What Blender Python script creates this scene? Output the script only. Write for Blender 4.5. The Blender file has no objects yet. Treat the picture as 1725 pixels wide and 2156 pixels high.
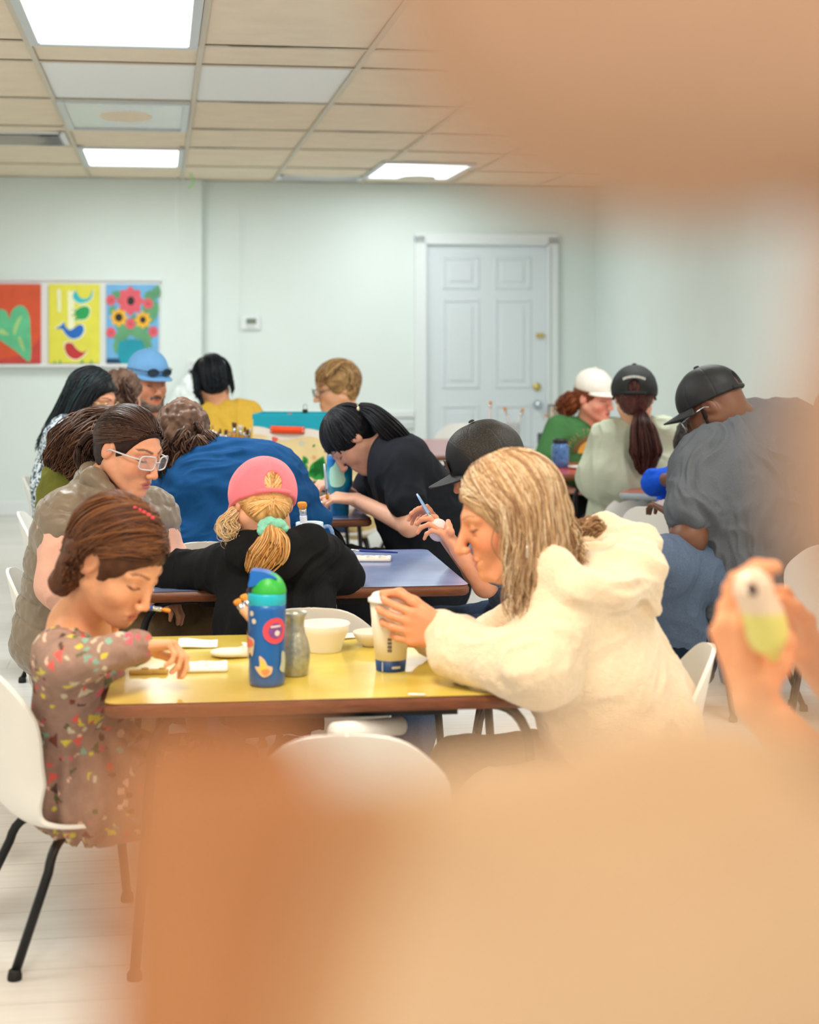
import bpy, bmesh, math, random
import numpy as np
from mathutils import Vector, Matrix
random.seed(7); np.random.seed(7)
SC = bpy.context.scene
COL = SC.collection

# ------------------------------------------------------------------ camera
FPX, HOR, CX, CAMZ = 3500.0, 700.0, 862.5, 1.35
cam = bpy.data.cameras.new('camera'); cam_ob = bpy.data.objects.new('camera', cam); COL.objects.link(cam_ob)
cam_ob.location = (0, 0, CAMZ); cam_ob.rotation_euler = (math.pi/2, 0, 0)
cam.sensor_fit = 'VERTICAL'; cam.sensor_height = 36.0; cam.lens = FPX/2156*36.0
cam.shift_y = -(1078-HOR)/2156
cam.clip_start = 0.02; cam.clip_end = 60
cam.dof.use_dof = True; cam.dof.focus_distance = 4.9; cam.dof.aperture_fstop = 2.9
SC.camera = cam_ob

SC.cycles.max_bounces = 8; SC.cycles.diffuse_bounces = 4; SC.cycles.transparent_max_bounces = 8
# ------------------------------------------------------------------ world, exposure
SC.view_settings.view_transform = 'Standard'; SC.view_settings.look = 'None'
SC.view_settings.gamma = 1.0; SC.view_settings.use_curve_mapping = False
SC.view_settings.exposure = -0.75
W = bpy.data.worlds.new('world'); SC.world = W; W.use_nodes = True
W.node_tree.nodes['Background'].inputs[0].default_value = (0.95, 0.97, 1.0, 1)
W.node_tree.nodes['Background'].inputs[1].default_value = 1.0

YAW = math.atan2(525, 3500.0)
CEIL = 2.5; WALL_Y = 12.71; WALL_X = 3.39; LEFT_X = -4.4
def area(name, loc, size, power, color, rot=(0, 0, 0)):
    l = bpy.data.lights.new(name, 'AREA'); l.shape = 'RECTANGLE'; l.size, l.size_y = size
    l.energy = power; l.color = color
    o = bpy.data.objects.new(name, l); COL.objects.link(o)
    o.location = loc; o.rotation_euler = rot
    return o
def room(x, y, z=0.0):
    c, s = math.cos(YAW), math.sin(YAW)
    return Vector((x*c - y*s, x*s + y*c, z))
def P(px, py, d):
    return Vector(((px-CX)/FPX*d, d, CAMZ-(py-HOR)/FPX*d))
def PZ(px, d, z):
    return Vector(((px-CX)/FPX*d, d, z))

# light of the recessed ceiling lamps (fixtures are built with the ceiling)
WARM, COOL = (1.0, 0.88, 0.74), (0.93, 1.0, 1.0)
# room x, room y, colour, power: seen fixtures first, then unseen ones added for light
CEIL_LAMPS = [
    (-.18, 6.16, COOL, 66), (-.18, 11.0, COOL, 50), (1.8, 11.62, COOL, 26),
    (2.3, 7.6, COOL, 62), (-2.6, 7.8, COOL, 58), (2.3, 4.6, (1.0, .95, .88), 50), (-2.6, 4.0, (1.0, .95, .88), 55),
    (0.0, 2.6, WARM, 80), (2.3, 1.2, WARM, 75), (-2.4, 0.3, WARM, 70), (0.2, -1.6, WARM, 80)]  # unseen lamps around the camera, added as a warm key light
for _i, (_x, _y, _c, _p) in enumerate(CEIL_LAMPS):
    _o = area('ceiling_lamp_light', room(_x, _y, CEIL-0.03), (0.58, 1.05), _p, _c, (0, 0, YAW))

# ------------------------------------------------------------------ helpers: colours and materials
def s2l(c):
    c = np.asarray(c, float)
    return np.where(c <= .04045, c/12.92, ((c+.055)/1.055)**2.4)
def C(r, g, b):
    return tuple(s2l(np.array([r, g, b])/255.0))
_mats = {}
def mat(name, col, rough=.6, noise=0.0, nscale=20.0, bump=0.0, bscale=60.0, metal=0.0, sheen=0.0, sss=0.0,
        attr=False, trans=0.0, emit=0.0, spec=.5, stretch=(1, 1, 1), coat=0.0, alpha=1.0, wave=None, ior=1.45):
    if name in _mats: return _mats[name]
    m = bpy.data.materials.new(name); m.use_nodes = True
    nt = m.node_tree; b = nt.nodes['Principled BSDF']; L = nt.links
    b.inputs['Roughness'].default_value = rough; b.inputs['Metallic'].default_value = metal
    b.inputs['Specular IOR Level'].default_value = spec; b.inputs['IOR'].default_value = ior
    if sheen: b.inputs['Sheen Weight'].default_value = sheen; b.inputs['Sheen Roughness'].default_value = .5
    if sss:
        b.inputs['Subsurface Weight'].default_value = sss; b.inputs['Subsurface Scale'].default_value = .006
        b.inputs['Subsurface Radius'].default_value = (1.0, .35, .2)
    if trans: b.inputs['Transmission Weight'].default_value = trans
    if coat: b.inputs['Coat Weight'].default_value = coat; b.inputs['Coat Roughness'].default_value = .1
    if alpha < 1: b.inputs['Alpha'].default_value = alpha
    tc = nt.nodes.new('ShaderNodeTexCoord'); mp = nt.nodes.new('ShaderNodeMapping')
    L.new(tc.outputs['Object'], mp.inputs[0]); mp.inputs['Scale'].default_value = stretch
    src = None
    if attr:
        a = nt.nodes.new('ShaderNodeAttribute'); a.attribute_name = 'Col'; src = a.outputs['Color']
    else:
        r = nt.nodes.new('ShaderNodeRGB'); r.outputs[0].default_value = (*col, 1); src = r.outputs[0]
    if noise:
        n = nt.nodes.new('ShaderNodeTexNoise'); n.inputs['Scale'].default_value = nscale; n.inputs['Detail'].default_value = 4
        L.new(mp.outputs[0], n.inputs['Vector'])
        mr = nt.nodes.new('ShaderNodeMapRange'); mr.inputs['From Min'].default_value = .25; mr.inputs['From Max'].default_value = .75
        mr.inputs['To Min'].default_value = 1-noise; mr.inputs['To Max'].default_value = 1+noise
        L.new(n.outputs['Fac'], mr.inputs[0])
        mx = nt.nodes.new('ShaderNodeVectorMath'); mx.operation = 'SCALE'
        L.new(src, mx.inputs[0]); L.new(mr.outputs[0], mx.inputs['Scale']); src = mx.outputs[0]
    L.new(src, b.inputs['Base Color'])
    if emit:
        L.new(src, b.inputs['Emission Color']); b.inputs['Emission Strength'].default_value = emit
    if bump:
        n2 = nt.nodes.new('ShaderNodeTexNoise'); n2.inputs['Scale'].default_value = bscale; n2.inputs['Detail'].default_value = 3
        L.new(mp.outputs[0], n2.inputs['Vector'])
        bp = nt.nodes.new('ShaderNodeBump'); bp.inputs['Strength'].default_value = bump; bp.inputs['Distance'].default_value = .004
        L.new(n2.outputs['Fac'], bp.inputs['Height']); L.new(bp.outputs[0], b.inputs['Normal'])
    _mats[name] = m
    return m

# ------------------------------------------------------------------ helpers: objects
def tag(o, label=None, cat=None, group=None, kind=None):
    if label: o['label'] = label
    if cat: o['category'] = cat
    if group: o['group'] = group
    if kind: o['kind'] = kind
    return o
def thing(name, label, cat, loc=(0, 0, 0), rz=0.0, group=None):
    o = bpy.data.objects.new(name, None); COL.objects.link(o); o.empty_display_size = .1
    o.location = loc; o.rotation_euler = (0, 0, rz)
    return tag(o, label, cat, group)
def link(name, me, m=None, parent=None, smooth=True, loc=None, rz=None):
    if m is not None:
        for q in (m if isinstance(m, (list, tuple)) else [m]): me.materials.append(q)
    if smooth and len(me.polygons): me.polygons.foreach_set('use_smooth', np.ones(len(me.polygons), bool))
    o = bpy.data.objects.new(name, me); COL.objects.link(o)
    if parent is not None: o.parent = parent
    if loc is not None: o.location = loc
    if rz is not None: o.rotation_euler = (0, 0, rz)
    return o
def world_child(o, parent):
    """keep world-space vertices although the parent Empty stands elsewhere"""
    o.parent = parent
    o.matrix_parent_inverse = (Matrix.Translation(parent.location) @ Matrix.Rotation(parent.rotation_euler[2], 4, 'Z')).inverted()
    return o
def from_bm(bm, name='mesh', smooth_angle=None):
    me = bpy.data.meshes.new(name); bm.to_mesh(me); bm.free()
    return me
class MB:
    """collects shapes into one mesh; every face may carry a material index"""
    def __init__(s): s.v = []; s.f = []; s.mi = []; s.sm = []
    def add(s, vs, fs, mi=0, sm=True):
        o = len(s.v); s.v += [tuple(v) for v in vs]
        s.f += [tuple(i+o for i in f) for f in fs]; s.mi += [mi]*len(fs); s.sm += [sm]*len(fs)
        return s
    def box(s, c, size, mi=0, rz=0.0, M=None, bev=0.0, seg=2):
        bm = bmesh.new(); bmesh.ops.create_cube(bm, size=1.0)
        for v in bm.verts: v.co = Vector((v.co.x*size[0], v.co.y*size[1], v.co.z*size[2]))
        if bev: bmesh.ops.bevel(bm, geom=bm.edges[:], offset=bev, segments=seg, affect='EDGES', profile=.5)
        T = Matrix.Translation(c) @ (M if M is not None else Matrix.Rotation(rz, 4, 'Z'))
        bm.verts.ensure_lookup_table()
        s.add([T @ v.co for v in bm.verts], [[v.index for v in f.verts] for f in bm.faces], mi, False); bm.free(); return s
    def tube(s, pts, rad, seg=8, mi=0, cap=True, closed=False):
        pts = [Vector(p) for p in pts]; n = len(pts)
        rs = rad if isinstance(rad, (list, tuple, np.ndarray)) else [rad]*n
        vs = []; up = None
        for i, p in enumerate(pts):
            if closed: t = (pts[(i+1) % n]-pts[i-1])
            else: t = (pts[min(i+1, n-1)]-pts[max(i-1, 0)])
            t = t.normalized() if t.length > 1e-9 else Vector((0, 0, 1))
            if up is None:
                up = t.orthogonal().normalized()
            up = (up - t*up.dot(t)); up = up.normalized() if up.length > 1e-6 else t.orthogonal().normalized()
            sd = t.cross(up)
            for k in range(seg):
                a = 2*math.pi*k/seg
                vs.append(p + (up*math.cos(a) + sd*math.sin(a))*rs[i])
        fs = []
        for i in range(n if closed else n-1):
            j = (i+1) % n
            for k in range(seg):
                fs.append((i*seg+k, i*seg+(k+1) % seg, j*seg+(k+1) % seg, j*seg+k))
        if cap and not closed:
            fs.append(tuple(range(seg))[::-1]); fs.append(tuple((n-1)*seg+k for k in range(seg)))
        return s.add(vs, fs, mi)
    def lathe(s, prof, c=(0, 0, 0), seg=32, mi=0, sx=1.0, sy=1.0, M=None):
        vs = []; n = len(prof); c = Vector(c)
        for r, z in prof:
            for k in range(seg):
                a = 2*math.pi*k/seg
                p = Vector((r*sx*math.cos(a), r*sy*math.sin(a), z))
                vs.append((M @ p if M is not None else p) + c)
        fs = []
        for i in range(n-1):
            for k in range(seg):
                fs.append((i*seg+k, i*seg+(k+1) % seg, (i+1)*seg+(k+1) % seg, (i+1)*seg+k))
        if prof[0][0] > 1e-5: fs.append(tuple(range(seg))[::-1])
        if prof[-1][0] > 1e-5: fs.append(tuple((n-1)*seg+k for k in range(seg)))
        return s.add(vs, fs, mi)
    def prism(s, poly, z0, z1, mi=0, M=None):
        n = len(poly); M = M or Matrix()
        vs = [M @ Vector((x, y, z0)) for x, y in poly] + [M @ Vector((x, y, z1)) for x, y in poly]
        fs = [tuple(range(n))[::-1], tuple(range(n, 2*n))] + [(i, (i+1) % n, n+(i+1) % n, n+i) for i in range(n)]
        return s.add(vs, fs, mi, False)
    def grid(s, fn, nu, nv, mi=0, wrap=False):
        vs = [fn(u/(nu if wrap else nu-1), v/(nv-1)) for v in range(nv) for u in range(nu)]
        fs = []
        for v in range(nv-1):
            for u in range(nu if wrap else nu-1):
                fs.append((v*nu+u, v*nu+(u+1) % nu, (v+1)*nu+(u+1) % nu, (v+1)*nu+u))
        return s.add(vs, fs, mi)
    def mesh(s, name='mesh'):
        me = bpy.data.meshes.new(name); me.from_pydata(s.v, [], s.f); me.update()
        me.polygons.foreach_set('material_index', s.mi); me.polygons.foreach_set('use_smooth', s.sm)
        return me
    def build(s, name, m, parent=None, loc=None, rz=None, mods=None):
        me = s.mesh(name)
        for q in (m if isinstance(m, (list, tuple)) else [m]): me.materials.append(q)
        o = bpy.data.objects.new(name, me); COL.objects.link(o)
        if parent is not None: o.parent = parent
        if loc is not None: o.location = loc
        if rz is not None: o.rotation_euler = (0, 0, rz)
        return o
def copy_tree(o, parent=None):
    c = o.copy(); COL.objects.link(c)
    if parent is not None: c.parent = parent
    for ch in list(o.children): copy_tree(ch, c)
    return c
def text_mesh(body, size, name='lettering', depth=.0008, res=3, font_bold=False, offset=0.0):
    cu = bpy.data.curves.new(name, 'FONT'); cu.body = body; cu.size = size; cu.extrude = depth; cu.align_x = 'CENTER'; cu.align_y = 'CENTER'
    cu.resolution_u = res; cu.offset = offset
    o = bpy.data.objects.new(name, cu); COL.objects.link(o)
    dg = bpy.context.evaluated_depsgraph_get(); me = bpy.data.meshes.new_from_object(o.evaluated_get(dg))
    bpy.data.objects.remove(o); bpy.data.curves.remove(cu)
    return me
def arc_pts(p0, p1, p2, n=8):
    p0, p1, p2 = Vector(p0), Vector(p1), Vector(p2)
    return [p0*(1-t)**2 + p1*2*t*(1-t) + p2*t*t for t in [i/(n-1) for i in range(n)]]
def smooth_path(pts, n=6):
    """Catmull-Rom through the points"""
    pts = [Vector(p) for p in pts]; out = []
    for i in range(len(pts)-1):
        a = pts[max(i-1, 0)]; b = pts[i]; c = pts[i+1]; d = pts[min(i+2, len(pts)-1)]
        for k in range(n):
            t = k/n
            out.append(.5*((2*b) + (c-a)*t + (2*a-5*b+4*c-d)*t*t + (3*b-a-3*c+d)*t**3))
    out.append(pts[-1]); return out

# ------------------------------------------------------------------ signed-distance modelling (sparse surface nets)
def V3(p): return np.array([p[0], p[1], p[2]], float)
SDF_DEBUG = False
class SDF:
    def __init__(s): s.p = []
    def cone(s, a, b, r1, r2=None, k=.02, op='+', flat=None, fs=1.0):
        a, b = V3(a), V3(b); r2 = r1 if r2 is None else r2; R = max(r1, r2)
        lo = np.minimum(a, b)-R*max(1, fs); hi = np.maximum(a, b)+R*max(1, fs)
        s.p.append(dict(t='c', a=a, b=b, r1=r1, r2=r2, k=k, op=op, lo=lo, hi=hi, n=None if flat is None else V3(flat)/np.linalg.norm(V3(flat)), fs=fs)); return s
    def chain(s, pts, rs, k=.02, op='+', flat=None, fs=1.0):
        for i in range(len(pts)-1): s.cone(pts[i], pts[i+1], rs[i], rs[i+1], k, op, flat, fs)
        return s
    def ell(s, c, r, M=None, k=.02, op='+'):
        c = V3(c); r = np.array(r, float) if np.ndim(r) else np.array([r]*3, float)
        M = np.eye(3) if M is None else np.array(M, float)   # rows: local axes in world
        ext = np.sqrt(((M*r[:, None])**2).sum(0))
        s.p.append(dict(t='e', c=c, r=r, M=M, k=k, op=op, lo=c-ext, hi=c+ext)); return s
    def box(s, c, h, M=None, rd=.005, k=.01, op='+'):
        c = V3(c); h = np.array(h, float); M = np.eye(3) if M is None else np.array(M, float)
        ext = (np.abs(M)*h[:, None]).sum(0)+rd
        s.p.append(dict(t='b', c=c, h=h, M=M, rd=rd, k=k, op=op, lo=c-ext, hi=c+ext)); return s
    def half(s, c, n, k=.01, op='-'):
        n = V3(n); n = n/np.linalg.norm(n)
        s.p.append(dict(t='h', c=V3(c), n=n, k=k, op=op, lo=np.full(3, -1e3), hi=np.full(3, 1e3))); return s
def _dist(q, P):
    if q['t'] == 'c':
        ab = q['b']-q['a']; L2 = max(ab@ab, 1e-12); v = P-q['a']
        if q['n'] is not None:
            v = v + np.multiply.outer((v@q['n']), q['n'])*(1/q['fs']-1)
            ab = ab + (ab@q['n'])*q['n']*(1/q['fs']-1); L2 = max(ab@ab, 1e-12)
        t = np.clip((v@ab)/L2, 0, 1)
        d = v - t[..., None]*ab
        return np.sqrt((d*d).sum(-1)) - (q['r1']+(q['r2']-q['r1'])*t)
    if q['t'] == 'e':
        v = (P-q['c'])@q['M'].T
        k0 = np.sqrt(((v/q['r'])**2).sum(-1)); k1 = np.sqrt(((v/q['r']**2)**2).sum(-1))
        return k0*(k0-1)/np.maximum(k1, 1e-6)
    if q['t'] == 'b':
        v = np.abs((P-q['c'])@q['M'].T)-q['h']
        return np.sqrt((np.maximum(v, 0)**2).sum(-1)) + np.minimum(v.max(-1), 0) - q['rd']
    if q['t'] == 'h':
        return -((P-q['c'])@q['n'])
def _comb(f, d, q):
    k = q['k']
    if q['op'] == '+':
        h = np.clip(.5+.5*(f-d)/k, 0, 1); return f*(1-h)+d*h-k*h*(1-h)
    h = np.clip(.5-.5*(f+d)/k, 0, 1); return f*(1-h)+(-d)*h+k*h*(1-h)
def sdf_arrays(S, h):
    prims = S.p; B = 8; bs = B*h
    lo = np.min([q['lo'] for q in prims if q['op'] == '+'], 0)-2*bs
    hi = np.max([q['hi'] for q in prims if q['op'] == '+'], 0)+2*bs
    nb = np.ceil((hi-lo)/bs).astype(int)+1
    keys = []
    for q in prims:
        if q['op'] != '+': continue
        i0 = np.floor((q['lo']-q['k']-h*2-lo)/bs).astype(int); i1 = np.floor((q['hi']+q['k']+h*2-lo)/bs).astype(int)
        i0 = np.maximum(i0, 0); i1 = np.minimum(i1, nb-1)
        g = np.stack(np.meshgrid(*[np.arange(i0[a], i1[a]+1) for a in range(3)], indexing='ij'), -1).reshape(-1, 3)
        keys.append((g[:, 0]*nb[1]+g[:, 1])*nb[2]+g[:, 2])
    keys = np.unique(np.concatenate(keys))
    bi = np.stack([keys//(nb[1]*nb[2]), (keys//nb[2]) % nb[1], keys % nb[2]], -1)
    cen = lo+(bi+.5)*bs
    f = np.full(len(cen), 1.0)
    for q in prims: f = _comb(f, _dist(q, cen), q)
    act = np.abs(f) < bs*1.3
    bi, cen = bi[act], cen[act]
    n = len(bi)
    g9 = np.stack(np.meshgrid(*[np.arange(9)]*3, indexing='ij'), -1)
    org = lo+bi*bs
    val = np.full((n, 9, 9, 9), 1.0, np.float32)
    half = bs*.5
    CH = 3000; kmax = max(q['k'] for q in prims)
    for q in prims:
        pad = 1.6*kmax+2*h+.025
        m = np.all((cen+half+pad > q['lo']) & (cen-half-pad < q['hi']), 1)
        idx = np.nonzero(m)[0]
        for c0 in range(0, len(idx), CH):
            ii = idx[c0:c0+CH]
            pts = (org[ii][:, None, None, None, :]+g9*h)
            val[ii] = _comb(val[ii], _dist(q, pts), q)
    ins = val < 0
    cs = [(i, j, k) for i in (0, 1) for j in (0, 1) for k in (0, 1)]
    cnt = sum(ins[:, i:8+i, j:8+j, k:8+k].astype(np.int8) for i, j, k in cs)
    ci = np.argwhere((cnt > 0) & (cnt < 8))
    b_, x_, y_, z_ = ci.T
    cv = np.stack([val[b_, x_+i, y_+j, z_+k] for i, j, k in cs], 1).astype(float)
    acc = np.zeros((len(ci), 3)); num = np.zeros(len(ci))
    for a in range(8):
        for b in range(a+1, 8):
            da = np.array(cs[b])-np.array(cs[a])
            if np.abs(da).sum() != 1: continue
            va, vb = cv[:, a], cv[:, b]; m = (va < 0) != (vb < 0)
            t = np.where(m, va/np.where(m, va-vb, 1), 0)
            acc += np.where(m[:, None], np.array(cs[a])+t[:, None]*da, 0); num += m
    loc = acc/np.maximum(num, 1)[:, None]
    gi = bi[b_]*8+ci[:, 1:]
    verts = lo+(gi+loc)*h
    N = nb*8+2
    def key(g): return (g[..., 0]*N[1]+g[..., 1])*N[2]+g[..., 2]
    kk = key(gi); order = np.argsort(kk); ks = kk[order]
    faces = []
    for ax in range(3):
        sl0 = [slice(0, 8)]*3; sl1 = [slice(0, 8)]*3; sl1[ax] = slice(1, 9)
        A = ins[(slice(None), *sl0)]; Bm = ins[(slice(None), *sl1)]
        e = np.argwhere(A != Bm)
        if not len(e): continue
        g = bi[e[:, 0]]*8+e[:, 1:]
        sgn = A[e[:, 0], e[:, 1], e[:, 2], e[:, 3]]
        u, w = [(1, 2), (2, 0), (0, 1)][ax]
        offs = [(0, 0), (1, 0), (1, 1), (0, 1)]
        cols = []; ok = np.ones(len(g), bool)
        for du, dw in offs:
            gg = g.copy(); gg[:, u] -= du; gg[:, w] -= dw
            kx = key(gg); pos = np.searchsorted(ks, kx); pos = np.minimum(pos, len(ks)-1)
            ok &= ks[pos] == kx; cols.append(order[pos])
        fq = np.stack(cols, 1)
        fq[~sgn] = fq[~sgn][:, ::-1]
        if SDF_DEBUG and (~ok).any(): print('MISSING FACES', (~ok).sum())
        faces.append(fq[ok])
    return verts, np.concatenate(faces)
def vnoise(p, seed=0):
    """value noise in numpy, about -1..1"""
    i = np.floor(p).astype(np.int64); f = p-i; f = f*f*(3-2*f); out = np.zeros(len(p))
    for dx in (0, 1):
        for dy in (0, 1):
            for dz in (0, 1):
                hsh = ((i[:, 0]+dx)*374761393+(i[:, 1]+dy)*668265263+(i[:, 2]+dz)*2147483647+seed*974634541) & 0xffffffff
                hsh = ((hsh ^ (hsh >> 13))*1274126177) & 0xffffffff
                hv = ((hsh ^ (hsh >> 16)) & 0xffff)/32767.5-1
                w = (f[:, 0] if dx else 1-f[:, 0])*(f[:, 1] if dy else 1-f[:, 1])*(f[:, 2] if dz else 1-f[:, 2])
                out += w*hv
    return out
def np_mesh(verts, faces, name='mesh', cols=None, smooth=True):
    me = bpy.data.meshes.new(name); nv, nf = len(verts), len(faces); w = faces.shape[1]
    me.vertices.add(nv); me.vertices.foreach_set('co', np.ascontiguousarray(verts, np.float32).ravel())
    me.loops.add(nf*w); me.loops.foreach_set('vertex_index', np.ascontiguousarray(faces, np.int32).ravel())
    me.polygons.add(nf); me.polygons.foreach_set('loop_start', np.arange(0, nf*w, w, dtype=np.int32))
    me.update(calc_edges=True); me.validate()
    me.polygons.foreach_set('use_smooth', np.ones(len(me.polygons), bool))
    if cols is not None and len(me.vertices) == nv:
        a = me.color_attributes.new('Col', 'FLOAT_COLOR', 'POINT')
        a.data.foreach_set('color', np.concatenate([cols, np.ones((nv, 1))], 1).astype(np.float32).ravel())
    return me
def vnormals(verts, faces):
    a = verts[faces[:, 2]]-verts[faces[:, 0]]; b = verts[faces[:, 3]]-verts[faces[:, 1]]
    fn = np.cross(a, b); n = np.zeros_like(verts)
    for k in range(4): np.add.at(n, faces[:, k], fn)
    return n/np.maximum(np.linalg.norm(n, axis=1), 1e-9)[:, None]
def sdf_obj(S, h, name, m, parent=None, disp=None, paint=None, base=None):
    """disp(verts, normals)->offset along the normal; paint: list of (centre, M rows, radii, colour, soft, strength)"""
    v, f = sdf_arrays(S, h)
    n = None
    if disp is not None:
        n = vnormals(v, f); v = v+n*disp(v, n)[:, None]
    cols = None
    if base is not None:
        cols = base(v) if callable(base) else np.tile(np.array(base, float), (len(v), 1))
        for (c, M, r, col, soft, st) in (paint or []):
            q = np.sqrt(((((v-V3(c))@np.array(M).T)/np.array(r))**2).sum(1))
            w = np.clip((1-q)/max(soft, 1e-3), 0, 1)*st
            cols = cols*(1-w[:, None])+np.array(col)*w[:, None]
    me = np_mesh(v, f, name, cols)
    if m is not None: me.materials.append(m)
    o = bpy.data.objects.new(name, me); COL.objects.link(o)
    if parent is not None: world_child(o, parent)
    return o
def strands_obj(name, lines, rads, cols, m, parent=None, seg=4):
    """many thin hair locks in one mesh; lines (n,k,3), rads (n,k), cols (n,3)"""
    L = np.asarray(lines, float); n, k, _ = L.shape
    t = np.gradient(L, axis=1); t /= np.maximum(np.linalg.norm(t, axis=2, keepdims=True), 1e-9)
    ref = np.where(np.abs(t[..., 2:3]) > .9, np.array([1., 0, 0]), np.array([0, 0, 1.]))
    s = np.cross(t, ref); s /= np.maximum(np.linalg.norm(s, axis=2, keepdims=True), 1e-9)
    u = np.cross(s, t)
    a = np.arange(seg)*2*math.pi/seg
    V = L[:, :, None, :]+np.asarray(rads)[:, :, None, None]*(s[:, :, None, :]*np.cos(a)[None, None, :, None]+u[:, :, None, :]*np.sin(a)[None, None, :, None])
    base = (np.arange(n)*k*seg)[:, None, None]
    i = np.arange(k-1)[None, :, None]; j = np.arange(seg)[None, None, :]; j2 = (j+1) % seg
    F = np.stack(np.broadcast_arrays(base+i*seg+j, base+i*seg+j2, base+(i+1)*seg+j2, base+(i+1)*seg+j), -1).reshape(-1, 4)
    cc = np.repeat(np.asarray(cols), k*seg, axis=0)
    me = np_mesh(V.reshape(-1, 3), F, name, cc)
    me.materials.append(m)
    o = bpy.data.objects.new(name, me); COL.objects.link(o)
    if parent is not None: world_child(o, parent)
    return o
# ================================================================== the setting
def rot_room(o):
    o.rotation_euler = (0, 0, YAW); return o
M_WALL = mat('wall_paint', C(224, 234, 231), .75, noise=.015, nscale=3, bump=.02, bscale=120)
M_TRIM = mat('white_trim', C(228, 234, 236), .5)
M_DOOR = mat('door_paint', C(218, 227, 232), .45)
M_TILE = mat('old_ceiling_tile', C(240, 224, 199), .9, noise=.05, nscale=6, bump=.15, bscale=180)
M_TILEW = mat('new_ceiling_tile', C(246, 249, 247), .9, noise=.02, nscale=200, bump=.15, bscale=200)
M_GRID = mat('ceiling_grid_metal', C(214, 205, 186), .6)
M_DARK = mat('dark_gap', C(58, 48, 40), .9)

def floor_material():
    m = bpy.data.materials.new('plank_floor'); m.use_nodes = True; nt = m.node_tree; L = nt.links; b = nt.nodes['Principled BSDF']
    tc = nt.nodes.new('ShaderNodeTexCoord'); br = nt.nodes.new('ShaderNodeTexBrick')
    L.new(tc.outputs['Object'], br.inputs['Vector'])
    br.inputs['Scale'].default_value = 1.0; br.inputs['Brick Width'].default_value = 1.22; br.inputs['Row Height'].default_value = .18
    br.inputs['Mortar Size'].default_value = .0018
    br.inputs['Color1'].default_value = (*C(214, 212, 207), 1); br.inputs['Color2'].default_value = (*C(205, 202, 197), 1); br.inputs['Mortar'].default_value = (*C(176, 170, 162), 1)
    mp = nt.nodes.new('ShaderNodeMapping'); mp.inputs['Scale'].default_value = (1.2, 22, 1); L.new(tc.outputs['Object'], mp.inputs[0])
    n = nt.nodes.new('ShaderNodeTexNoise'); n.inputs['Scale'].default_value = 2.2; n.inputs['Detail'].default_value = 6; L.new(mp.outputs[0], n.inputs['Vector'])
    mr = nt.nodes.new('ShaderNodeMapRange'); mr.inputs['From Min'].default_value = .3; mr.inputs['From Max'].default_value = .7
    mr.inputs['To Min'].default_value = .93; mr.inputs['To Max'].default_value = 1.05; L.new(n.outputs['Fac'], mr.inputs[0])
    mx = nt.nodes.new('ShaderNodeVectorMath'); mx.operation = 'SCALE'; L.new(br.outputs['Color'], mx.inputs[0]); L.new(mr.outputs[0], mx.inputs['Scale'])
    L.new(mx.outputs[0], b.inputs['Base Color']); b.inputs['Roughness'].default_value = .38
    return m
FY0 = -3.2
fl = MB().box((-.5, (WALL_Y+FY0)/2, -.05), (7.9, WALL_Y-FY0+.2, .1)).build('floor', floor_material()); rot_room(fl); tag(fl, kind='structure')
wb = MB().box(((LEFT_X+WALL_X)/2, WALL_Y+.06, CEIL/2), (WALL_X-LEFT_X+.2, .12, CEIL+.1))
wb.box(((LEFT_X+.31)/2, WALL_Y-.06, CEIL/2), (.31-LEFT_X, .12, CEIL))
o = wb.build('wall_back', M_WALL); rot_room(o); tag(o, kind='structure')
o = MB().box((WALL_X+.06, (WALL_Y+FY0)/2, CEIL/2), (.12, WALL_Y-FY0, CEIL+.1)).build('wall_right', M_WALL); rot_room(o); tag(o, kind='structure')
o = MB().box((LEFT_X-.06, (WALL_Y+FY0)/2, CEIL/2), (.12, WALL_Y-FY0, CEIL+.1)).build('wall_left', M_WALL); rot_room(o); tag(o, kind='structure')
# baseboards, chair rail, corner trim
o = MB().box(((LEFT_X+.31)/2, WALL_Y-.13, .05), (.31-LEFT_X, .02, .1), bev=.004).box((1.12, WALL_Y-.01, .05), (1.6, .02, .1), bev=.004).build('baseboard_back', M_TRIM); rot_room(o); tag(o, kind='structure')
o = MB().box((WALL_X-.01, 5, .05), (.02, 15, .1), bev=.004).build('baseboard_right', M_TRIM); rot_room(o); tag(o, kind='structure')
m = MB()
for z, t, h in ((.72, .035, .05), (.665, .018, .05), (.625, .024, .018)):
    m.box((1.13, WALL_Y-t/2, z), (1.62, t, h), bev=.004); m.box((WALL_X-t/2, 6, z), (t, 13, h), bev=.004)
o = m.build('trim_1', M_TRIM); rot_room(o); tag(o, kind='structure')
o = MB().box((.325, WALL_Y-.012, CEIL/2), (.03, .024, CEIL)).box((.62, WALL_Y-.003, CEIL/2), (.02, .006, CEIL)).build('trim_2', M_WALL); rot_room(o); tag(o, kind='structure')
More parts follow.
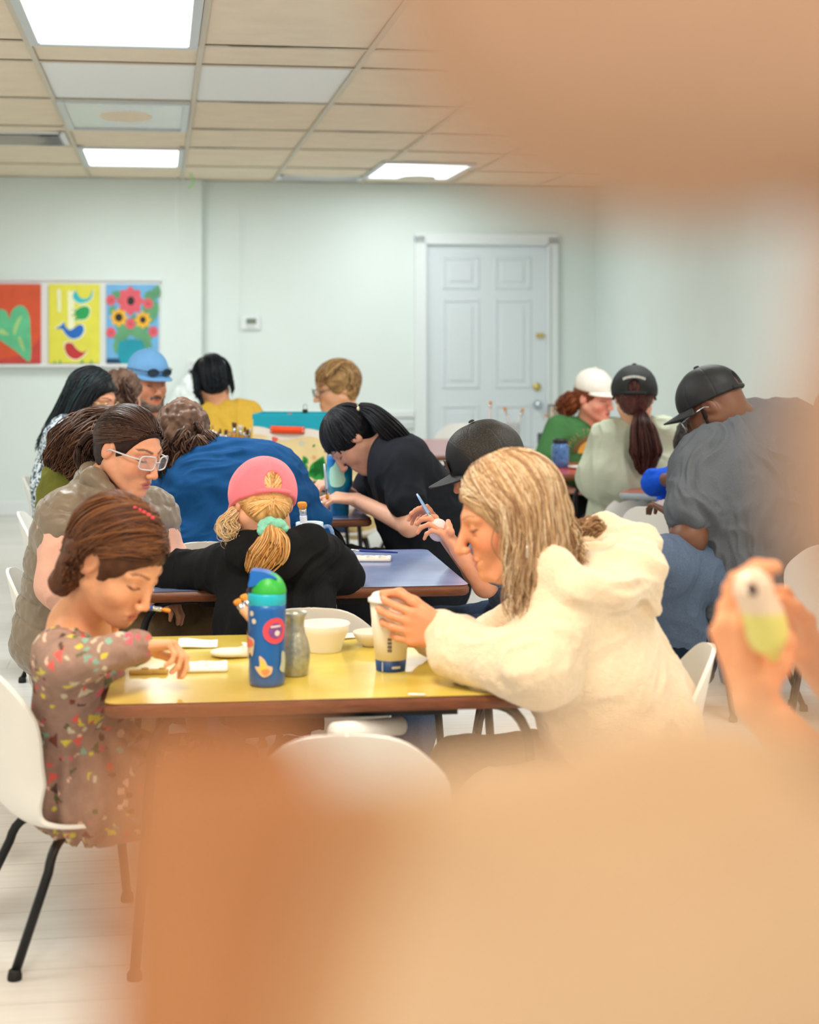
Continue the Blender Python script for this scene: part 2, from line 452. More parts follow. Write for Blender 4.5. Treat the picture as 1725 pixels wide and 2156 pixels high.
# ceiling: tiles held by a metal grid, two newer white tiles, dark gaps where tiles sag
XL = [.164+.685*k for k in range(-7, 6)]
YL = [-3.0, -1.9, -.8, .3, 1.42, 2.54, 3.4, 4.5, 5.6, 6.72, 7.21, 8.36, 9.49, 10.45, 11.62, 12.7]
m = MB().box((-.5, (WALL_Y+FY0)/2, CEIL+.06), (7.9, WALL_Y-FY0+.2, .1))
rr = random.Random(3)
for i in range(len(XL)-1):
    for j in range(len(YL)-1):
        x0, x1, y0, y1 = XL[i]+.012, XL[i+1]-.012, YL[j]+.012, YL[j+1]-.012
        if x0 < LEFT_X or x1 > WALL_X+.1: continue
        w = (j == 10 and i in (6, 7)); sag = .0 if w else rr.uniform(.002, .014)
        def tf(u, v, x0=x0, x1=x1, y0=y0, y1=y1, sag=sag):
            return (x0+(x1-x0)*u, y0+(y1-y0)*v, CEIL+.006-sag*math.sin(math.pi*u)*math.sin(math.pi*v)*1.4)
        m.grid(tf, 7, 7, 1 if w else 0)
        if rr.random() < .45:
            gx = rr.uniform(x0, x1-.3); m.add([(gx, y1-.004, CEIL-.0015), (gx+.3, y1-.004, CEIL-.0015), (gx, y1+.012, CEIL-.0015)], [(0, 1, 2)], 3)
for x in XL: m.box((x, (WALL_Y+FY0)/2, CEIL-.001), (.024, WALL_Y-FY0, .006), 2)
for y in YL: m.box((-.5, y, CEIL-.0005), (7.8, .022, .005), 2)
o = m.build('ceiling', [M_TILE, M_TILEW, M_GRID, M_DARK]); rot_room(o); tag(o, kind='structure')

# ------------------------------------------------------------------ ceiling lamps
M_LAMPF = mat('lamp_frame', C(205, 212, 214), .4, metal=.2)
M_LIT = mat('lit_diffuser', (1, 1, 1), .5, emit=4.0)
M_UNLIT = mat('unlit_diffuser', C(200, 204, 200), .25, noise=.05, nscale=2, coat=.3)
def ceiling_lamp(x, y, lit, label, group='recessed ceiling lamps'):
    t = thing('ceiling_light', label, 'ceiling light', room(x, y, CEIL), YAW, group)
    W_, D_ = .585, 1.06
    f = MB()
    for sx in (-1, 1): f.box((sx*(W_/2+.018), 0, -.008), (.036, D_+.07, .02), bev=.004)
    for sy in (-1, 1): f.box((0, sy*(D_/2+.018), -.008), (W_, .036, .02), bev=.004)
    f.build('frame', M_LAMPF, t)
    MB().box((0, 0, -.004), (W_, D_, .008)).build('diffuser', M_LIT if lit else M_UNLIT, t)
    return t
ceiling_lamp(-.18, 6.16, True, 'large lit ceiling lamp at the top left, nearest to the camera')
ceiling_lamp(-.18, 11.0, True, 'lit ceiling lamp in the left column close to the far wall')
ceiling_lamp(1.80, 11.62, True, 'lit ceiling lamp above the grey door, tilted trapezoid at centre')
ceiling_lamp(-.18, 8.93, False, 'unlit ceiling lamp with a dull yellowed panel below the white tiles')
for _x, _y, _c, _p in CEIL_LAMPS[3:]:
    ceiling_lamp(_x, _y, True, 'unseen ceiling lamp added to light the room')
# vents
def vent(x, y, sx, sy, label, n):
    t = thing('ceiling_vent', label, 'air vent', room(x, y, CEIL), YAW)
    f = MB()
    for s in (-1, 1):
        f.box((s*(sx/2), 0, -.006), (.04, sy+.04, .014), bev=.003); f.box((0, s*(sy/2), -.006), (sx, .04, .014), bev=.003)
    f.build('frame', M_TRIM, t)
    MB().box((0, 0, -.001), (sx-.02, sy-.02, .004)).build('backing', M_DARK, t)
    for k in range(n):
        MB().box((0, -sy/2+sy*(k+.7)/n, -.009), (sx-.03, sy/n*.55, .004), M=Matrix.Rotation(.5, 4, 'X')).build('slat', M_TRIM, t)
vent(-.86, 10.0, .6, .55, 'white square ceiling air vent at the left edge', 4)
vent(1.17, 12.3, .6, .3, 'grey slatted ceiling vent against the far wall left of the lit lamp', 6)
# hanging thread and green ribbon
o = MB().tube([room(-.0+.118, 12.25, CEIL-k*.08)+Vector((.004*math.sin(k*1.3), 0, 0)) for k in range(8)], .0025, 5).build('hanging_thread', M_TRIM)
tag(o, 'thin white thread hanging down from the ceiling near the far wall', 'thread')
o = MB().tube(smooth_path([room(.21, 12.1, CEIL-.002), room(.23, 12.1, CEIL-.03), room(.235, 12.1, CEIL-.07), room(.2, 12.1, CEIL-.11)]), .006, 6).build('ribbon', mat('green_ribbon', C(150, 230, 120), .5))
tag(o, 'short bright green ribbon hanging from the ceiling edge', 'ribbon')

# ------------------------------------------------------------------ door
dx0, dx1, dzt = 2.035, 2.985, 2.03
t = bpy.data.objects.new('door_1', None); COL.objects.link(t); t.location = room((dx0+dx1)/2, WALL_Y, 0); rot_room(t); tag(t, kind='structure')
w = dx1-dx0; m = MB()
m.box((0, -.008, dzt/2), (w, .016, dzt), bev=.002)
for cx in (-.205, .205):
    for z0, z1 in ((.18, .78), (.93, 1.60), (1.70, 1.93)):
        h_ = z1-z0; zc = (z0+z1)/2; ww = .27
        for s in (-1, 1):
            m.box((cx+s*ww/2, -.019, zc), (.022, .008, h_+.022), bev=.003); m.box((cx, -.019, zc+s*h_/2), (ww, .008, .022), bev=.003)
        m.box((cx, -.019, zc), (ww-.09, .008, h_-.09), bev=.004)
m.build('door_panel', M_DOOR, t)
f = MB()
for s in (-1, 1):
    f.box((s*(w/2+.05), -.02, dzt/2+.02), (.085, .04, dzt+.1), bev=.006); f.box((s*(w/2+.012), -.03, dzt/2), (.022, .05, dzt), bev=.004)
f.box((0, -.02, dzt+.05), (w+.185, .04, .085), bev=.006); f.box((0, -.03, dzt+.01), (w, .05, .02), bev=.004)
f.build('door_frame', M_TRIM, t)
M_BRASS = mat('brass', C(205, 185, 110), .25, metal=.9); M_CHROME = mat('chrome', C(190, 200, 210), .2, metal=.9)
R90 = Matrix.Rotation(math.pi/2, 4, 'X')
k = MB().lathe([(.03, 0), (.033, .008), (.026, .016), (.012, .02), (.0, .022)], (w/2-.075, -.016, .925), 20, M=R90).build('deadbolt', M_BRASS, t)
k = MB().lathe([(.035, 0), (.034, .008), (.014, .012), (.013, .04), (.026, .05), (.031, .062), (.026, .075), (0, .08)], (w/2-.07, -.016, .785), 20, M=R90).build('door_handle', M_CHROME, t)
MB().box((w/2-.05, -.024, 1.325), (.06, .018, .035), bev=.004).build('latch', M_BRASS, t)

# ------------------------------------------------------------------ picture board with three children's paintings
YB = WALL_Y-.12
board = MB()
board.box((-.72, YB-.012, 1.42), (1.44, .024, .66), bev=.004)
board.box((-.72, YB-.035, 1.105), (1.46, .07, .022), bev=.004); board.box((-.72, YB-.022, 1.742), (1.46, .044, .02), bev=.004)
o = board.build('picture_board', mat('board_white', C(226, 228, 228), .5)); rot_room(o)
tag(o, 'long white wall board with a ledge behind three colourful paintings', 'display board')
def acrylic(name, c, n=.12, s=9): return mat('paint_'+name, c, .55, noise=n, nscale=s, bump=.15, bscale=70)
def painting(x0, x1, z0, z1, bg, shapes, label, extra_mats):
    """shapes: list of (material index, polygon in 0..1 picture coordinates)"""
    m = MB(); w_, h_ = x1-x0, z1-z0
    m.box((w_/2, -.008, h_/2), (w_, .016, h_), 0, bev=.002)
    for k, (mi, poly) in enumerate(shapes):
        y = -.0165-.00012*(k+1); n = len(poly)
        m.add([(px*w_, y, pz*h_) for px, pz in poly], [tuple(range(n))[::-1] if sum((poly[i][0]*poly[(i+1) % n][1]-poly[(i+1) % n][0]*poly[i][1]) for i in range(n)) < 0 else tuple(range(n))], mi, False)
    o = m.build('painting', [bg]+extra_mats); o.location = room(x0, YB-.026, z0); rot_room(o)
    return tag(o, label, 'painting', 'paintings on the white board')
def blob(cx, cz, r, n=20, wob=0, lob=0, sx=1.0, sz=1.0, ph=0):
    return [(cx+sx*r*(1+wob*math.cos(lob*a+ph))*math.cos(a), cz+sz*r*(1+wob*math.cos(lob*a+ph))*math.sin(a)) for a in [2*math.pi*i/n for i in range(n)]]
def curve(pts, n=5):
    p = [Vector((x, z, 0)) for x, z in pts]; q = p[-1:]+p+p[:2]; out = []
    for i in range(1, len(p)+1):
        a, b, c, d = q[i-1], q[i], q[i+1], q[i+2] if i+2 < len(q) else p[1]
        for k in range(n):
            t = k/n; v = .5*((2*b)+(c-a)*t+(2*a-5*b+4*c-d)*t*t+(3*b-a-3*c+d)*t**3); out.append((v.x, v.y))
    return out
zb, zt = 1.122, 1.708
xa = lambda px: (lambda u: 12.36*(u*.989+.1483))((px-CX)/FPX)
painting(xa(-25), xa(88), zb, zt, acrylic('orange', C(214, 84, 48)), [
    (2, [(0, 0), (1, 0), (1, .35), (.85, .2), (.6, .1), (.3, .06)]),
    (1, curve([(.80, .03), (.55, .15), (.2, .32), (-.0, .44), (.0, .60), (.18, .68), (.36, .66), (.42, .56), (.46, .65), (.56, .72), (.68, .72), (.78, .62), (.81, .40)])),
    (3, curve([(.52, .35), (.60, .50), (.66, .60), (.58, .56), (.50, .44)])), (3, curve([(.58, .30), (.66, .18), (.70, .14), (.68, .24), (.62, .34)])),
    (3, curve([(.2, .40), (.32, .36), (.42, .36), (.3, .43)]))],
    'painting of a green heart on an orange red ground, at the left edge', [acrylic('mint', C(96, 190, 140), .15), acrylic('deep_red', C(196, 66, 58)), acrylic('pale_green', C(170, 205, 130))])
wh, yel = acrylic('soft_white', C(238, 238, 200)), acrylic('yellow', C(224, 218, 76), .06)
def bird(body, k):
    cx = sum(p[0] for p in body)/len(body); cz = sum(p[1] for p in body)/len(body)
    return [(1, [(cx+(x-cx)*1.12, cz+(z-cz)*1.16) for x, z in body]), (k, body)]
painting(xa(104), xa(211), zb, zt, yel, [(1, [(.18, .65), (.24, .65), (.24, .93), (.16, .93)]), (1, [(.38, .4), (.5, .4), (.5, .9), (.37, .92)])] +
    bird(curve([(.47, .85), (.52, .92), (.56, .88), (.64, .82), (.78, .83), (.86, .93), (.83, .82), (.72, .77), (.60, .76), (.50, .80)]), 2) +
    bird(curve([(.43, .70), (.52, .67), (.62, .71), (.74, .72), (.80, .67), (.76, .58), (.66, .55), (.56, .55), (.50, .54), (.54, .60), (.44, .60), (.52, .64)]), 3) +
    bird(curve([(.14, .44), (.24, .48), (.30, .52), (.33, .46), (.42, .42), (.52, .46), (.60, .49), (.67, .47), (.68, .40), (.60, .33), (.46, .31), (.34, .36), (.26, .43)]), 4) +
    bird(curve([(.31, .22), (.36, .26), (.46, .25), (.55, .18), (.66, .14), (.74, .16), (.66, .09), (.54, .05), (.42, .07), (.34, .13)]), 5) +
    [(6, [(.27, .20), (.32, .185), (.31, .17)]), (3, [(.1, 0), (.12, .05), (.14, 0), (.2, 0), (.22, .06), (.25, 0)]), (3, [(.6, 0), (.66, .05), (.68, 0), (.8, 0), (.83, .05), (.86, 0)])],
    'painting of four stacked birds on a yellow ground, in the middle', [wh, acrylic('turquoise', C(48, 186, 196)), acrylic('green', C(36, 160, 84)), acrylic('blue', C(28, 104, 190)), acrylic('red', C(190, 52, 52)), acrylic('amber', C(235, 170, 50))])
def leaf(x, z, l, a, w=.3):
    return [(x+l*(t*math.cos(a)-s*w*math.sin(math.pi*t)*math.sin(a)), z+.7*l*(t*math.sin(a)+s*w*math.sin(math.pi*t)*math.cos(a))) for s, t in [(1, i/6) for i in range(7)]+[(-1, i/6) for i in range(5, 0, -1)]]
sh = [(1, [(0, 0), (.32, 0), (.28, .06), (0, .06)]), (1, [(.72, 0), (1, 0), (1, .08), (.75, .05)])]
for x, z, l, a in ((.1, .9, .25, -.4), (.85, .93, .25, -2), (.5, .35, .45, 2.4), (.5, .35, .45, .7), (.5, .33, .42, 1.5), (.4, .3, .3, 2.9), (.62, .3, .3, .2), (.28, .33, .32, -1.9), (.72, .33, .32, -1.2), (.88, .5, .55, 1.7), (.05, .62, .2, .9), (.75, .55, .4, .9), (.55, .3, .4, 1.1), (.4, .3, .4, 1.9), (.9, .8, .3, 1.2), (.2, .85, .2, .4)):
    sh.append((2, leaf(x, z, l, a)))
sh += [(3, curve([(.28, .0), (.26, .27), (.7, .27), (.66, .0)], 4)), (3, [(.28, 0), (.24, .28), (.70, .28), (.66, 0)]),
       (4, blob(.46, .79, .235, 48, .12, 8, 1, .72)), (5, blob(.47, .79, .07, 16, .06, 5, 1, .8)),
       (6, blob(.24, .58, .15, 40, .18, 8, 1, .7)), (5, blob(.24, .58, .075, 14, .05, 5, 1, .72)), (6, blob(.70, .55, .14, 40, .2, 8, 1, .7)), (5, blob(.70, .55, .06, 14, .05, 5, 1, .75))]
for x, z in ((.07, .8), (.8, .755), (.46, .5), (.09, .39), (.9, .4)):
    sh += [(4, blob(x if x > .1 else .09, z, .095, 18, .03, 6, 1, .72)), (5, blob(x if x > .1 else .09, z, .014, 8))]
painting(xa(224), xa(334), zb, zt, acrylic('sky', C(112, 176, 222)), sh, 'painting of pink and yellow flowers in a teal vase, on the right',
         [acrylic('navy', C(22, 62, 96)), acrylic('leaf', C(98, 160, 116), .2), acrylic('teal', C(20, 150, 170)), acrylic('rose', C(222, 92, 106)), acrylic('black', C(36, 32, 34)), acrylic('marigold', C(238, 178, 44))])

# thermostat, outlet with black plug adapter, plastic bag
t = thing('thermostat', 'small white thermostat on the wall left of the grey door', 'thermostat', room(.68, WALL_Y, 1.423), YAW)
MB().box((0, -.012, 0), (.15, .024, .105), bev=.008).build('housing', M_TRIM, t)
MB().box((.005, -.0245, .012), (.075, .003, .042)).build('screen', mat('lcd', C(120, 132, 120), .3), t)
MB().box((.0, -.0245, -.03), (.06, .004, .012), bev=.001).build('button', mat('grey_plastic', C(190, 196, 196), .4), t)
t = thing('power_outlet', 'white wall outlet beside the corner strip, behind the yellow sweater', 'outlet', room(.235, YB, 1.09), YAW)
MB().box((0, -.004, 0), (.075, .008, .12), bev=.003).build('cover_plate', M_TRIM, t)
for z in (-.022, .028): MB().box((0, -.009, z), (.034, .004, .03), bev=.002).build('socket', mat('socket_white', C(215, 220, 220), .4), t)
t = thing('power_adapter', 'black plug adapter with a cord hanging from the wall outlet', 'plug', room(.235, YB-.012, 1.03), YAW)
M_BLK = mat('black_plastic', C(26, 30, 30), .4)
MB().box((0, -.02, 0), (.045, .04, .085), bev=.01).build('adapter_body', M_BLK, t)
MB().tube(smooth_path([(0, -.02, -.04), (-.01, -.03, -.09), (-.05, -.04, -.18), (-.10, -.05, -.30), (-.13, -.05, -.45)]), .004, 6).build('cord', M_BLK, t)
S = SDF().ell(room(.19, YB-.12, .86), (.10, .05, .13), k=.03).ell(room(.16, YB-.12, .78), (.11, .06, .1), k=.05).cone(room(.2, YB-.12, .98), room(.215, YB-.1, 1.04), .025, .012, k=.04)
o = sdf_obj(S, .012, 'plastic_bag', mat('thin_white_plastic', C(232, 240, 240), .3, bump=.5, bscale=30), None, disp=lambda v, n: .012*vnoise(v*22)+.008*vnoise(v*45, 3))
tag(o, 'crumpled white plastic bag hanging from the wall by the yellow sweater', 'bag')
# ================================================================== chairs and tables
M_SHELL = mat('white_shell_plastic', C(232, 230, 224), .42, noise=.01)
M_LEG = mat('black_steel', C(24, 24, 26), .38, metal=.3)
M_RUB = mat('black_rubber', C(18, 18, 18), .7)
_chair = None
def chair_mesh():
    prof = [(.215, .283), (.20, .289), (.12, .282), (.02, .274), (-.08, .276), (-.14, .292), (-.172, .33), (-.188, .39), (-.2, .46), (-.214, .53), (-.226, .585), (-.238, .64)]
    pts = smooth_path([(0, y, z) for y, z in prof], 5); n = len(pts)
    wid = [(.0, .172), (.2, .188), (.42, .186), (.52, .168), (.68, .176), (.85, .192), (1, .178)]
    def wd(t):
        for i in range(len(wid)-1):
            if t <= wid[i+1][0]:
                a = (t-wid[i][0])/(wid[i+1][0]-wid[i][0]); a = a*a*(3-2*a); return wid[i][1]*(1-a)+wid[i+1][1]*a
        return wid[-1][1]
    def fn(u, v):
        v = .5-.5*math.cos(math.pi*v) if False else v
        t = v; e = 1.0
        if t < .16: e = (1-((.16-t)/.16)**2.6)**(1/2.6) if t > 0 else 0.0
        if t > .70: e = (1-((t-.70)/.30)**2.4)**(1/2.4) if t < 1 else 0.0
        x = (2*u-1)*wd(t)*max(e, .02)
        f = t*(n-1); i = min(int(f), n-2); p = pts[i].lerp(pts[i+1], f-i)
        q = (x/.19)**2
        b = max(0, min(1, (t-.45)/.2)); s = 1-b
        dip = max(0, min(1, (t-.02)/.14))
        return (x, p.y+.055*q*b, p.z+.03*q*s*dip)
    vs = [i/8/6 for i in range(0, 8)]+[1/6+ (i/36)*(4/6) for i in range(36)]+[5/6+(1-(1-i/10)**2)/6 for i in range(11)]
    m = MB(); nu = 25; P_ = [fn(u/(nu-1), v) for v in vs for u in range(nu)]
    m.add(P_, [(v*nu+u, v*nu+u+1, (v+1)*nu+u+1, (v+1)*nu+u) for v in range(len(vs)-1) for u in range(nu-1)])
    return m
def make_chair():
    t = thing('shell_chair', 'white shell chair', 'chair')
    o = chair_mesh().build('seat_shell', M_SHELL, t)
    md = o.modifiers.new('thick', 'SOLIDIFY'); md.thickness = .009; md.offset = 0
    md = o.modifiers.new('round', 'BEVEL'); md.width = .003; md.segments = 2; md.limit_method = 'ANGLE'
    for sx in (-1, 1):
        for sy, top, bend, foot in ((1, (.06, .05), (.115, .12), (.165, .175)), (-1, (.06, -.03), (.11, -.10), (.165, -.205))):
            pts = [(sx*top[0], top[1], .262)]+arc_pts((sx*(top[0]+bend[0])/2, (top[1]+bend[1])/2, .260), (sx*(bend[0]+.012), bend[1]*1.08, .258), (sx*(bend[0]+.02), bend[1]*1.2, .20), 7)+[(sx*foot[0], foot[1], .012)]
            lg = MB().tube(pts, .0105, 10).build('leg', M_LEG, t)
            MB().lathe([(.0, 0), (.015, 0), (.0155, .008), (.013, .02), (.0105, .022)], (sx*foot[0], foot[1], 0), 14).build('rubber_foot', M_RUB, lg)
    MB().box((0, .01, .263), (.13, .12, .008), bev=.003).build('mounting_plate', M_LEG, t)
    return t
def chair(x, y, f, label, scale=1.0):
    global _chair
    if _chair is None: _chair = make_chair(); t = _chair
    else: t = copy_tree(_chair)
    t.location = (x, y, 0); t.rotation_euler = (0, 0, math.atan2(-f[0], f[1])); t.scale = (scale,)*3
    t['label'] = label; t['category'] = 'chair'; t['group'] = 'white shell chairs around the tables'
    return t
chair(-.735, 3.715, (.85, .52), 'white shell chair the girl in the patterned dress sits on')
chair(-.24, 4.52, (0.05, 1), 'white shell chair of the child in the pink cap, behind the yellow table')
chair(-.11, 3.17, (.0, 1), 'white shell chair at the near side of the yellow table, seen from behind')
chair(-.97, 5.02, (1, .1), 'white shell chair of the woman in clear glasses, at left')
chair(-1.31, 6.6, (1, .12), 'white shell chair of the person in the olive top, at the left edge')
chair(-1.66, 8.2, (1, .1), 'white shell chair of the woman in the patterned blouse')
chair(1.02, 7.75, (-.25, 1), 'white shell chair of the woman in the sage sweatshirt')
chair(1.12, 6.95, (.6, .8), 'white shell chair beside the red table corner, behind the fleece hood')
chair(1.16, 6.02, (-.5, .85), 'white shell chair of the man in the grey t-shirt, at right')
chair(1.50, 5.80, (.25, 1), 'empty white shell chair cut off by the right edge')
chair(.45, 3.78, (-1, .05), 'white shell chair of the woman in the cream fleece')
chair(-.64, 5.63, (.05, 1), 'white shell chair of the person in the blue top', 1.05)
chair(.06, 6.85, (-1, -.1), 'white shell chair with a brown leather bag, behind the boy in the black cap')
chair(.36, 5.05, (-1, .05), 'white shell chair of the boy in the black cap, behind the grey-haired woman')
chair(.10, 9.95, (.9, .45), 'white shell chair at the left end of the far red table', 1.12)
chair(.22, 9.1, (.9, .45), 'second white shell chair left of the far red table, nearer one', 1.12)
chair(.38, 12.15, (0, -1), 'white shell chair behind the far red table, against the door', 1.05)
chair(-.36, 8.95, (0, -1), 'white shell chair of the short-haired person with glasses')
chair(-.90, 8.72, (0, 1), 'white shell chair of the person in the yellow sweater')
chair(.80, 9.25, (.1, -1), 'white shell chair of the woman in the white cap')
chair(-1.4, 9.1, (.4, -1), 'white shell chair of the man in the blue cap')
chair(-1.28, 7.75, (1, -.4), 'white shell chair of the curly-haired child')
chair(1.28, 7.28, (-.9, -.2), 'white shell chair of the boy in the blue shirt')

M_EDGE = mat('brown_wood_edge', C(108, 60, 34), .38, noise=.35, nscale=25, stretch=(1, 8, 8), bump=.1, bscale=40)
M_EDGEG = mat('grey_edge_band', C(150, 160, 162), .45, noise=.1)
def rrect(L, Wd, r, n=6):
    out = []
    for cx, cy, a0 in ((L/2-r, Wd/2-r, 0), (-L/2+r, Wd/2-r, 90), (-L/2+r, -Wd/2+r, 180), (L/2-r, -Wd/2+r, 270)):
        for i in range(n+1):
            a = math.radians(a0+90*i/n); out.append((cx+r*math.cos(a), cy+r*math.sin(a)))
    return out
def table(loc, L, Wd, z, rz, top_m, label, edge=None, th=.03, endband=None):
    t = thing('activity_table', label, 'table', (loc[0], loc[1], 0), rz, 'low rectangular tables')
    poly = rrect(L, Wd, .03); n = len(poly); m = MB()
    rings = [(0, z-th), (.006, z-th*.8), (.007, z-th*.35), (.002, z-.002)]
    vs = []
    for off, zz in rings:
        for x, y in poly: vs.append((x*(1+2*(off-.007)/L), y*(1+2*(off-.007)/Wd), zz))
    fs = [(i*n+k, i*n+(k+1) % n, (i+1)*n+(k+1) % n, (i+1)*n+k) for i in range(len(rings)-1) for k in range(n)]
    m.add(vs, fs, 1); m.add([vs[k] for k in range(n)], [tuple(range(n))[::-1]], 1, False)
    m.add([(x*.994, y*.992, z) for x, y in poly]+[vs[3*n+k] for k in range(n)], [tuple(range(n))], 0, False)
    m.add([(x*.994, y*.992, z) for x, y in poly]+[vs[3*n+k] for k in range(n)], [(n+k, n+(k+1) % n, (k+1) % n, k) for k in range(n)], 1)
    m.build('tabletop', [top_m, edge or M_EDGE], t)
    if endband: MB().box((-L/2-.004, 0, z-th/2), (.016, Wd-.02, th+.004), bev=.005).build('end_band', endband, t)
    for sx in (-1, 1):
        for sy in (-1, 1):
            x0, y0 = sx*(L/2-.16), sy*(Wd/2-.10)
            pts = [(x0-sx*.10, y0, z-th-.008)]+arc_pts((x0-sx*.02, y0, z-th-.010), (x0+sx*.05, y0, z-th-.012), (x0+sx*.065, y0+sy*.005, z-th-.09), 7)+[(x0+sx*.10, y0+sy*.03, .012)]
            lg = MB().tube(pts, .011, 10).build('leg', M_LEG, t)
            MB().lathe([(0, 0), (.016, 0), (.016, .012), (.011, .02)], (x0+sx*.10, y0+sy*.03, 0), 12).build('foot_cap', M_RUB, lg)
    m = MB()
    for sy in (-1, 1): m.box((0, sy*(Wd/2-.1), z-th-.014), (L-.5, .02, .03))
    for sx in (-1, 1): m.box((sx*(L/2-.26), 0, z-th-.014), (.02, Wd-.2, .03))
    m.build('under_frame', M_LEG, t)
    return t
def laminate(name, c, c2, sc=7):
    m = bpy.data.materials.new(name); m.use_nodes = True; nt = m.node_tree; b = nt.nodes['Principled BSDF']; L = nt.links
    tc = nt.nodes.new('ShaderNodeTexCoord'); n = nt.nodes.new('ShaderNodeTexNoise'); n.inputs['Scale'].default_value = sc; n.inputs['Detail'].default_value = 5
    L.new(tc.outputs['Object'], n.inputs['Vector']); r = nt.nodes.new('ShaderNodeValToRGB'); L.new(n.outputs['Fac'], r.inputs[0])
    r.color_ramp.elements[0].position = .35; r.color_ramp.elements[0].color = (*c, 1); r.color_ramp.elements[1].position = .7; r.color_ramp.elements[1].color = (*c2, 1)
    L.new(r.outputs[0], b.inputs['Base Color']); b.inputs['Roughness'].default_value = .22; b.inputs['Coat Weight'].default_value = .25; b.inputs['Coat Roughness'].default_value = .15
    return m
YZ, BZ = .59, .65            # top heights of the yellow and of the other tables
def on(px, py, z):           # point of the horizontal plane z seen at a photo position
    d = (CAMZ-z)*FPX/(py-HOR); return PZ(px, d, z)
def table_at(fl_px, fl_py, fr_px, fr_py, Wd, z, top_m, label, **kw):
    a, b = on(fl_px, fl_py, z), on(fr_px, fr_py, z)
    L = (b-a).length; ang = math.atan2(b.y-a.y, b.x-a.x); nrm = Vector((-math.sin(ang), math.cos(ang), 0))
    c = (a+b)/2+nrm*Wd/2
    return table(c, L, Wd, z, ang, top_m, label, **kw)
table_at(215, 1484, 1224, 1459, .76, YZ, laminate('yellow_laminate', C(216, 190, 74), C(224, 204, 104)), 'yellow topped table with brown edge, nearest to the camera')
table_at(226, 1249, 992, 1232, .78, BZ, laminate('blue_laminate', C(128, 148, 196), C(146, 166, 210)), 'blue topped table behind the child in the pink cap')
table_at(280, 1104, 786, 1092, .74, BZ, laminate('lavender_laminate', C(136, 150, 194), C(152, 166, 206)), 'lavender blue table under the tall blue tumbler')
table_at(330, 1018, 800, 1012, .8, BZ, laminate('cream_laminate', C(206, 196, 160), C(214, 206, 176)), 'cream topped table under the beach-print storage bin')
table_at(1180, 1000, 1600, 996, .85, BZ, laminate('red_laminate', C(178, 62, 54), C(190, 74, 62)), 'red table under the blue jar, with a grey left edge', endband=M_EDGEG)
table_at(905, 960, 1180, 955, 1.45, BZ, laminate('pink_red_laminate', C(186, 84, 80), C(196, 96, 90)), 'far red table in front of the grey door')
a = on(1352, 1042, BZ)
table((a.x+.52, a.y+.26), 1.0, .75, BZ, -.42, laminate('red_laminate_b', C(172, 62, 54), C(186, 72, 60)), 'red table with pale grey edge in front of the man in grey', edge=M_EDGEG)
# ================================================================== people: builder
def unit(v):
    v = V3(v); return v/max(np.linalg.norm(v), 1e-9)
def frame(yaw, pitch=0, roll=0):
    y, p, r = map(math.radians, (yaw, pitch, roll))
    F0 = np.array([math.sin(y), -math.cos(y), 0]); Z = np.array([0, 0, 1.]); L0 = np.cross(Z, F0)
    F = math.cos(p)*F0-math.sin(p)*Z; U = math.sin(p)*F0+math.cos(p)*Z
    U2 = math.cos(r)*U+math.sin(r)*L0; L2 = math.cos(r)*L0-math.sin(r)*U
    return F, L2, U2
class Head:
    def __init__(s, px, py, d, yaw, pitch=0, roll=0, sc=1.0):
        s.c = V3(P(px, py, d)); s.F, s.L, s.U = frame(yaw, pitch, roll); s.s = sc; s.M = np.array([s.F, s.L, s.U])
    def p(s, f, l, u): return s.c+s.s*(f*s.F+l*s.L+u*s.U)
    def r(s, *a): return tuple(x*s.s for x in a)
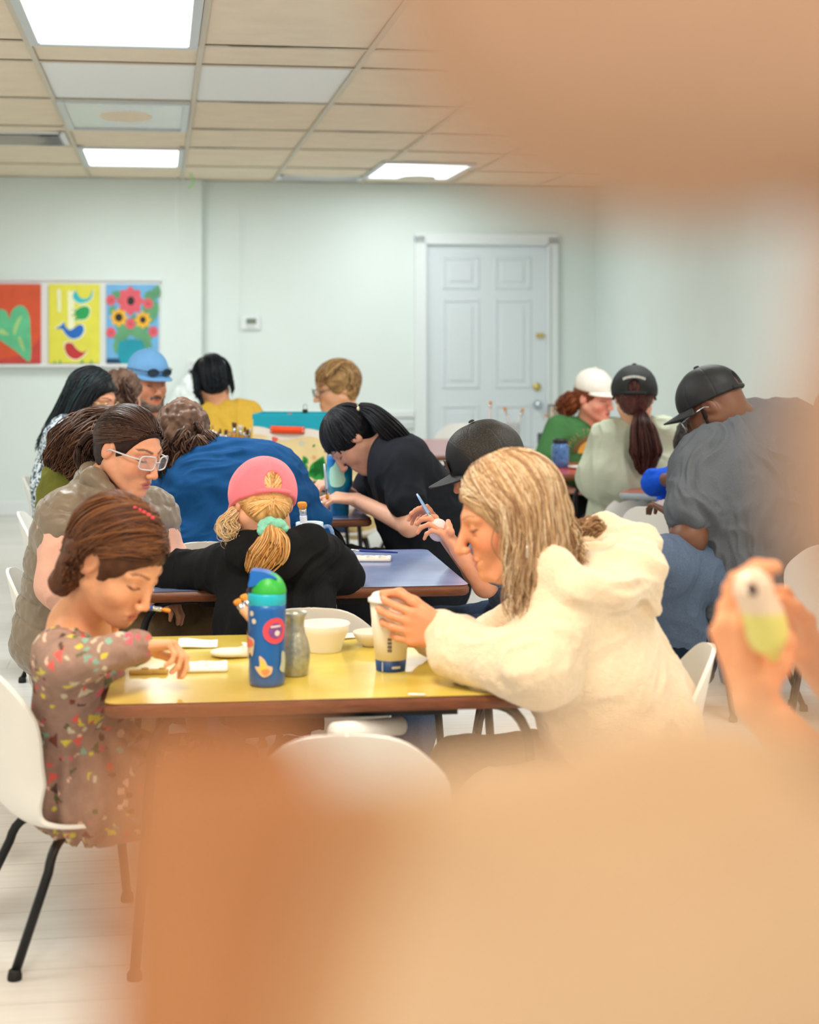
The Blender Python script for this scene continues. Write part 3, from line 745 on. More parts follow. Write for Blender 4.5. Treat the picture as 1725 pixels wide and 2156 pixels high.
def head_prims(S, H, neck, rn=.052, jaw=1.0, nose=1.0, cheek=1.0, chin=1.0, ears=True, brow=1.0, smile=False, age=0.0):
    s = H.s; p = H.p; M = H.M
    S.ell(p(-.012, 0, .028), H.r(.097, .076, .088), M, k=.02*s)
    S.ell(p(.028, 0, -.028), H.r(.062, .060*jaw, .080), M, k=.03*s)
    for q in (-1, 1):
        S.cone(p(-.002, q*.054*jaw, -.045), p(.060, q*.016, -.098*chin), .020*s, .0155*s, k=.025*s)
        S.ell(p(.054, q*.036, -.030), H.r(.026*cheek, .024*cheek, .026), M, k=.022*s)
        S.cone(p(.083, q*.012, .026), p(.068, q*.048, .024), .0095*s*brow, .008*s, k=.016*s)
    S.ell(p(.077, 0, -.099*chin), H.r(.017, .020, .016), M, k=.02*s)
    S.ell(p(.076, 0, -.068), H.r(.014, .028, .021), M, k=.02*s)
    for q in (-1, 1):
        S.ell(p(.100, q*.032, .008), H.r(.017, .018, .011), M, k=.014*s, op='-')
        S.ell(p(.0745, q*.032, .005), H.r(.0128, .0128, .0120), M, k=.004*s)
    S.cone(p(.088, 0, .014), p(.101+.013*nose, 0, -.034), .0078*s, .0110*s*nose**.5, k=.013*s)
    for q in (-1, 1):
        S.ell(p(.100+.004*nose, q*.0125, -.038), H.r(.010, .0075, .0075), M, k=.006*s)
        S.ell(p(.104+.006*nose, q*.006, -.0475), H.r(.005, .0035, .004), M, k=.003*s, op='-')
    S.ell(p(.0885, 0, -.0630), H.r(.0080, .023, .0048), M, k=.008*s)
    S.ell(p(.0870, 0, -.0745), H.r(.0085, .020, .0058), M, k=.008*s)
    if smile:
        S.ell(p(.101, 0, -.0700), H.r(.014, .018, .0032), M, k=.004*s, op='-')
        for q in (-1, 1): S.cone(p(.0985, q*.012, -.0695), p(.081, q*.030, -.0620), .0026*s, .0016*s, k=.004*s, op='-')
    else:
        S.ell(p(.102, 0, -.0690), H.r(.013, .024, .0013), M, k=.0035*s, op='-')
    if age:
        for q in (-1, 1):
            S.cone(p(.098, q*.020, -.044), p(.083, q*.036, -.070), .0030*s*age, .0016*s, k=.008*s, op='-')
            S.cone(p(.092, q*.020, -.006), p(.080, q*.040, -.012), .0022*s*age, .0015*s, k=.007*s, op='-')
            S.cone(p(.030, q*.050, -.085), p(.055, q*.034, -.108), .016*s, .014*s, k=.02*s)
    if ears:
        for q in (-1, 1):
            a = .35*q; E = np.array([H.F*math.cos(a)-H.L*math.sin(a)*1, H.L*math.cos(a)+H.F*math.sin(a), H.U])
            E = np.array([unit(H.F*.9-H.U*.25), unit(H.L), unit(H.U*.95+H.F*.2)])
            S.ell(p(-.012, q*.077, .002), H.r(.019, .009, .031), E, k=.007*s)
            S.ell(p(-.006, q*.087, .005), H.r(.010, .006, .019), E, k=.004*s, op='-')
    S.cone(p(-.028, 0, -.045), neck, rn*s, rn*1.12, k=.035*s)
def face_paint(H, skin, brow=(.05, .03, .02), lip=None, eyes='down', blush=.35, iris=(.05, .03, .02), lash=(.03, .02, .015), brow_w=1.0, rosy=(.62, .18, .12)):
    s = H.s; p = H.p; M = H.M; out = []
    sk = np.array(skin); lipc = np.array(lip) if lip is not None else sk*np.array([.85, .5, .5])
    for q in (-1, 1):
        out.append((p(.058, q*.042, -.030), M, H.r(.05, .032, .028), rosy, 1.0, blush))
        out.append((p(-.012, q*.08, .0), M, H.r(.03, .02, .038), rosy, 1.0, blush*.7))
    out.append((p(.112, 0, -.036), M, H.r(.022, .018, .018), rosy, 1.0, blush*.8))
    out.append((p(.094, 0, -.0635), M, H.r(.014, .023, .0058), lipc, .4, .85)); out.append((p(.093, 0, -.0738), M, H.r(.014, .020, .0068), lipc, .4, .85))
    out.append((p(.094, 0, -.0688), M, H.r(.02, .021, .0016), lipc*.3, .5, .9))
    for q in (-1, 1):
        for i in range(6):
            t = i/5; out.append((p(.088-.016*t, q*(.014+.036*t), .0275+.006*math.sin(math.pi*t*.8)), M, H.r(.02, .008, .0042*brow_w*(1-.35*t)), brow, .5, .8))
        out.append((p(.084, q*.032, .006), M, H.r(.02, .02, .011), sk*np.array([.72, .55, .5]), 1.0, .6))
        if eyes == 'open':
            out.append((p(.088, q*.032, .0045), M, H.r(.012, .0125, .0055), (.75, .72, .68), .3, 1.0))
            out.append((p(.088, q*.032, .0042), M, H.r(.014, .0058, .0058), iris, .2, 1.0))
            out.append((p(.087, q*.032, .0102), M, H.r(.014, .0150, .0022), lash, .4, .95))
        else:
            for i in range(5):
                t = (i-2)/2; out.append((p(.085-.004*t*t, q*(.032+.0125*t), -.0015+.002*t*t+.0015*t), M, H.r(.014, .0062, .0027), lash, .4, 1.0))
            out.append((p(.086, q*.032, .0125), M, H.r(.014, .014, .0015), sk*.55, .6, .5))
    return out
def finger_chain(S, base, D, N, lens, curls, r, k=.004):
    pts = [V3(base)]; d = unit(D); n = unit(N); ang = 0
    for L_, c in zip(lens, curls):
        ang += math.radians(c); v = d*math.cos(ang)+n*math.sin(ang); pts.append(pts[-1]+v*L_)
    m = len(pts)
    S.chain(pts, [r*(1-.28*i/(m-1)) for i in range(m)], k)
    return pts
def hand_prims(S, Wr, D, N, side=1, s=1.0, curl=(25, 35, 25), spread=6, thumb=None, curls=None, k=.006):
    """side +1: right hand (thumb on D x N). Five fingers on a palm; returns the finger tip positions"""
    D = unit(D); N = unit(V3(N)-D*(V3(N)@D)); T = np.cross(D, N)*side; Wr = V3(Wr); tips = []
    offs = [.031, .0105, -.0105, -.030]; kl = [.088, .092, .088, .079]; ln = [(.042, .026, .021), (.046, .030, .023), (.042, .028, .022), (.033, .021, .019)]
    for i in range(4):
        kn = Wr+(D*kl[i]+T*offs[i])*s-N*.003*s
        S.cone(Wr+T*offs[i]*.45*s+D*.005*s, kn, .0175*s, .0118*s, k=.012*s, flat=N, fs=.9)
        a = math.radians(spread*(1.5-i)); Df = D*math.cos(a)+T*math.sin(a)
        cu = curls[i] if curls else curl
        pts = finger_chain(S, kn, Df, N, [x*s for x in ln[i]], cu, (.0096, .0098, .0094, .0082)[i]*s, .005*s); tips.append(pts[-1])
    tb = Wr+(D*.022+T*.024)*s+N*.004*s
    if thumb is None:
        td = unit(D*.65+T*.75+N*.25); pts = [tb, tb+td*.042*s, tb+td*.042*s+unit(D*.85+T*.35+N*.35)*.034*s, tb+td*.042*s+unit(D*.85+T*.35+N*.35)*.034*s+unit(D*.95+N*.35)*.027*s]
    else: pts = [tb]+[V3(q) for q in thumb]
    S.chain([Wr+T*.01*s]+pts, [.019*s, .0155*s, .0128*s, .0110*s, .0088*s][:len(pts)+1], k=.009*s); tips.append(pts[-1])
    return tips
def folds(amp=.006, fr=9, seed=0, ax=None, ridge=.6):
    def f(v, n):
        q = v*fr; w = vnoise(v*fr*.6, seed)
        st = np.array([1.5, 1.5, .75]) if ax is None else np.array(ax, float)
        a = vnoise(q*st*.8+w[:, None]*1.2, seed+1)
        r = 1-np.abs(vnoise(q*st+w[:, None]*1.8, seed+2))*2.4
        r2 = 1-np.abs(vnoise(q*st*2.1+w[:, None]*2.2, seed+6))*2.4
        return amp*1.25*((1-ridge)*a+ridge*r+.38*np.maximum(r2, -.4))
    return f
SKIN_F = C(226, 164, 130)
def M_skin(): return mat('skin', (1, 1, 1), .48, attr=True, noise=.05, nscale=60, sss=.12, bump=.05, bscale=250)
def M_hair(): return mat('hair', (1, 1, 1), .42, attr=True, noise=.12, nscale=90, spec=.22)
def M_cloth(name, c, **k): return mat('cloth_'+name, c, k.pop('rough', .85), noise=k.pop('noise', .06), nscale=k.pop('nscale', 60), bump=k.pop('bump', .25), bscale=k.pop('bscale', 350), sheen=k.pop('sheen', 0.0), spec=k.pop('spec', .15), **k)
class Person:
    def __init__(s, label, head, hip, by, skin=SKIN_F, neck=None, shw=.165, shdrop=.035, L=None, R=None, h=.005, legs=None, size=1.0,
                 headk={}, paint={}, hands='auto', shoulders=None, group=None, spread=.10, feet=True, torso_r=.085, rn=.05):
        s.H = H = Head(*head); s.skin = skin; s.h = h; s.size = size
        s.hip = V3(P(*hip)); s.bF, s.bL, s.bU = frame(by)
        s.neck = V3(P(*neck)) if neck is not None else H.p(-.055, 0, -.155)
        base = (s.hip[0], s.hip[1], 0)
        s.t = thing('person', label, 'person', base, 0, group)
        sp = unit(s.neck-s.hip)
        dn = -sp*shdrop*size
        if shoulders: s.SL, s.SR = V3(shoulders[0]), V3(shoulders[1])
        else: s.SL = s.neck+s.bL*shw*size+dn; s.SR = s.neck-s.bL*shw*size+dn
        s.arms = []
        for q, S_, a in ((1, s.SL, L), (-1, s.SR, R)):
            if a is None:
                el = S_+s.bF*.10*size+s.bL*q*.04-np.array([0, 0, .24*size]); wr = el+s.bF*.20*size-s.bL*q*.06+np.array([0, 0, .04])
                a = dict(el=el, wr=wr)
            else:
                a = dict(a); a['el'] = V3(a['el']); a['wr'] = V3(a['wr'])
            a['sh'] = S_; a['q'] = q; s.arms.append(a)
        s.legs = []
        for q in (1, -1):
            hp = s.hip+s.bL*q*.085*size
            if legs and legs.get(q): kn, an = V3(legs[q][0]), V3(legs[q][1])
            else:
                kn = hp+s.bF*.36*size+s.bL*q*spread*.6; kn[2] = max(.36*size, s.hip[2]-.02)
                an = kn+s.bF*.05; an[2] = .07
            s.legs.append((hp, kn, an))
        # ---- body: one continuous surface
        S = SDF()
        head_prims(S, H, s.neck, rn=rn, **headk)
        r = torso_r*size
        S.cone(s.neck-sp*.04, s.hip, r, r*1.1, k=.05)
        for a in s.arms:
            S.cone(s.neck-sp*.05, a['sh'], .05*size, .043*size, k=.04)
            am = a.get('am', 1.0); S.cone(a['sh'], a['el'], .043*size*am, .036*size*am, k=.02); S.cone(a['el'], a['wr'], .037*size*am, .0255*size, k=.02)
            D = a.get('D', unit(a['wr']-a['el'])); N = a.get('N', np.array([0, 0, -1.]))
            a['tips'] = hand_prims(S, a['wr'], D, N, side=-a['q'], s=a.get('hs', size), curl=a.get('curl', (22, 35, 25)), curls=a.get('curls'), thumb=a.get('thumb'), spread=a.get('spread', 6))
        for hp, kn, an in s.legs:
            S.cone(hp, kn, .068*size, .05*size, k=.03); S.cone(kn, an, .046*size, .034*size, k=.02)
            S.cone(an, an+s.bF*.13*size-np.array([0, 0, .035]), .034*size, .026*size, k=.02)
        nails = []
        for a in s.arms:
            if a.get('nail') is not None:
                for tp in a['tips']: nails.append((tp, np.eye(3), (.0085,)*3, a['nail'], .4, .9))
        def base_col(v, sk=np.array(skin)):
            n = vnoise(v*55, 5)*.5+vnoise(v*17, 9)*.5
            return sk[None, :]*(1+n[:, None]*np.array([.04, .07, .07]))
        s.body = sdf_obj(S, h, 'body', M_skin(), s.t, None, face_paint(H, skin, **paint)+nails, base_col)
    def shirt(s, name, m, sleeve='long', rc=.105, rw=.10, rh=.125, sl=1.0, extra=None, disp=None, h=None, hem=None, cut=None, part='shirt', k=.05, collar=0, base=None, paint=None, up=0.0):
        S = SDF(); z = s.size; sp = unit(s.neck-s.hip); sp0 = sp
        mid = (s.neck+s.hip)/2
        top = s.neck-sp*.05*z
        S.cone(s.SL+(s.SR-s.SL)*.12-sp*.02, s.SR+(s.SL-s.SR)*.12-sp*.02, .062*z, .062*z, k=k)
        S.cone(s.neck-sp*(.01-up), s.neck-sp*.12, .062*z, .08*z, k=k)
        for q, sh in ((1, s.SL), (-1, s.SR)):
            a = sh+(s.neck-sh)*.42-sp*.07; b = mid+s.bL*q*.065*z; c = s.hip+s.bL*q*.075*z
            S.cone(a, b, rc*z, rw*z, k=k); S.cone(b, c, rw*z, rh*z, k=k)
        for a in s.arms:
            if sleeve == 'short':
                e = a['sh']+(a['el']-a['sh'])*a.get('cut', .62)
                S.cone(a['sh'], e, .062*z*sl, .066*z*sl, k=.035)
                S.half(e, unit(a['el']-a['sh']), k=.004) if False else None
            elif sleeve == 'long':
                w = a['wr']-(a['wr']-a['el'])*a.get('cuff', .06)
                S.cone(a['sh'], a['el'], .060*z*sl, .052*z*sl, k=.035); S.cone(a['el'], w, .052*z*sl, .040*z*sl, k=.03)
            elif sleeve == 'none':
                e = a['sh']+(a['el']-a['sh'])*.16; S.cone(a['sh'], e, .084*z*sl, .080*z*sl, k=.03)
        if collar:
            S.cone(s.neck+sp*.0, s.neck+sp*collar, .066*z, .072*z, k=.02); S.ell(s.neck+sp*(collar+.02), (.06*z, .06*z, .045), k=.01, op='-')
        if extra: extra(S, s)
        return sdf_obj(S, h or s.h*1.2, part, m, s.t, disp or folds(.006*z, 9, len(name)), paint, base)
    def pants(s, m, r=(.085, .066, .05), disp=None, h=None, cuff=.0, part='trousers'):
        S = SDF(); z = s.size
        S.cone(s.hip+s.bL*.06*z, s.hip-s.bL*.06*z, .105*z, k=.04)
        for hp, kn, an in s.legs:
            S.cone(hp, kn, r[0]*1.15*z, r[1]*1.15*z, k=.03); S.cone(kn, an+(kn-an)*cuff, r[1]*z*1.05, r[2]*z, k=.03)
        return sdf_obj(S, h or max(s.h*1.5, .008), part, m, s.t, disp or folds(.006, 9, 4))
    def shoes(s, m):
        for hp, kn, an in s.legs:
            S = SDF(); z = s.size
            S.cone(an+np.array([0, 0, -.02])-s.bF*.03*z, an+s.bF*.15*z+np.array([0, 0, -.03]), .038*z, .034*z, k=.02).half(an-np.array([0, 0, .066]), (0, 0, -1), k=.006)
            sdf_obj(S, .007, 'shoe', m, s.t)
# ------------------------------------------------------------------ hair
def dir3(f, l, u): return unit((f, l, u))
def rng(seed): return np.random.RandomState(seed)
def palette(cols, n, rs, var=.12):
    cols = np.array(cols); c = cols[rs.randint(0, len(cols), n)]
    return c*(1+rs.uniform(-var, var, (n, 1)))
HC = (-.016, 0, .034); HR = (.106, .087, .095)
def hair_cap(H, name, cols, parent, cut=None, h=.004, grow=1.0, seed=1, extra=None, disp=.003, front=.0, nape=-.075, side=0.0, m=None, part='hair'):
    """base layer of hair over the skull, cut away from the face; cut(S) can add shapes"""
    S = SDF(); p = H.p
    S.ell(p(*HC), H.r(HR[0]*grow, HR[1]*grow, HR[2]*grow), H.M, k=.01)
    S.ell(p(-.05, 0, -.02), H.r(.056*grow, .062*grow, .064), H.M, k=.03*H.s)
    if cut is None:
        S.ell(p(.108, 0, -.035+front), H.r(.080, .112, .098), H.M, k=.012*H.s, op='-')
        S.ell(p(.055, 0, -.10), H.r(.088, .13, .098), H.M, k=.012*H.s, op='-')
        S.half(p(0, 0, nape), -H.U, k=.01)
    else: cut(S)
    if extra: extra(S)
    rs = rng(seed); c0 = np.array(cols[0]); c1 = np.array(cols[-1])
    def base(v):
        t = (vnoise(((v-H.c)@H.M.T)*np.array([30, 70, 30]), seed)+1)/2
        return c0*(1-t[:, None])+c1*t[:, None]
    return sdf_obj(S, h, part, m or M_hair(), parent, (lambda v, n: disp*vnoise(v*np.array([70, 70, 70]), seed)), None, base)
def flow(H, a, b, n=10, grow=1.02, lift=0.0, hc=None, hr=None):
    """path on the skull from direction a to direction b (head coordinates)"""
    a, b = unit(a), unit(b); w = math.acos(max(-1, min(1, float(a@b)))); out = []
    for i in range(n):
        t = i/(n-1)
        v = a*(1-t)+b*t if w < 1e-3 else (a*math.sin((1-t)*w)+b*math.sin(t*w))/math.sin(w)
        v = v/np.linalg.norm(v); g = grow+lift*math.sin(math.pi*t)
        q = np.array(hc or HC)+v*np.array(hr or HR)*g
        out.append(H.p(*q))
    return np.array(out)
def scalp_strands(H, name, starts, end, n, cols, parent, rad=.0022, seed=2, grow=1.02, jit=.12, endjit=.05, m=None, k=11, part='hair_strands', hc=None, hr=None):
    rs = rng(seed); L_ = []
    for i in range(n):
        a = unit(np.array(starts[rs.randint(len(starts))])+rs.normal(0, jit, 3)); b = unit(np.array(end)+rs.normal(0, endjit, 3))
        L_.append(flow(H, a, b, k, grow+rs.uniform(-.012, .02), 0.0, hc, hr))
    rd = np.tile(np.linspace(.8, 1, k)*rad*H.s, (n, 1))*rs.uniform(.6, 1.3, (n, 1))
    return strands_obj(part, L_, rd, palette(cols, n, rs), m or M_hair(), parent)
def bundle(path, radii, n, cols, parent, rad=.002, seed=3, wave=0.0, wf=3.0, taper=.4, k=22, flat=1.0, m=None, part='hair_strands', frizz=0.0, ends=.12):
    pts = [Vector(V3(q)) for q in path]; sp = smooth_path(pts, 8)
    idx = np.linspace(0, len(sp)-1, k); P0 = np.array([sp[int(round(i))] for i in idx]); tt = np.linspace(0, 1, k)
    R_ = np.interp(tt, np.linspace(0, 1, len(radii)), radii)
    t = np.gradient(P0, axis=0); t /= np.linalg.norm(t, axis=1, keepdims=True)
    ref = np.array([0, 1., 0]) if abs(t[:, 1]).mean() < .8 else np.array([1., 0, 0])
    s = np.cross(t, ref); s /= np.linalg.norm(s, axis=1, keepdims=True); u = np.cross(s, t)
    rs = rng(seed); L_ = []; RD = []
    for i in range(n):
        a = rs.uniform(0, 2*math.pi); q = math.sqrt(rs.uniform(.15, 1)); ph = rs.uniform(0, 6.28); tw = rs.uniform(-.5, .5)
        ang = a+tw*tt; x = np.cos(ang)*q; y = np.sin(ang)*q*flat
        w = wave*np.sin(wf*2*math.pi*tt+ph)*tt; w2 = wave*np.cos(wf*2*math.pi*tt+ph*1.7)*tt
        line = P0+s*((x*R_)+w)[:, None]+u*((y*R_)+w2)[:, None]
        if frizz: line = line+np.cumsum(rs.normal(0, frizz, (k, 3)), 0)
        e = 1-rs.uniform(0, ends)
        line = np.stack([np.interp(tt*e, tt, line[:, c]) for c in range(3)], 1)
        L_.append(line); RD.append(rad*rs.uniform(.6, 1.3)*(1-taper*tt))
    return strands_obj(part, L_, np.array(RD), palette(cols, n, rs), m or M_hair(), parent)
def falling(H, parts, n, cols, parent, drop=.25, rad=.0022, seed=4, wave=.006, wf=2.5, k=26, grow=1.04, spreadout=.02, m=None, part='hair_strands', down=(0, 0, -1), frac=.42, back=0.0, ends=.2, clump=0.0):
    """loose hair: from the parting (list of (start dir, side dir)) over the skull, then hanging"""
    rs = rng(seed); L_ = []; RD = []; dn = unit(down); kh = int(k*frac)
    for i in range(n):
        a, b = parts[rs.randint(len(parts))]
        a = unit(np.array(a)+rs.normal(0, .10, 3)); b = unit(np.array(b)+rs.normal(0, .13, 3))
        g = grow+rs.uniform(-.02, .07)
        top = flow(H, a, b, kh, g, .0)
        vel = top[-1]-top[-2]; vel = vel/np.linalg.norm(vel)
        out = unit(top[-1]-H.p(*HC)); out = unit(out-dn*(out@dn))
        dl = drop*(1-rs.uniform(0, ends)); st = dl/(k-kh); q = top[-1].copy(); ln = list(top); ph = rs.uniform(0, 6.28); amp = wave*rs.uniform(.5, 1.3)
        so = rs.uniform(-.3, 1)*spreadout
        for j in range(k-kh):
            t = (j+1)/(k-kh); vel = unit(vel*(1-.35)+dn*.35)
            q = q+vel*st+out*so*st*3
            ln.append(q+amp*t*(out*math.sin(wf*6.28*t+ph)+np.cross(out, dn)*math.cos(wf*6.28*t+ph*1.3)))
        L_.append(ln); RD.append(rad*H.s*rs.uniform(.6, 1.3)*np.linspace(1, .5, k))
    return strands_obj(part, L_, np.array(RD), palette(cols, n, rs), m or M_hair(), parent)
# ------------------------------------------------------------------ caps and glasses
def cap(P_, m, mb=None, brim=.075, width=68, curv=.9, grow=1.0, plane=.035, tilt=0, hole=False, square=False, low=0.0, seam=True, flatness=None, hm=None, h=.0032, button=True, yaw=0, part='cap'):
    """baseball cap on the head of person P_; brim towards the face"""
    H = P_.H; p = H.p; s = H.s; S = SDF()
    a = math.radians(tilt); U2 = unit(H.U*math.cos(a)+H.F*math.sin(a)); F2 = unit(H.F*math.cos(a)-H.U*math.sin(a))
    M = np.array([F2, H.L, U2]); c = p(-.010, 0, plane+.002); g = grow
    def q(f, l, u): return c+s*(f*F2+l*H.L+u*U2)
    if square:
        S.ell(q(-.004, 0, -.004), H.r(.116*g, .097*g, .116*g), M, k=.01); S.ell(q(.045, 0, .012), H.r(.070*g, .082*g, .092*g), M, k=.02*s)
    else: S.ell(q(0, 0, -.002), H.r(.117*g, .097*g, .104*g), M, k=.01)
    S.half(q(0, 0, -.018-low), -U2, k=.004)
    if hole:
        S.ell(q(-.118, 0, .012-low), H.r(.036, .026, .034), M, k=.003, op='-')
    def dsp(v, n):
        w = (v-c)@M.T; az = np.arctan2(w[:, 1], w[:, 0]); sm = np.exp(-((np.abs((az/(math.pi/3)+.5) % 1-.5)*math.pi/3)/.03)**2)
        return -.0012*sm+.0012*vnoise(v*40, 2)
    o = sdf_obj(S, h, part, m, P_.t, dsp)
    if hole:
        MB().tube([q(-.114*g*math.cos(t)*1.0, .094*g*math.sin(t), -.012-low) for t in np.linspace(-.55, .55, 9)], [.0065*s]*9, 8).build('strap', m, None)
        world_child(bpy.data.objects[[ob.name for ob in bpy.data.objects if ob.name.startswith('strap')][-1]], P_.t) if False else None
        st = [ob for ob in COL.objects if ob.name.startswith('strap') and ob.parent is None][-1]; world_child(st, P_.t)
    if button:
        b = MB().lathe([(.010*s, 0), (.0095*s, .004*s), (.006*s, .0065*s), (0, .0075*s)], (0, 0, 0), 12, M=Matrix([list(r_) for r_ in np.array([F2, H.L, U2]).T]).to_4x4())
        b.v = [tuple(np.array(v)+q(0, 0, .101*g if not square else .114*g)) for v in b.v]
        world_child(b.build('button', m), P_.t)
    if brim:
        A = math.radians(width); vs = []
        def fn(u, v):
            t = (u-.5)*2*A; fl = math.cos(t)
            f = .110*g*math.cos(t)+v*brim*max(0.0, math.cos(t*math.pi/2/A))**.55; l = .092*g*math.sin(t)*(1+.06*v)
            return q(f, l, -.012-curv*3.2*l*l*(.3+.7*v)-.10*v*brim)
        ob = MB().grid(fn, 25, 9).build('brim', mb or m)
        md = ob.modifiers.new('thick', 'SOLIDIFY'); md.thickness = .0045*s; md.offset = 0
        world_child(ob, P_.t)
    return q, M
def glasses(P_, m, lens_m, w=.046, hh=.034, r=.0022, sq=True, drop=0.0, fwd=.0):
    H = P_.H; s = H.s; fr = MB(); ln = MB()
    for sd in (-1, 1):
        cx = sd*.0325; pts = []; n = 20
        for i in range(n):
            a = 2*math.pi*i/n; e = 4.0 if sq else 2.0
            x = math.copysign(abs(math.cos(a))**(2/e), math.cos(a))*w/2; z = math.copysign(abs(math.sin(a))**(2/e), math.sin(a))*hh/2
            pts.append(H.p(.108+fwd-abs(cx+x)*.16-(cx+x)**2*2.2, cx+x, .002+z-drop))
        fr.tube(pts, r*s, 8, closed=True)
        ln.add(pts, [tuple(range(n))], 0, False)
        fr.tube([H.p(.093+fwd, sd*.056, .010-drop), H.p(.07, sd*.074, .010-drop), H.p(.0, sd*.082, .006-drop*.3), H.p(-.02, sd*.080, -.008)], [r*s*1.1]*4, 6)
    fr.tube([H.p(.108+fwd, -.010, .006-drop), H.p(.112+fwd, 0, .008-drop), H.p(.108+fwd, .010, .006-drop)], r*s, 6)
    o = world_child(fr.build('glasses_frame', m), P_.t)
    lo = world_child(ln.build('glasses_lenses', lens_m), P_.t)
    return o
def M_lens(): return mat('eyeglass_lens', (.9, .93, 1), .05, alpha=.16, spec=.8)
# ================================================================== people near the yellow and blue tables
BROWN = [C(74, 44, 28), C(96, 60, 38), C(58, 36, 26)]
# ---- girl in the patterned dress (left of the yellow table)
def pw(px, py, d): return V3(P(px, py, d))
g = Person('girl in a taupe printed dress at the left end of the yellow table', (246, 1184, 3.55, 62, 33, 0, 1.03),
    hip=(172, 1650, 3.66), by=72, skin=C(228, 164, 122), neck=(165, 1300, 3.62), shw=.115, size=.80, h=.0032, rn=.043,
    shoulders=(pw(175, 1345, 3.80), pw(120, 1370, 3.48)),
    R=dict(el=pw(135, 1402, 3.36), wr=pw(292, 1362, 3.52), D=(1, .12, .02), N=(.25, -.25, -1), curls=[(62, 25, 15), (48, 40, 30), (55, 55, 35), (60, 55, 35)], spread=4, hs=.80, cuff=.02),
    L=dict(el=pw(215, 1420, 3.82), wr=pw(232, 1345, 3.72), D=(.25, -.1, 1), N=(-1, -.2, .2), curl=(45, 60, 30), hs=.78, cuff=.2),
    headk=dict(nose=.62, cheek=1.12, chin=.93, jaw=.98, brow=.7), paint=dict(brow=C(120, 76, 50), lip=C(196, 98, 84), blush=.45, rosy=C(226, 138, 104), lash=C(84, 52, 38), brow_w=.9),
    legs={1: (pw(420, 1660, 3.78), pw(400, 1960, 3.8)), -1: (pw(430, 1680, 3.6), pw(410, 1990, 3.62))})
def dress_base(v):
    c = np.tile(np.array(C(150, 120, 106)), (len(v), 1)); rs = rng(12); n = vnoise(v*80, 3); c = c*(1+.12*n[:, None])
    pal = [C(214, 92, 84), C(206, 190, 70), C(128, 168, 150), C(228, 188, 166), C(112, 60, 50), C(200, 96, 110), C(90, 92, 62), C(196, 186, 160), C(80, 56, 48)]
    lo, hi = v.min(0), v.max(0)
    for i in range(820):
        q = v[rs.randint(len(v))]; r = rs.uniform(.0042, .0085); a = rs.uniform(0, 3.14); e = rs.uniform(.45, 1.0)
        m = np.nonzero(np.abs(v-q).max(1) < .022)[0]
        if not len(m): continue
        d = v[m]-q; x = d[:, 0]*math.cos(a)+d[:, 2]*math.sin(a); z = -d[:, 0]*math.sin(a)+d[:, 2]*math.cos(a)
        kind = i % 4
        rr_ = np.sqrt((x/r)**2+(z/(r*e))**2+(d[:, 1]/.02)**2) if kind < 2 else (np.maximum(np.abs(x)/r*.8+z/r*.6, -z/r*1.2) if kind == 2 else np.sqrt((x/(r*1.3))**2+((z+8*x*x*6)/(r*.45))**2))
        c[m[rr_ < 1]] = pal[rs.randint(len(pal))]
    return c
def dress_extra(S, s):
    S.cone(s.hip+np.array([.0, 0, .10]), s.hip+np.array([.03, -.02, .0]), .085, .105, k=.05)
    S.cone(s.hip+np.array([.04, -.02, .0]), s.hip+np.array([.24, 0, -.0]), .105, .105, k=.06)
def dress_disp(v, n):
    f1 = folds(.006, 9, 3)(v, n); zt = g.hip[2]+.13
    w = np.clip((zt-v[:, 2])/.05, 0, 1); a = np.arctan2(v[:, 1]-g.hip[1], v[:, 0]-g.hip[0])
    return f1*(1-.4*w)+w*.008*np.sin(a*15+3*vnoise(v*7, 8))
g.shirt('dress', mat('cloth_dress', (1, 1, 1), .9, attr=True, noise=.08, nscale=120, bump=.25, bscale=400), 'long', rc=.088, rw=.086, rh=.105, sl=1.0, extra=dress_extra, disp=dress_disp, h=.0036, part='dress', base=dress_base)
g.pants(M_cloth('leggings', C(110, 84, 80)), (.062, .05, .036), part='leggings'); g.shoes(M_cloth('shoe_brown', C(90, 70, 60)))
GH = [C(92, 56, 34), C(112, 70, 42), C(70, 42, 28)]
def girl_cut(S):
    H = g.H; p = H.p
    S.ell(p(.108, 0, -.035), H.r(.078, .115, .092), H.M, k=.012, op='-'); S.ell(p(.05, 0, -.10), H.r(.075, .14, .09), H.M, k=.012, op='-')
    for q in (-1, 1): S.ell(p(-.008, q*.095, -.004), H.r(.026, .04, .036), H.M, k=.008, op='-')
def girl_bob(S):
    H = g.H; p = H.p
    for q in (-1, 1): S.cone(p(-.05, q*.06, .0), p(-.058, q*.058, -.085), .036, .030, k=.03)
    S.cone(p(-.075, .0, .0), p(-.08, 0, -.07), .05, .035, k=.03)
hair_cap(g.H, 'girl', GH, g.t, cut=girl_cut, extra=girl_bob, h=.0035, seed=5, disp=.003, grow=1.02)
pts_ = []
falling(g.H, [((.25, .1, 1), (-.55, -1, -.35)), ((.5, -.1, .9), (-.45, -1, -.3)), ((0, 0, 1), (-1, -.4, -.2)), ((.25, .1, 1), (-.7, 1, -.3)), ((-.2, 0, 1), (-1, .3, -.3)), ((.3, .2, .9), (-.3, -1, -.1))], 420, GH, g.t, drop=.075, rad=.0024, seed=7, wave=.004, grow=1.06, spreadout=.0, down=(-.25, -.05, -1), ends=.35, frac=.7)
scalp_strands(g.H, 'fringe', [(.75, -.1, .62), (.8, -.35, .5), (.72, .2, .65), (.6, -.1, .8)], (.12, -1.0, .16), 160, GH, g.t, rad=.0024, seed=9, grow=1.05, jit=.07, endjit=.10)
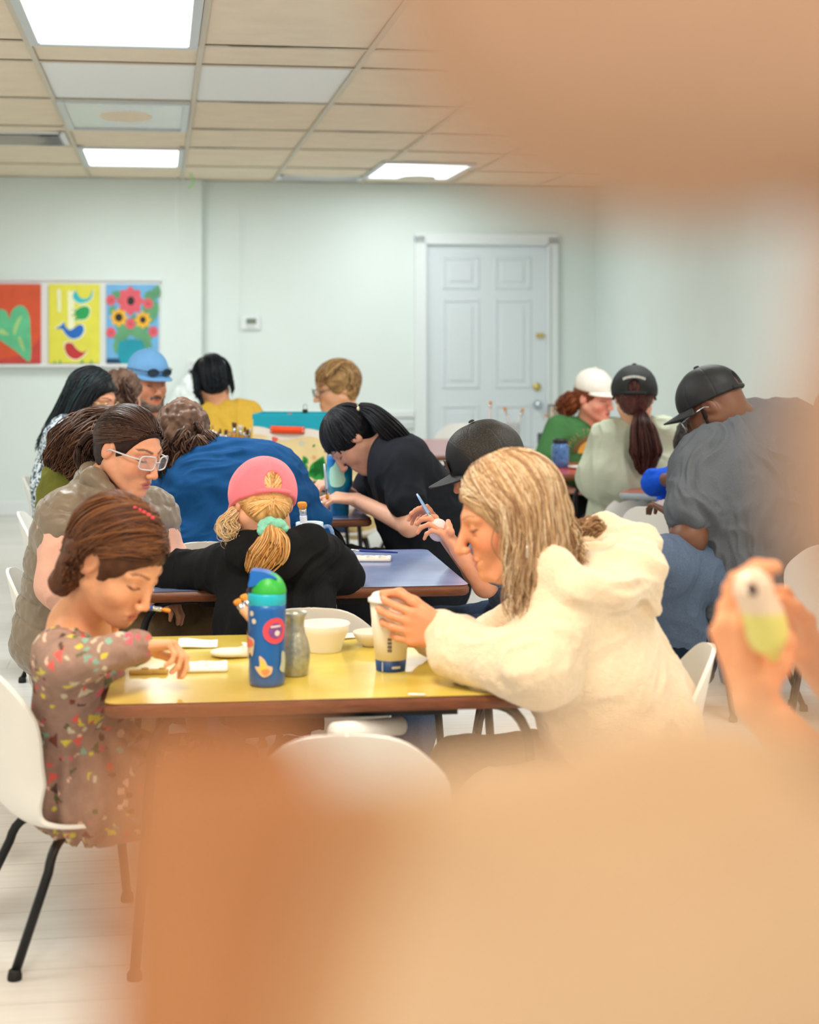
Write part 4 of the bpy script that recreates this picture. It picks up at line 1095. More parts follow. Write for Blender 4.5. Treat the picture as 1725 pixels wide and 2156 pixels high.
scalp_strands(g.H, 'fringe', [(.75, .1, .62), (.8, .35, .5), (.6, .1, .8)], (.12, 1.0, .16), 100, GH, g.t, rad=.0024, seed=10, grow=1.05, jit=.07, endjit=.10)
ht = MB(); bp_ = flow(g.H, (.36, -.05, .95), (.06, -.28, 1), 5, 1.10)
for q in bp_: ht.lathe([(0, -.006), (.0055, -.003), (.0065, 0), (.0055, .003), (0, .006)], q, 10)
world_child(ht.build('hair_beads', mat('red_beads', C(206, 40, 60), .3)), g.t)

# ---- grey-haired woman in the cream fleece (right of the yellow table)
w = Person('grey-haired woman in a cream fleece hoodie leaning on the yellow table', (1070, 1090, 3.58, -84, 17, 0, 1.03),
    hip=(1330, 1640, 3.72), by=-78, skin=C(222, 150, 108), neck=(1160, 1225, 3.66), shw=.15, size=.98, h=.0032, rn=.047,
    shoulders=(pw(1205, 1275, 3.50), pw(1175, 1255, 3.84)),
    L=dict(el=pw(1140, 1420, 3.44), wr=pw(946, 1338, 3.640), D=(-1, .06, .22), N=(.06, 1, .02), curls=[(14, 20, 26), (16, 24, 30), (18, 28, 30), (24, 30, 30)], spread=4, hs=1.0, thumb=[pw(872, 1268, 3.67), pw(842, 1249, 3.69), pw(806, 1250, 3.705)], cuff=-.16, nail=C(176, 60, 70)),
    R=dict(el=pw(1010, 1370, 3.92), wr=pw(905, 1340, 3.86), D=(-1, -.2, .25), N=(0, -1, 0), curl=(30, 40, 25), hs=.95, cuff=.03),
    headk=dict(nose=1.2, cheek=1.0, jaw=.97, smile=True, age=1.0), paint=dict(brow=C(150, 110, 84), lip=C(200, 96, 80), blush=.7, rosy=C(222, 112, 72), lash=C(120, 76, 56), brow_w=.8))
def fleece_extra(S, s):
    # big arched back, hood lying on the shoulders, sleeve bulk
    S.cone(pw(1230, 1300, 3.68), pw(1310, 1500, 3.72), .135, .165, k=.06)
    S.cone(pw(1190, 1260, 3.55), pw(1130, 1400, 3.46), .075, .070, k=.05)
    S.cone(pw(1135, 1402, 3.45), pw(950, 1372, 3.60), .066, .058, k=.04)
    S.cone(pw(1250, 1420, 3.58), pw(1330, 1560, 3.62), .12, .15, k=.06)
    # hood
    hp = [pw(1165, 1185, 3.50), pw(1215, 1240, 3.46), pw(1290, 1245, 3.50), pw(1352, 1215, 3.62), pw(1345, 1150, 3.76), pw(1275, 1115, 3.86), pw(1195, 1130, 3.86)]
    S.chain(hp, [.03, .036, .042, .046, .044, .038, .030], k=.02)
    S.ell(pw(1275, 1205, 3.68), (.105, .12, .075), k=.05)
    S.cone(pw(1340, 1225, 3.64), pw(1372, 1268, 3.62), .042, .026, k=.03)
    S.ell(pw(1245, 1130, 3.68), (.075, .075, .035), k=.025, op='-')
    S.cone(pw(1165, 1190, 3.50), pw(1095, 1350, 3.52), .032, .028, k=.03)
def fleece_disp(v, n): return folds(.0065, 7, 11, ridge=.75, ax=(.9, 1.6, 1.6))(v, n)+.0012*vnoise(v*190, 4)
M_FLEECE = mat('cream_fleece', C(234, 212, 180), .95, noise=.05, nscale=90, bump=.6, bscale=260, sheen=.5)
w.shirt('fleece', M_FLEECE, 'long', rc=.115, rw=.125, rh=.14, sl=1.05, extra=fleece_extra, disp=fleece_disp, h=.0045, part='fleece_hoodie')
for a in w.arms:
    S = SDF(); dv = unit(a['wr']-a['el']); q = a['wr']+dv*(.030 if a['q'] > 0 else -.02)
    S.cone(q-dv*.03, q, .050, .047, k=.006); sdf_obj(S, .004, 'cuff', M_FLEECE, w.t, folds(.003, 20, 2))
w.pants(M_cloth('beige_trousers', C(170, 150, 130))); w.shoes(M_cloth('shoe_grey', C(120, 115, 110)))
WH = [C(192, 158, 118), C(204, 174, 136), C(172, 136, 98), C(212, 190, 158), C(150, 114, 82)]
def w_cut(S):
    H = w.H; p = H.p
    S.ell(p(.110, 0, -.038), H.r(.080, .112, .104), H.M, k=.012, op='-'); S.ell(p(.085, 0, -.10), H.r(.07, .13, .10), H.M, k=.012, op='-')
def w_fall(S):
    H = w.H; p = H.p
    S.chain([p(-.01, .066, .02), p(-.005, .066, -.09)], [.018, .012], k=.03)
    S.chain([p(-.06, .03, .02), p(-.06, .03, -.09)], [.04, .025], k=.04)
    S.chain([p(-.01, -.075, .02), p(.0, -.085, -.10)], [.045, .03], k=.03)
hair_cap(w.H, 'grey', WH, w.t, cut=w_cut, extra=w_fall, h=.0038, seed=15, grow=1.03, disp=.003)
falling(w.H, [((.45, .05, 1), (.10, 1, -.2)), ((.2, .05, 1), (-.15, 1, -.2)), ((0, .05, 1), (-.4, 1, -.2)), ((-.3, .05, 1), (-.8, .8, -.2)), ((.6, .1, .85), (.16, 1, .1)), ((-.5, .05, .9), (-1, .35, -.2)), ((-.1, .1, 1), (-.55, 1, 0)), ((-.4, .1, .9), (-.8, .8, -.1)), ((-.5, .1, .8), (-.9, .6, 0)), ((.3, .05, 1), (.0, 1, -.5))], 2600, WH, w.t, drop=.245, rad=.0016, seed=16, wave=.010, wf=1.6, grow=1.04, spreadout=.03, down=(.06, .0, -1), ends=.3)
falling(w.H, [((.4, -.05, 1), (.3, -1, -.2)), ((-.2, 0, 1), (-1, -.3, -.1)), ((-.4, 0, .9), (-1, .3, -.3))], 260, WH, w.t, drop=.16, rad=.0022, seed=17, wave=.010, grow=1.06, down=(.25, 0, -1))
scalp_strands(w.H, 'top', [(.8, .05, .62), (.85, .25, .5), (.7, -.1, .75)], (-.1, 1, .1), 120, [C(226, 208, 180), C(206, 178, 140)], w.t, rad=.0017, seed=18, grow=1.045, jit=.07, endjit=.12)
bundle([pw(1195, 1128, 3.62), pw(1222, 1112, 3.60), pw(1250, 1108, 3.60), pw(1268, 1122, 3.60)], [.010, .018, .018, .008], 90, WH[2:3]+WH[4:], w.t, rad=.0018, seed=19, wave=.012, wf=2.5)
t_ = MB().tube([V3(pw(1110, 1150, 3.42))+np.array([0, 0, -.004*i]) for i in range(7)], [.0015]*7, 6); world_child(t_.build('earring', mat('silver', C(220, 215, 200), .25, metal=1)), w.t)
# ================================================================== people further back
SK_L, SK_M, SK_D = C(228, 170, 140), C(206, 142, 106), C(104, 66, 46)
BLACKH = [C(22, 22, 26), C(34, 34, 40), C(14, 14, 18)]
DKBR = [C(52, 34, 28), C(70, 46, 36), C(36, 24, 22)]
M_JEAN = M_cloth('denim', C(64, 80, 106), noise=.18, nscale=200)
M_BLK_C = M_cloth('black', C(24, 24, 28)); M_SHOE = M_cloth('dark_shoe', C(40, 38, 40))

# ---- woman with clear glasses and puffer vest
p_ = Person('woman in clear-framed glasses and an olive puffer vest over pink sleeves, at left', (272, 950, 4.75, 57, 18, 3, 1.0),
    hip=(150, 1330, 4.92), by=68, skin=C(224, 160, 126), neck=(208, 1030, 4.84), shw=.17, h=.0036, rn=.05,
    shoulders=(pw(318, 1085, 5.00), pw(138, 1092, 4.70)),
    R=dict(el=pw(128, 1235, 4.66), wr=pw(275, 1262, 4.72), D=(1, .1, -.05), N=(0, 0, -1), curl=(25, 40, 30)),
    L=dict(el=pw(352, 1190, 4.98), wr=pw(285, 1235, 4.80), D=(-1, -.3, 0), N=(0, 0, -1), curl=(30, 40, 30)),
    headk=dict(nose=.95, cheek=1.03), paint=dict(brow=C(70, 44, 32), lip=C(190, 92, 86), blush=.4, rosy=C(220, 124, 96), lash=C(40, 26, 22), brow_w=1.15),
    legs={1: (pw(430, 1310, 5.1), pw(430, 1560, 5.15)), -1: (pw(318, 1336, 4.74), pw(310, 1600, 4.78))})
p_.shirt('pink', mat('cloth_pink_tiedye', C(228, 178, 158), .85, noise=.13, nscale=9, bump=.25, bscale=300), 'long', rc=.10, rw=.10, rh=.12, sl=1.18, part='sweatshirt', disp=folds(.008, 9, 21))
def vest_disp(v, n):
    t = v@unit(p_.neck-p_.hip); q = np.abs(np.sin(t*math.pi/.075+1.1*vnoise(v*6, 2)))
    return .009*q**.5-.006+.004*vnoise(v*26, 5)+.003*vnoise(v*60, 6)
def vest_extra(S, s):
    S.chain([pw(168, 1050, 4.72), pw(196, 1010, 4.71), pw(225, 1045, 4.70), pw(262, 1100, 4.74)], [.035, .032, .03, .028], k=.02)
    S.chain([pw(168, 1050, 4.72), pw(190, 1000, 4.82), pw(250, 1015, 4.95), pw(310, 1060, 4.95)], [.035, .034, .03, .03], k=.02)
M_VEST = mat('olive_puffer', C(128, 114, 96), .42, noise=.08, nscale=14, bump=.2, bscale=90, sheen=.2)
p_.shirt('vest', M_VEST, 'none', rc=.124, rw=.124, rh=.134, extra=vest_extra, disp=vest_disp, part='puffer_vest', h=.005)
z_ = MB().tube(smooth_path([pw(297, 1040, 4.72), pw(284, 1075, 4.70), pw(272, 1110, 4.70)]), .004, 6).build('zipper', mat('zipper_black', C(30, 28, 28), .5)); world_child(z_, p_.t)
p_.pants(M_cloth('olive_brown', C(120, 100, 74))); p_.shoes(M_SHOE)
def gcut(S):
    H = p_.H; p = H.p
    S.ell(p(.110, 0, -.028), H.r(.080, .112, .104), H.M, k=.012, op='-'); S.ell(p(.055, 0, -.10), H.r(.088, .13, .098), H.M, k=.012, op='-'); S.half(p(0, 0, -.085), -H.U, k=.01)
    for q in (-1, 1): S.ell(p(-.006, q*.095, -.002), H.r(.026, .035, .036), H.M, k=.006, op='-')
hair_cap(p_.H, 'x', DKBR, p_.t, cut=gcut, h=.004, seed=31, grow=.98, disp=.001)
hs_ = [(.80, a, .60-.27*abs(a)) for a in np.linspace(-.7, .7, 9)]+[(.35, -.95, .15), (.1, -1, 0), (.35, .95, .15)]
scalp_strands(p_.H, 'x', hs_, (-.92, 0, -.38), 620, DKBR+[C(84, 60, 48)], p_.t, rad=.0020, seed=32, grow=1.0, jit=.055, endjit=.06)
H = p_.H
bundle([H.p(-.108, 0, -.005), H.p(-.135, 0, -.02), H.p(-.15, 0, -.06), H.p(-.135, 0, -.095), H.p(-.11, 0, -.08)], [.02, .035, .036, .03, .015], 160, DKBR, p_.t, rad=.0026, seed=33, wave=.004, part='hair_bun')
M_CLEARF = mat('clear_acetate', C(224, 224, 232), .15, alpha=.75, coat=.5)
glasses(p_, M_CLEARF, M_lens(), w=.051, hh=.040, r=.0024, sq=True, fwd=.004)

# ---- child in the pink cap
k = Person('child in a backward-seen pink cap and black hoodie with a blond ponytail', (553, 1062, 4.45, -158, 27, -4, .93),
    hip=(590, 1462, 4.40), by=-172, skin=SK_L, neck=(568, 1140, 4.46), shw=.13, size=.86, h=.0042, rn=.042,
    shoulders=(pw(480, 1200, 4.48), pw(668, 1185, 4.50)),
    L=dict(el=pw(388, 1208, 4.58), wr=pw(338, 1236, 4.62), D=(-1, .5, -.05), N=(0, 0, -1), cuff=.02), R=dict(el=pw(712, 1216, 4.62), wr=pw(640, 1222, 4.85), D=(-.7, 1, 0), N=(0, 0, -1)))
def hoodie_extra(S, s):
    S.chain([pw(486, 1184, 4.50), pw(522, 1162, 4.40), pw(590, 1168, 4.36), pw(650, 1150, 4.42), pw(690, 1165, 4.52)], [.04, .045, .055, .05, .035], k=.03)
    S.cone(pw(600, 1180, 4.40), pw(640, 1210, 4.40), .05, .045, k=.03)
    S.cone(pw(690, 1180, 4.52), pw(725, 1220, 4.60), .062, .05, k=.03); S.cone(pw(462, 1194, 4.5), pw(376, 1212, 4.58), .056, .05, k=.03)
M_HOOD = M_cloth('black_hoodie', C(22, 23, 26), nscale=30, noise=.1)
k.shirt('hoodie', M_HOOD, 'long', rc=.10, rw=.105, rh=.12, sl=1.15, extra=hoodie_extra, disp=folds(.009, 8, 41, ridge=.75), part='hoodie', h=.0048)
k.pants(M_JEAN); k.shoes(M_SHOE)
BL = [C(214, 160, 96), C(232, 188, 126), C(190, 134, 76), C(240, 206, 156)]
hair_cap(k.H, 'x', BL[1:3], k.t, h=.0042, seed=42, grow=.97, front=0, nape=-.11, disp=.001)
tie = (-.90, .06, -.40)
ks = [(-.2, -1, .35), (.1, -1, 0), (-.3, -.95, .5), (-.3, .95, .4), (.1, 1, .1), (-.6, .6, .6), (-.7, .1, .7), (-.6, -.6, .6), (.0, -.95, -.35), (.0, .95, -.35)]
scalp_strands(k.H, 'x', ks, tie, 700, BL, k.t, rad=.0019, seed=43, grow=1.0, jit=.10, endjit=.05)
scalp_strands(k.H, 'x', [(-.5, .9, .4), (-.2, 1, 0), (-.3, .9, -.5), (-.8, .4, .6), (-.9, 0, .5), (-.8, -.4, .6), (-.5, -.9, .4), (-.2, -1, 0), (-.3, -.9, -.5), (-.5, 0, -1)], (-1, .05, -.12), 520, BL, k.t, rad=.0017, seed=143, grow=1.03, jit=.16, endjit=.06, hc=(-.05, 0, -.02), hr=(.056, .062, .064))
H = k.H
tp = np.array(V3(pw(574, 1112, 4.33)))
bundle([tp, pw(572, 1140, 4.30), pw(552, 1172, 4.30), pw(535, 1203, 4.32)], [.014, .036, .040, .022], 330, BL, k.t, rad=.0019, seed=44, wave=.004, wf=1.2, ends=.25, part='ponytail')
bundle([tp, pw(590, 1140, 4.30), pw(588, 1170, 4.30), pw(560, 1200, 4.31)], [.012, .025, .022, .012], 160, BL, k.t, rad=.0018, seed=45, wave=.004, wf=1.2, ends=.3, part='ponytail')
for sd, qs in ((-1, [(487, 1075), (478, 1100), (486, 1125), (500, 1130)]),):
    bundle([pw(500, 1072, 4.42)]+[pw(a, b, 4.40) for a, b in qs[1:]], [.010, .022, .026, .02], 130, [C(236, 212, 176), C(224, 190, 140)], k.t, rad=.0012, seed=46, wave=.016, wf=2.2, frizz=.0012, part='flyaway_hair')
sc = SDF()
for i in range(7):
    a = i*2*math.pi/7; q = tp+np.array([.026*math.cos(a), -.012*math.sin(a*2), .017*math.sin(a)]); sc.ell(q, (.017, .014, .014), k=.010)
o = sdf_obj(sc, .0025, 'scrunchie', M_cloth('mint', C(136, 208, 186), bump=.5, bscale=120), k.t, lambda v, n: .0025*vnoise(v*150, 3))
M_PINK = mat('pink_cap_cotton', C(246, 122, 138), .85, noise=.05, nscale=25, bump=.2, bscale=300, sheen=.2)
cap(k, M_PINK, brim=.07, hole=True, plane=.030, low=.020, tilt=-3, grow=1.02, part='baseball_cap')

# ---- person in the blue top
b = Person('person in a navy blue long-sleeved top with curly brown hair, seen from behind', (388, 925, 5.85, 178, 30, 8, 1.05),
    hip=(470, 1290, 5.72), by=176, skin=SK_L, neck=(432, 982, 5.82), shw=.2, size=1.1, h=.005,
    shoulders=(pw(345, 1030, 5.95), pw(590, 1020, 5.80)),
    R=dict(el=pw(644, 1108, 5.85), wr=pw(600, 1085, 6.2), D=(-.6, 1, 0), N=(0, 0, -1)), L=dict(el=pw(330, 1100, 6.05), wr=pw(380, 1075, 6.3), D=(.5, 1, 0), N=(0, 0, -1)))
def blue_extra(S, s):
    S.cone(pw(450, 985, 5.78), pw(560, 985, 5.76), .10, .09, k=.08); S.cone(pw(440, 1040, 5.72), pw(560, 1060, 5.72), .15, .14, k=.08); S.cone(pw(500, 1150, 5.66), pw(430, 1180, 5.66), .16, .16, k=.08)
    S.cone(pw(580, 1010, 5.80), pw(648, 1110, 5.84), .085, .075, k=.05)
b.shirt('blue', M_cloth('navy_jersey', C(20, 74, 128), nscale=20), 'long', rc=.13, rw=.14, rh=.16, sl=1.25, extra=blue_extra, disp=lambda v, n: folds(.008, 9, 51, ax=(.8, 1.2, 2.0))(v, n)+.008*np.sin((v[:, 2]*1.0+v[:, 0]*.25+.05*vnoise(v*5, 3))*70)*np.clip((1.02-v[:, 2])/.25, 0, 1)*np.clip(vnoise(v*4, 7)+.5, 0, 1), part='jersey_top', h=.006)
b.pants(M_JEAN); b.shoes(M_SHOE)
CUR = [C(72, 50, 40), C(96, 70, 56), C(54, 38, 32), C(132, 104, 88)]
hair_cap(b.H, 'x', CUR, b.t, h=.006, seed=52, grow=1.02, disp=.008, nape=-.1)
for i in range(34):
    a = rng(520+i); px, py = a.uniform(352, 446), a.uniform(885, 975)
    if ((px-398)/52)**2+((py-928)/56)**2 > 1: continue
    q = pw(px, py, 5.70+.1*(((px-398)/52)**2+((py-928)/56)**2)); dx = a.uniform(-18, 18)
    bundle([q, q+np.array([dx*.001, -.012, -.02]), q+np.array([dx*.0025, -.005, -.05]), q+np.array([dx*.002, .01, -.075])], [.008, .02, .018, .01], 26, CUR, b.t, rad=.0024, seed=53+i, wave=.012, wf=1.4, k=12, part='curl')

# ---- woman with the black ponytail
n_ = Person('woman in a black t-shirt with a high black ponytail bending over the lavender table', (741, 925, 6.29, -84, 58, 0, 1.0),
    hip=(915, 1225, 6.39), by=-82, skin=C(226, 172, 146), neck=(812, 945, 6.30), shw=.17, h=.0045,
    shoulders=(pw(848, 985, 6.12), pw(812, 965, 6.49)),
    L=dict(el=pw(862, 1108, 6.04), wr=pw(752, 1052, 6.26), D=(-1, .25, .05), N=(0, .3, -1), curl=(30, 45, 30), cut=.55), R=dict(el=pw(770, 1062, 6.66), wr=pw(716, 1030, 6.46), D=(-.6, -.3, .15), N=(-.2, .2, -1), curl=(55, 60, 30)),
    paint=dict(brow=C(30, 24, 24), blush=.4, rosy=C(220, 128, 110)), legs={1: (pw(745, 1195, 6.26), pw(755, 1400, 6.29)), -1: (pw(740, 1190, 6.54), pw(745, 1390, 6.54))})
def tee_extra(S, s):
    S.cone(pw(845, 975, 6.22), pw(905, 1080, 6.29), .115, .13, k=.06); S.cone(pw(900, 1060, 6.29), pw(910, 1180, 6.34), .13, .14, k=.06)
M_TEE = M_cloth('charcoal_tee', C(30, 33, 40), nscale=40)
n_.shirt('tee', M_TEE, 'short', rc=.11, rw=.115, rh=.13, sl=1.12, extra=tee_extra, disp=folds(.006, 8, 61), part='t_shirt')
n_.pants(M_BLK_C); n_.shoes(M_SHOE)
hair_cap(n_.H, 'x', BLACKH, n_.t, h=.0045, seed=62, grow=1.0, disp=.001, nape=-.1, front=-.012)
tieb = (-.35, .0, .95); H = n_.H
hb = [(.9, a, .3) for a in np.linspace(-.6, .6, 7)]+[(.3, 1, -.2), (0, 1, -.3), (-.4, .9, -.4), (-.9, .3, -.3), (.5, .9, 0), (.3, -1, -.2), (-.9, -.3, -.3), (.65, .75, -.1)]
scalp_strands(n_.H, 'x', hb, tieb, 800, BLACKH+[C(48, 52, 62)], n_.t, rad=.0022, seed=63, grow=1.02, jit=.1, endjit=.05)
tq = V3(pw(758, 858, 6.27))
bundle([tq, pw(785, 870, 6.24), pw(822, 905, 6.19), pw(865, 950, 6.22), pw(902, 1005, 6.26)], [.018, .034, .045, .036, .012], 420, BLACKH, n_.t, rad=.0022, seed=64, wave=.004, wf=1, ends=.35, part='ponytail')
o = SDF()
for i in range(6): o.ell(tq+np.array([.014*math.cos(i*1.05)+.004, .018*math.sin(i*1.05), -.006+.004*(i % 2)]), (.010, .010, .013), k=.006)
sdf_obj(o, .003, 'scrunchie', M_cloth('cream_scrunchie', C(226, 208, 180)), n_.t)

# ---- boy in the black trucker cap
y = Person('boy in a black mesh-backed cap painting a small pale egg', (1024, 985, 5.0, -82, 20, 0, .95),
    hip=(1120, 1330, 5.06), by=-84, skin=C(226, 158, 124), neck=(1078, 1072, 5.05), shw=.15, size=.92, h=.0038,
    shoulders=(pw(1085, 1125, 4.86), pw(1065, 1115, 5.22)),
    L=dict(el=pw(1022, 1232, 4.86), wr=pw(965, 1160, 4.88), D=(-.55, .06, .62), N=(-.55, .1, -.65), curls=[(-10, 45, 35), (5, 50, 35), (20, 50, 35), (30, 50, 35)], spread=8, hs=.9, thumb=[pw(948, 1120, 4.86), pw(945, 1108, 4.88), pw(944, 1098, 4.90)], cuff=.5),
    R=dict(el=pw(1000, 1205, 5.12), wr=pw(938, 1128, 5.02), D=(-.55, .0, .8), N=(-.8, -.1, -.5), curls=[(20, 55, 20), (35, 55, 30), (45, 55, 30), (50, 55, 30)], hs=.88, thumb=[pw(916, 1092, 4.98), pw(904, 1076, 4.96), pw(899, 1066, 4.95)]),
    headk=dict(nose=.95), paint=dict(brow=C(92, 60, 44), blush=.5, rosy=C(224, 118, 92), lash=C(60, 38, 30)))
y.shirt('grey', M_cloth('grey_blue_tee', C(112, 124, 148), noise=.2, nscale=60), 'short', rc=.10, rw=.10, rh=.12, part='t_shirt')
y.pants(M_JEAN); y.shoes(M_SHOE)
hair_cap(y.H, 'x', DKBR, y.t, h=.004, seed=72, grow=.97, nape=-.05, disp=.002)
M_CAPB = mat('black_twill', C(20, 21, 24), .6, noise=.08, nscale=40, bump=.2, bscale=300)
def mesh_cap():
    m = bpy.data.materials.new('cap_mesh_fabric'); m.use_nodes = True; nt = m.node_tree; bs = nt.nodes['Principled BSDF']; L = nt.links
    tc = nt.nodes.new('ShaderNodeTexCoord'); w1 = nt.nodes.new('ShaderNodeTexVoronoi'); w1.inputs['Scale'].default_value = 230; L.new(tc.outputs['Object'], w1.inputs['Vector'])
    r = nt.nodes.new('ShaderNodeValToRGB'); r.color_ramp.elements[0].color = (*C(58, 50, 36), 1); r.color_ramp.elements[1].color = (*C(18, 17, 16), 1); r.color_ramp.elements[1].position = .6
    L.new(w1.outputs['Distance'], r.inputs[0]); L.new(r.outputs[0], bs.inputs['Base Color']); bs.inputs['Roughness'].default_value = .6
    bp = nt.nodes.new('ShaderNodeBump'); bp.inputs['Strength'].default_value = .4; bp.inputs['Distance'].default_value = .002; L.new(w1.outputs['Distance'], bp.inputs['Height']); L.new(bp.outputs[0], bs.inputs['Normal'])
    return m
q, M_ = cap(y, mesh_cap(), M_CAPB, brim=.088, width=62, curv=.25, plane=.030, grow=1.06, square=True, tilt=2, part='mesh_cap')
S = SDF(); H = y.H
S.ell(q(-.004, 0, -.004), H.r(.1245, .1043, .1245), M_, k=.01); S.ell(q(.045, 0, .012), H.r(.0757, .0884, .0991), M_, k=.02); S.half(q(0, 0, -.018), -M_[2], k=.004); S.half(q(.045, 0, 0), -(M_[0]*.8-M_[2]*.35), k=.003)
sdf_obj(S, .0035, 'front_panel', M_CAPB, y.t)
pt = MB().box((0, 0, 0), (.034, .0035, .040), bev=.0015).build('leather_patch', mat('patch_leather', C(78, 56, 42), .6)); 
pt.matrix_world = Matrix.Translation(Vector(q(.128, .012, .022))) @ Matrix([list(r_) for r_ in np.array([M_[1], M_[0], M_[2]]).T]).to_4x4(); mw = pt.matrix_world.copy(); world_child(pt, y.t); pt.matrix_basis = mw

# ---- person in the olive top (mostly hidden)
v_ = Person('person in an olive top with long wavy brown hair, mostly hidden behind the vest', (222, 935, 5.75, 95, 18, 0, 1.0),
    hip=(172, 1285, 5.85), by=85, skin=SK_L, neck=(178, 985, 5.78), h=.006, shoulders=(pw(200, 1010, 5.98), pw(155, 1012, 5.60)),
    R=dict(el=pw(132, 1130, 5.58), wr=pw(230, 1150, 5.6)))
v_.shirt('olive', M_cloth('olive', C(112, 114, 50)), 'long', rc=.12, rw=.12, rh=.14, sl=1.2, part='sweater', extra=lambda S, s: S.cone(pw(160, 992, 5.66), pw(140, 1140, 5.66), .10, .115, k=.05)); v_.pants(M_JEAN); v_.shoes(M_SHOE)
WB = [C(84, 56, 40), C(108, 74, 52), C(64, 42, 32)]
hair_cap(v_.H, 'x', WB, v_.t, h=.006, seed=82, grow=1.03)
bundle([pw(215, 888, 5.70), pw(180, 905, 5.60), pw(140, 940, 5.52), pw(108, 990, 5.50)], [.05, .07, .07, .03], 420, WB, v_.t, rad=.0028, seed=83, wave=.014, wf=2, ends=.35)
bundle([pw(220, 890, 5.68), pw(198, 925, 5.55), pw(165, 975, 5.50), pw(138, 1005, 5.48)], [.04, .06, .05, .02], 240, WB, v_.t, rad=.0028, seed=84, wave=.012, wf=2, ends=.35)

# ---- woman in the patterned blouse
def print_mat():
    m = bpy.data.materials.new('cloth_floral_print'); m.use_nodes = True; nt = m.node_tree; bs = nt.nodes['Principled BSDF']; L = nt.links
    tc = nt.nodes.new('ShaderNodeTexCoord'); nz = nt.nodes.new('ShaderNodeTexNoise'); nz.inputs['Scale'].default_value = 38; nz.inputs['Detail'].default_value = 1; nz.inputs['Distortion'].default_value = 2.2; L.new(tc.outputs['Object'], nz.inputs['Vector'])
    r = nt.nodes.new('ShaderNodeValToRGB'); r.color_ramp.elements[0].position = .47; r.color_ramp.elements[0].color = (*C(34, 54, 78), 1); r.color_ramp.elements[1].position = .51; r.color_ramp.elements[1].color = (*C(206, 218, 224), 1)
    L.new(nz.outputs['Fac'], r.inputs[0]); L.new(r.outputs[0], bs.inputs['Base Color']); bs.inputs['Roughness'].default_value = .8
    return m
f_ = Person('woman in a navy and white patterned blouse with long straight black hair', (196, 842, 7.05, 68, 16, 0, 1.0),
    hip=(152, 1120, 7.1), by=75, skin=C(214, 146, 112), neck=(160, 905, 7.06), h=.005, shoulders=(pw(205, 930, 7.25), pw(140, 925, 6.92)),
    R=dict(el=pw(126, 1035, 6.9), wr=pw(200, 1030, 6.95)))
f_.shirt('blouse', print_mat(), 'long', rc=.12, rw=.125, rh=.14, sl=1.25, part='blouse', extra=lambda S, s: S.cone(pw(150, 925, 6.98), pw(128, 1030, 6.98), .10, .115, k=.05)); f_.pants(M_BLK_C); f_.shoes(M_SHOE)
hair_cap(f_.H, 'x', BLACKH, f_.t, h=.005, seed=92, grow=1.02, disp=.001)
falling(f_.H, [((.35, -.05, 1), (.2, -1, -.1)), ((.1, -.05, 1), (-.4, -1, -.1)), ((-.2, 0, 1), (-1, -.5, -.1)), ((-.3, 0, .9), (-1, .3, -.1)), ((.5, .0, .9), (.42, -1, .2))], 900, BLACKH+[C(40, 56, 60)], f_.t, drop=.30, rad=.0027, seed=93, wave=.003, wf=1, grow=1.06, spreadout=.03, down=(-.42, -.05, -1), ends=.25)
glasses(f_, mat('gold_wire', C(200, 180, 130), .3, metal=.8), M_lens(), w=.046, hh=.036, r=.0016, sq=False)

# ---- curly-haired child
u_ = Person('curly-haired child in a pale pink top beside the man in the blue cap', (258, 834, 7.55, 150, 12, 0, .95),
    hip=(262, 1060, 7.6), by=140, skin=SK_L, neck=(262, 884, 7.57), size=.85, h=.006, rn=.042)
u_.shirt('pink', M_cloth('pale_pink', C(232, 192, 182)), 'long', rc=.1, rw=.1, rh=.11, sl=1.1, part='top'); u_.pants(M_JEAN); u_.shoes(M_SHOE)
hair_cap(u_.H, 'x', CUR, u_.t, h=.006, seed=96, grow=1.02, disp=.008)
for i in range(26):
    a = rng(960+i); d = unit(a.normal(0, 1, 3)*np.array([.8, 1, .6])+np.array([-.5, -.2, .1])); q = u_.H.p(*(np.array(HC)+d*np.array(HR)*1.02))
    bundle([q, q+np.array([.0, -.01, -.02]), q+np.array([a.uniform(-.02, .02), -.005, -.05])], [.008, .018, .010], 22, CUR, u_.t, rad=.0026, seed=97+i, wave=.010, wf=1.3, k=10, part='curl')

# ---- man in the blue cap
m_ = Person('bearded man in a light blue cap with sunglasses above the brim', (312, 806, 8.0, 36, 7, 0, 1.06),
    hip=(312, 1060, 8.25), by=20, skin=C(206, 140, 108), neck=(306, 872, 8.12), shw=.15, h=.0055)
m_.shirt('grey', M_cloth('light_grey_blue', C(164, 174, 192)), 'short', rc=.105, rw=.11, rh=.13, part='t_shirt'); m_.pants(M_JEAN); m_.shoes(M_SHOE)
hair_cap(m_.H, 'x', DKBR, m_.t, h=.0055, seed=98, grow=.97)
def beard(H, cols, parent, seed, grey=None):
    S = SDF(); p = H.p; s = H.s
    S.cone(p(.086, .022, -.058), p(.092, 0, -.052), .008*s, .009*s, k=.006); S.cone(p(.086, -.022, -.058), p(.092, 0, -.052), .008*s, .009*s, k=.006)
    S.ell(p(.078, 0, -.102), H.r(.022, .030, .022), H.M, k=.012)
    for q_ in (-1, 1): S.chain([p(.012, q_*.070, -.0), p(.02, q_*.064, -.055), p(.058, q_*.034, -.096), p(.076, q_*.012, -.104)], [.009*s, .014*s, .017*s, .018*s], k=.012)
    c0, c1 = np.array(cols[0]), np.array(cols[-1])
    return sdf_obj(S, .0045, 'beard', M_hair(), parent, lambda v, n: .0025*vnoise(v*160, seed), None, lambda v: c0+(c1-c0)*np.clip(((vnoise(v*90, seed)+1)/2)[:, None], 0, 1))
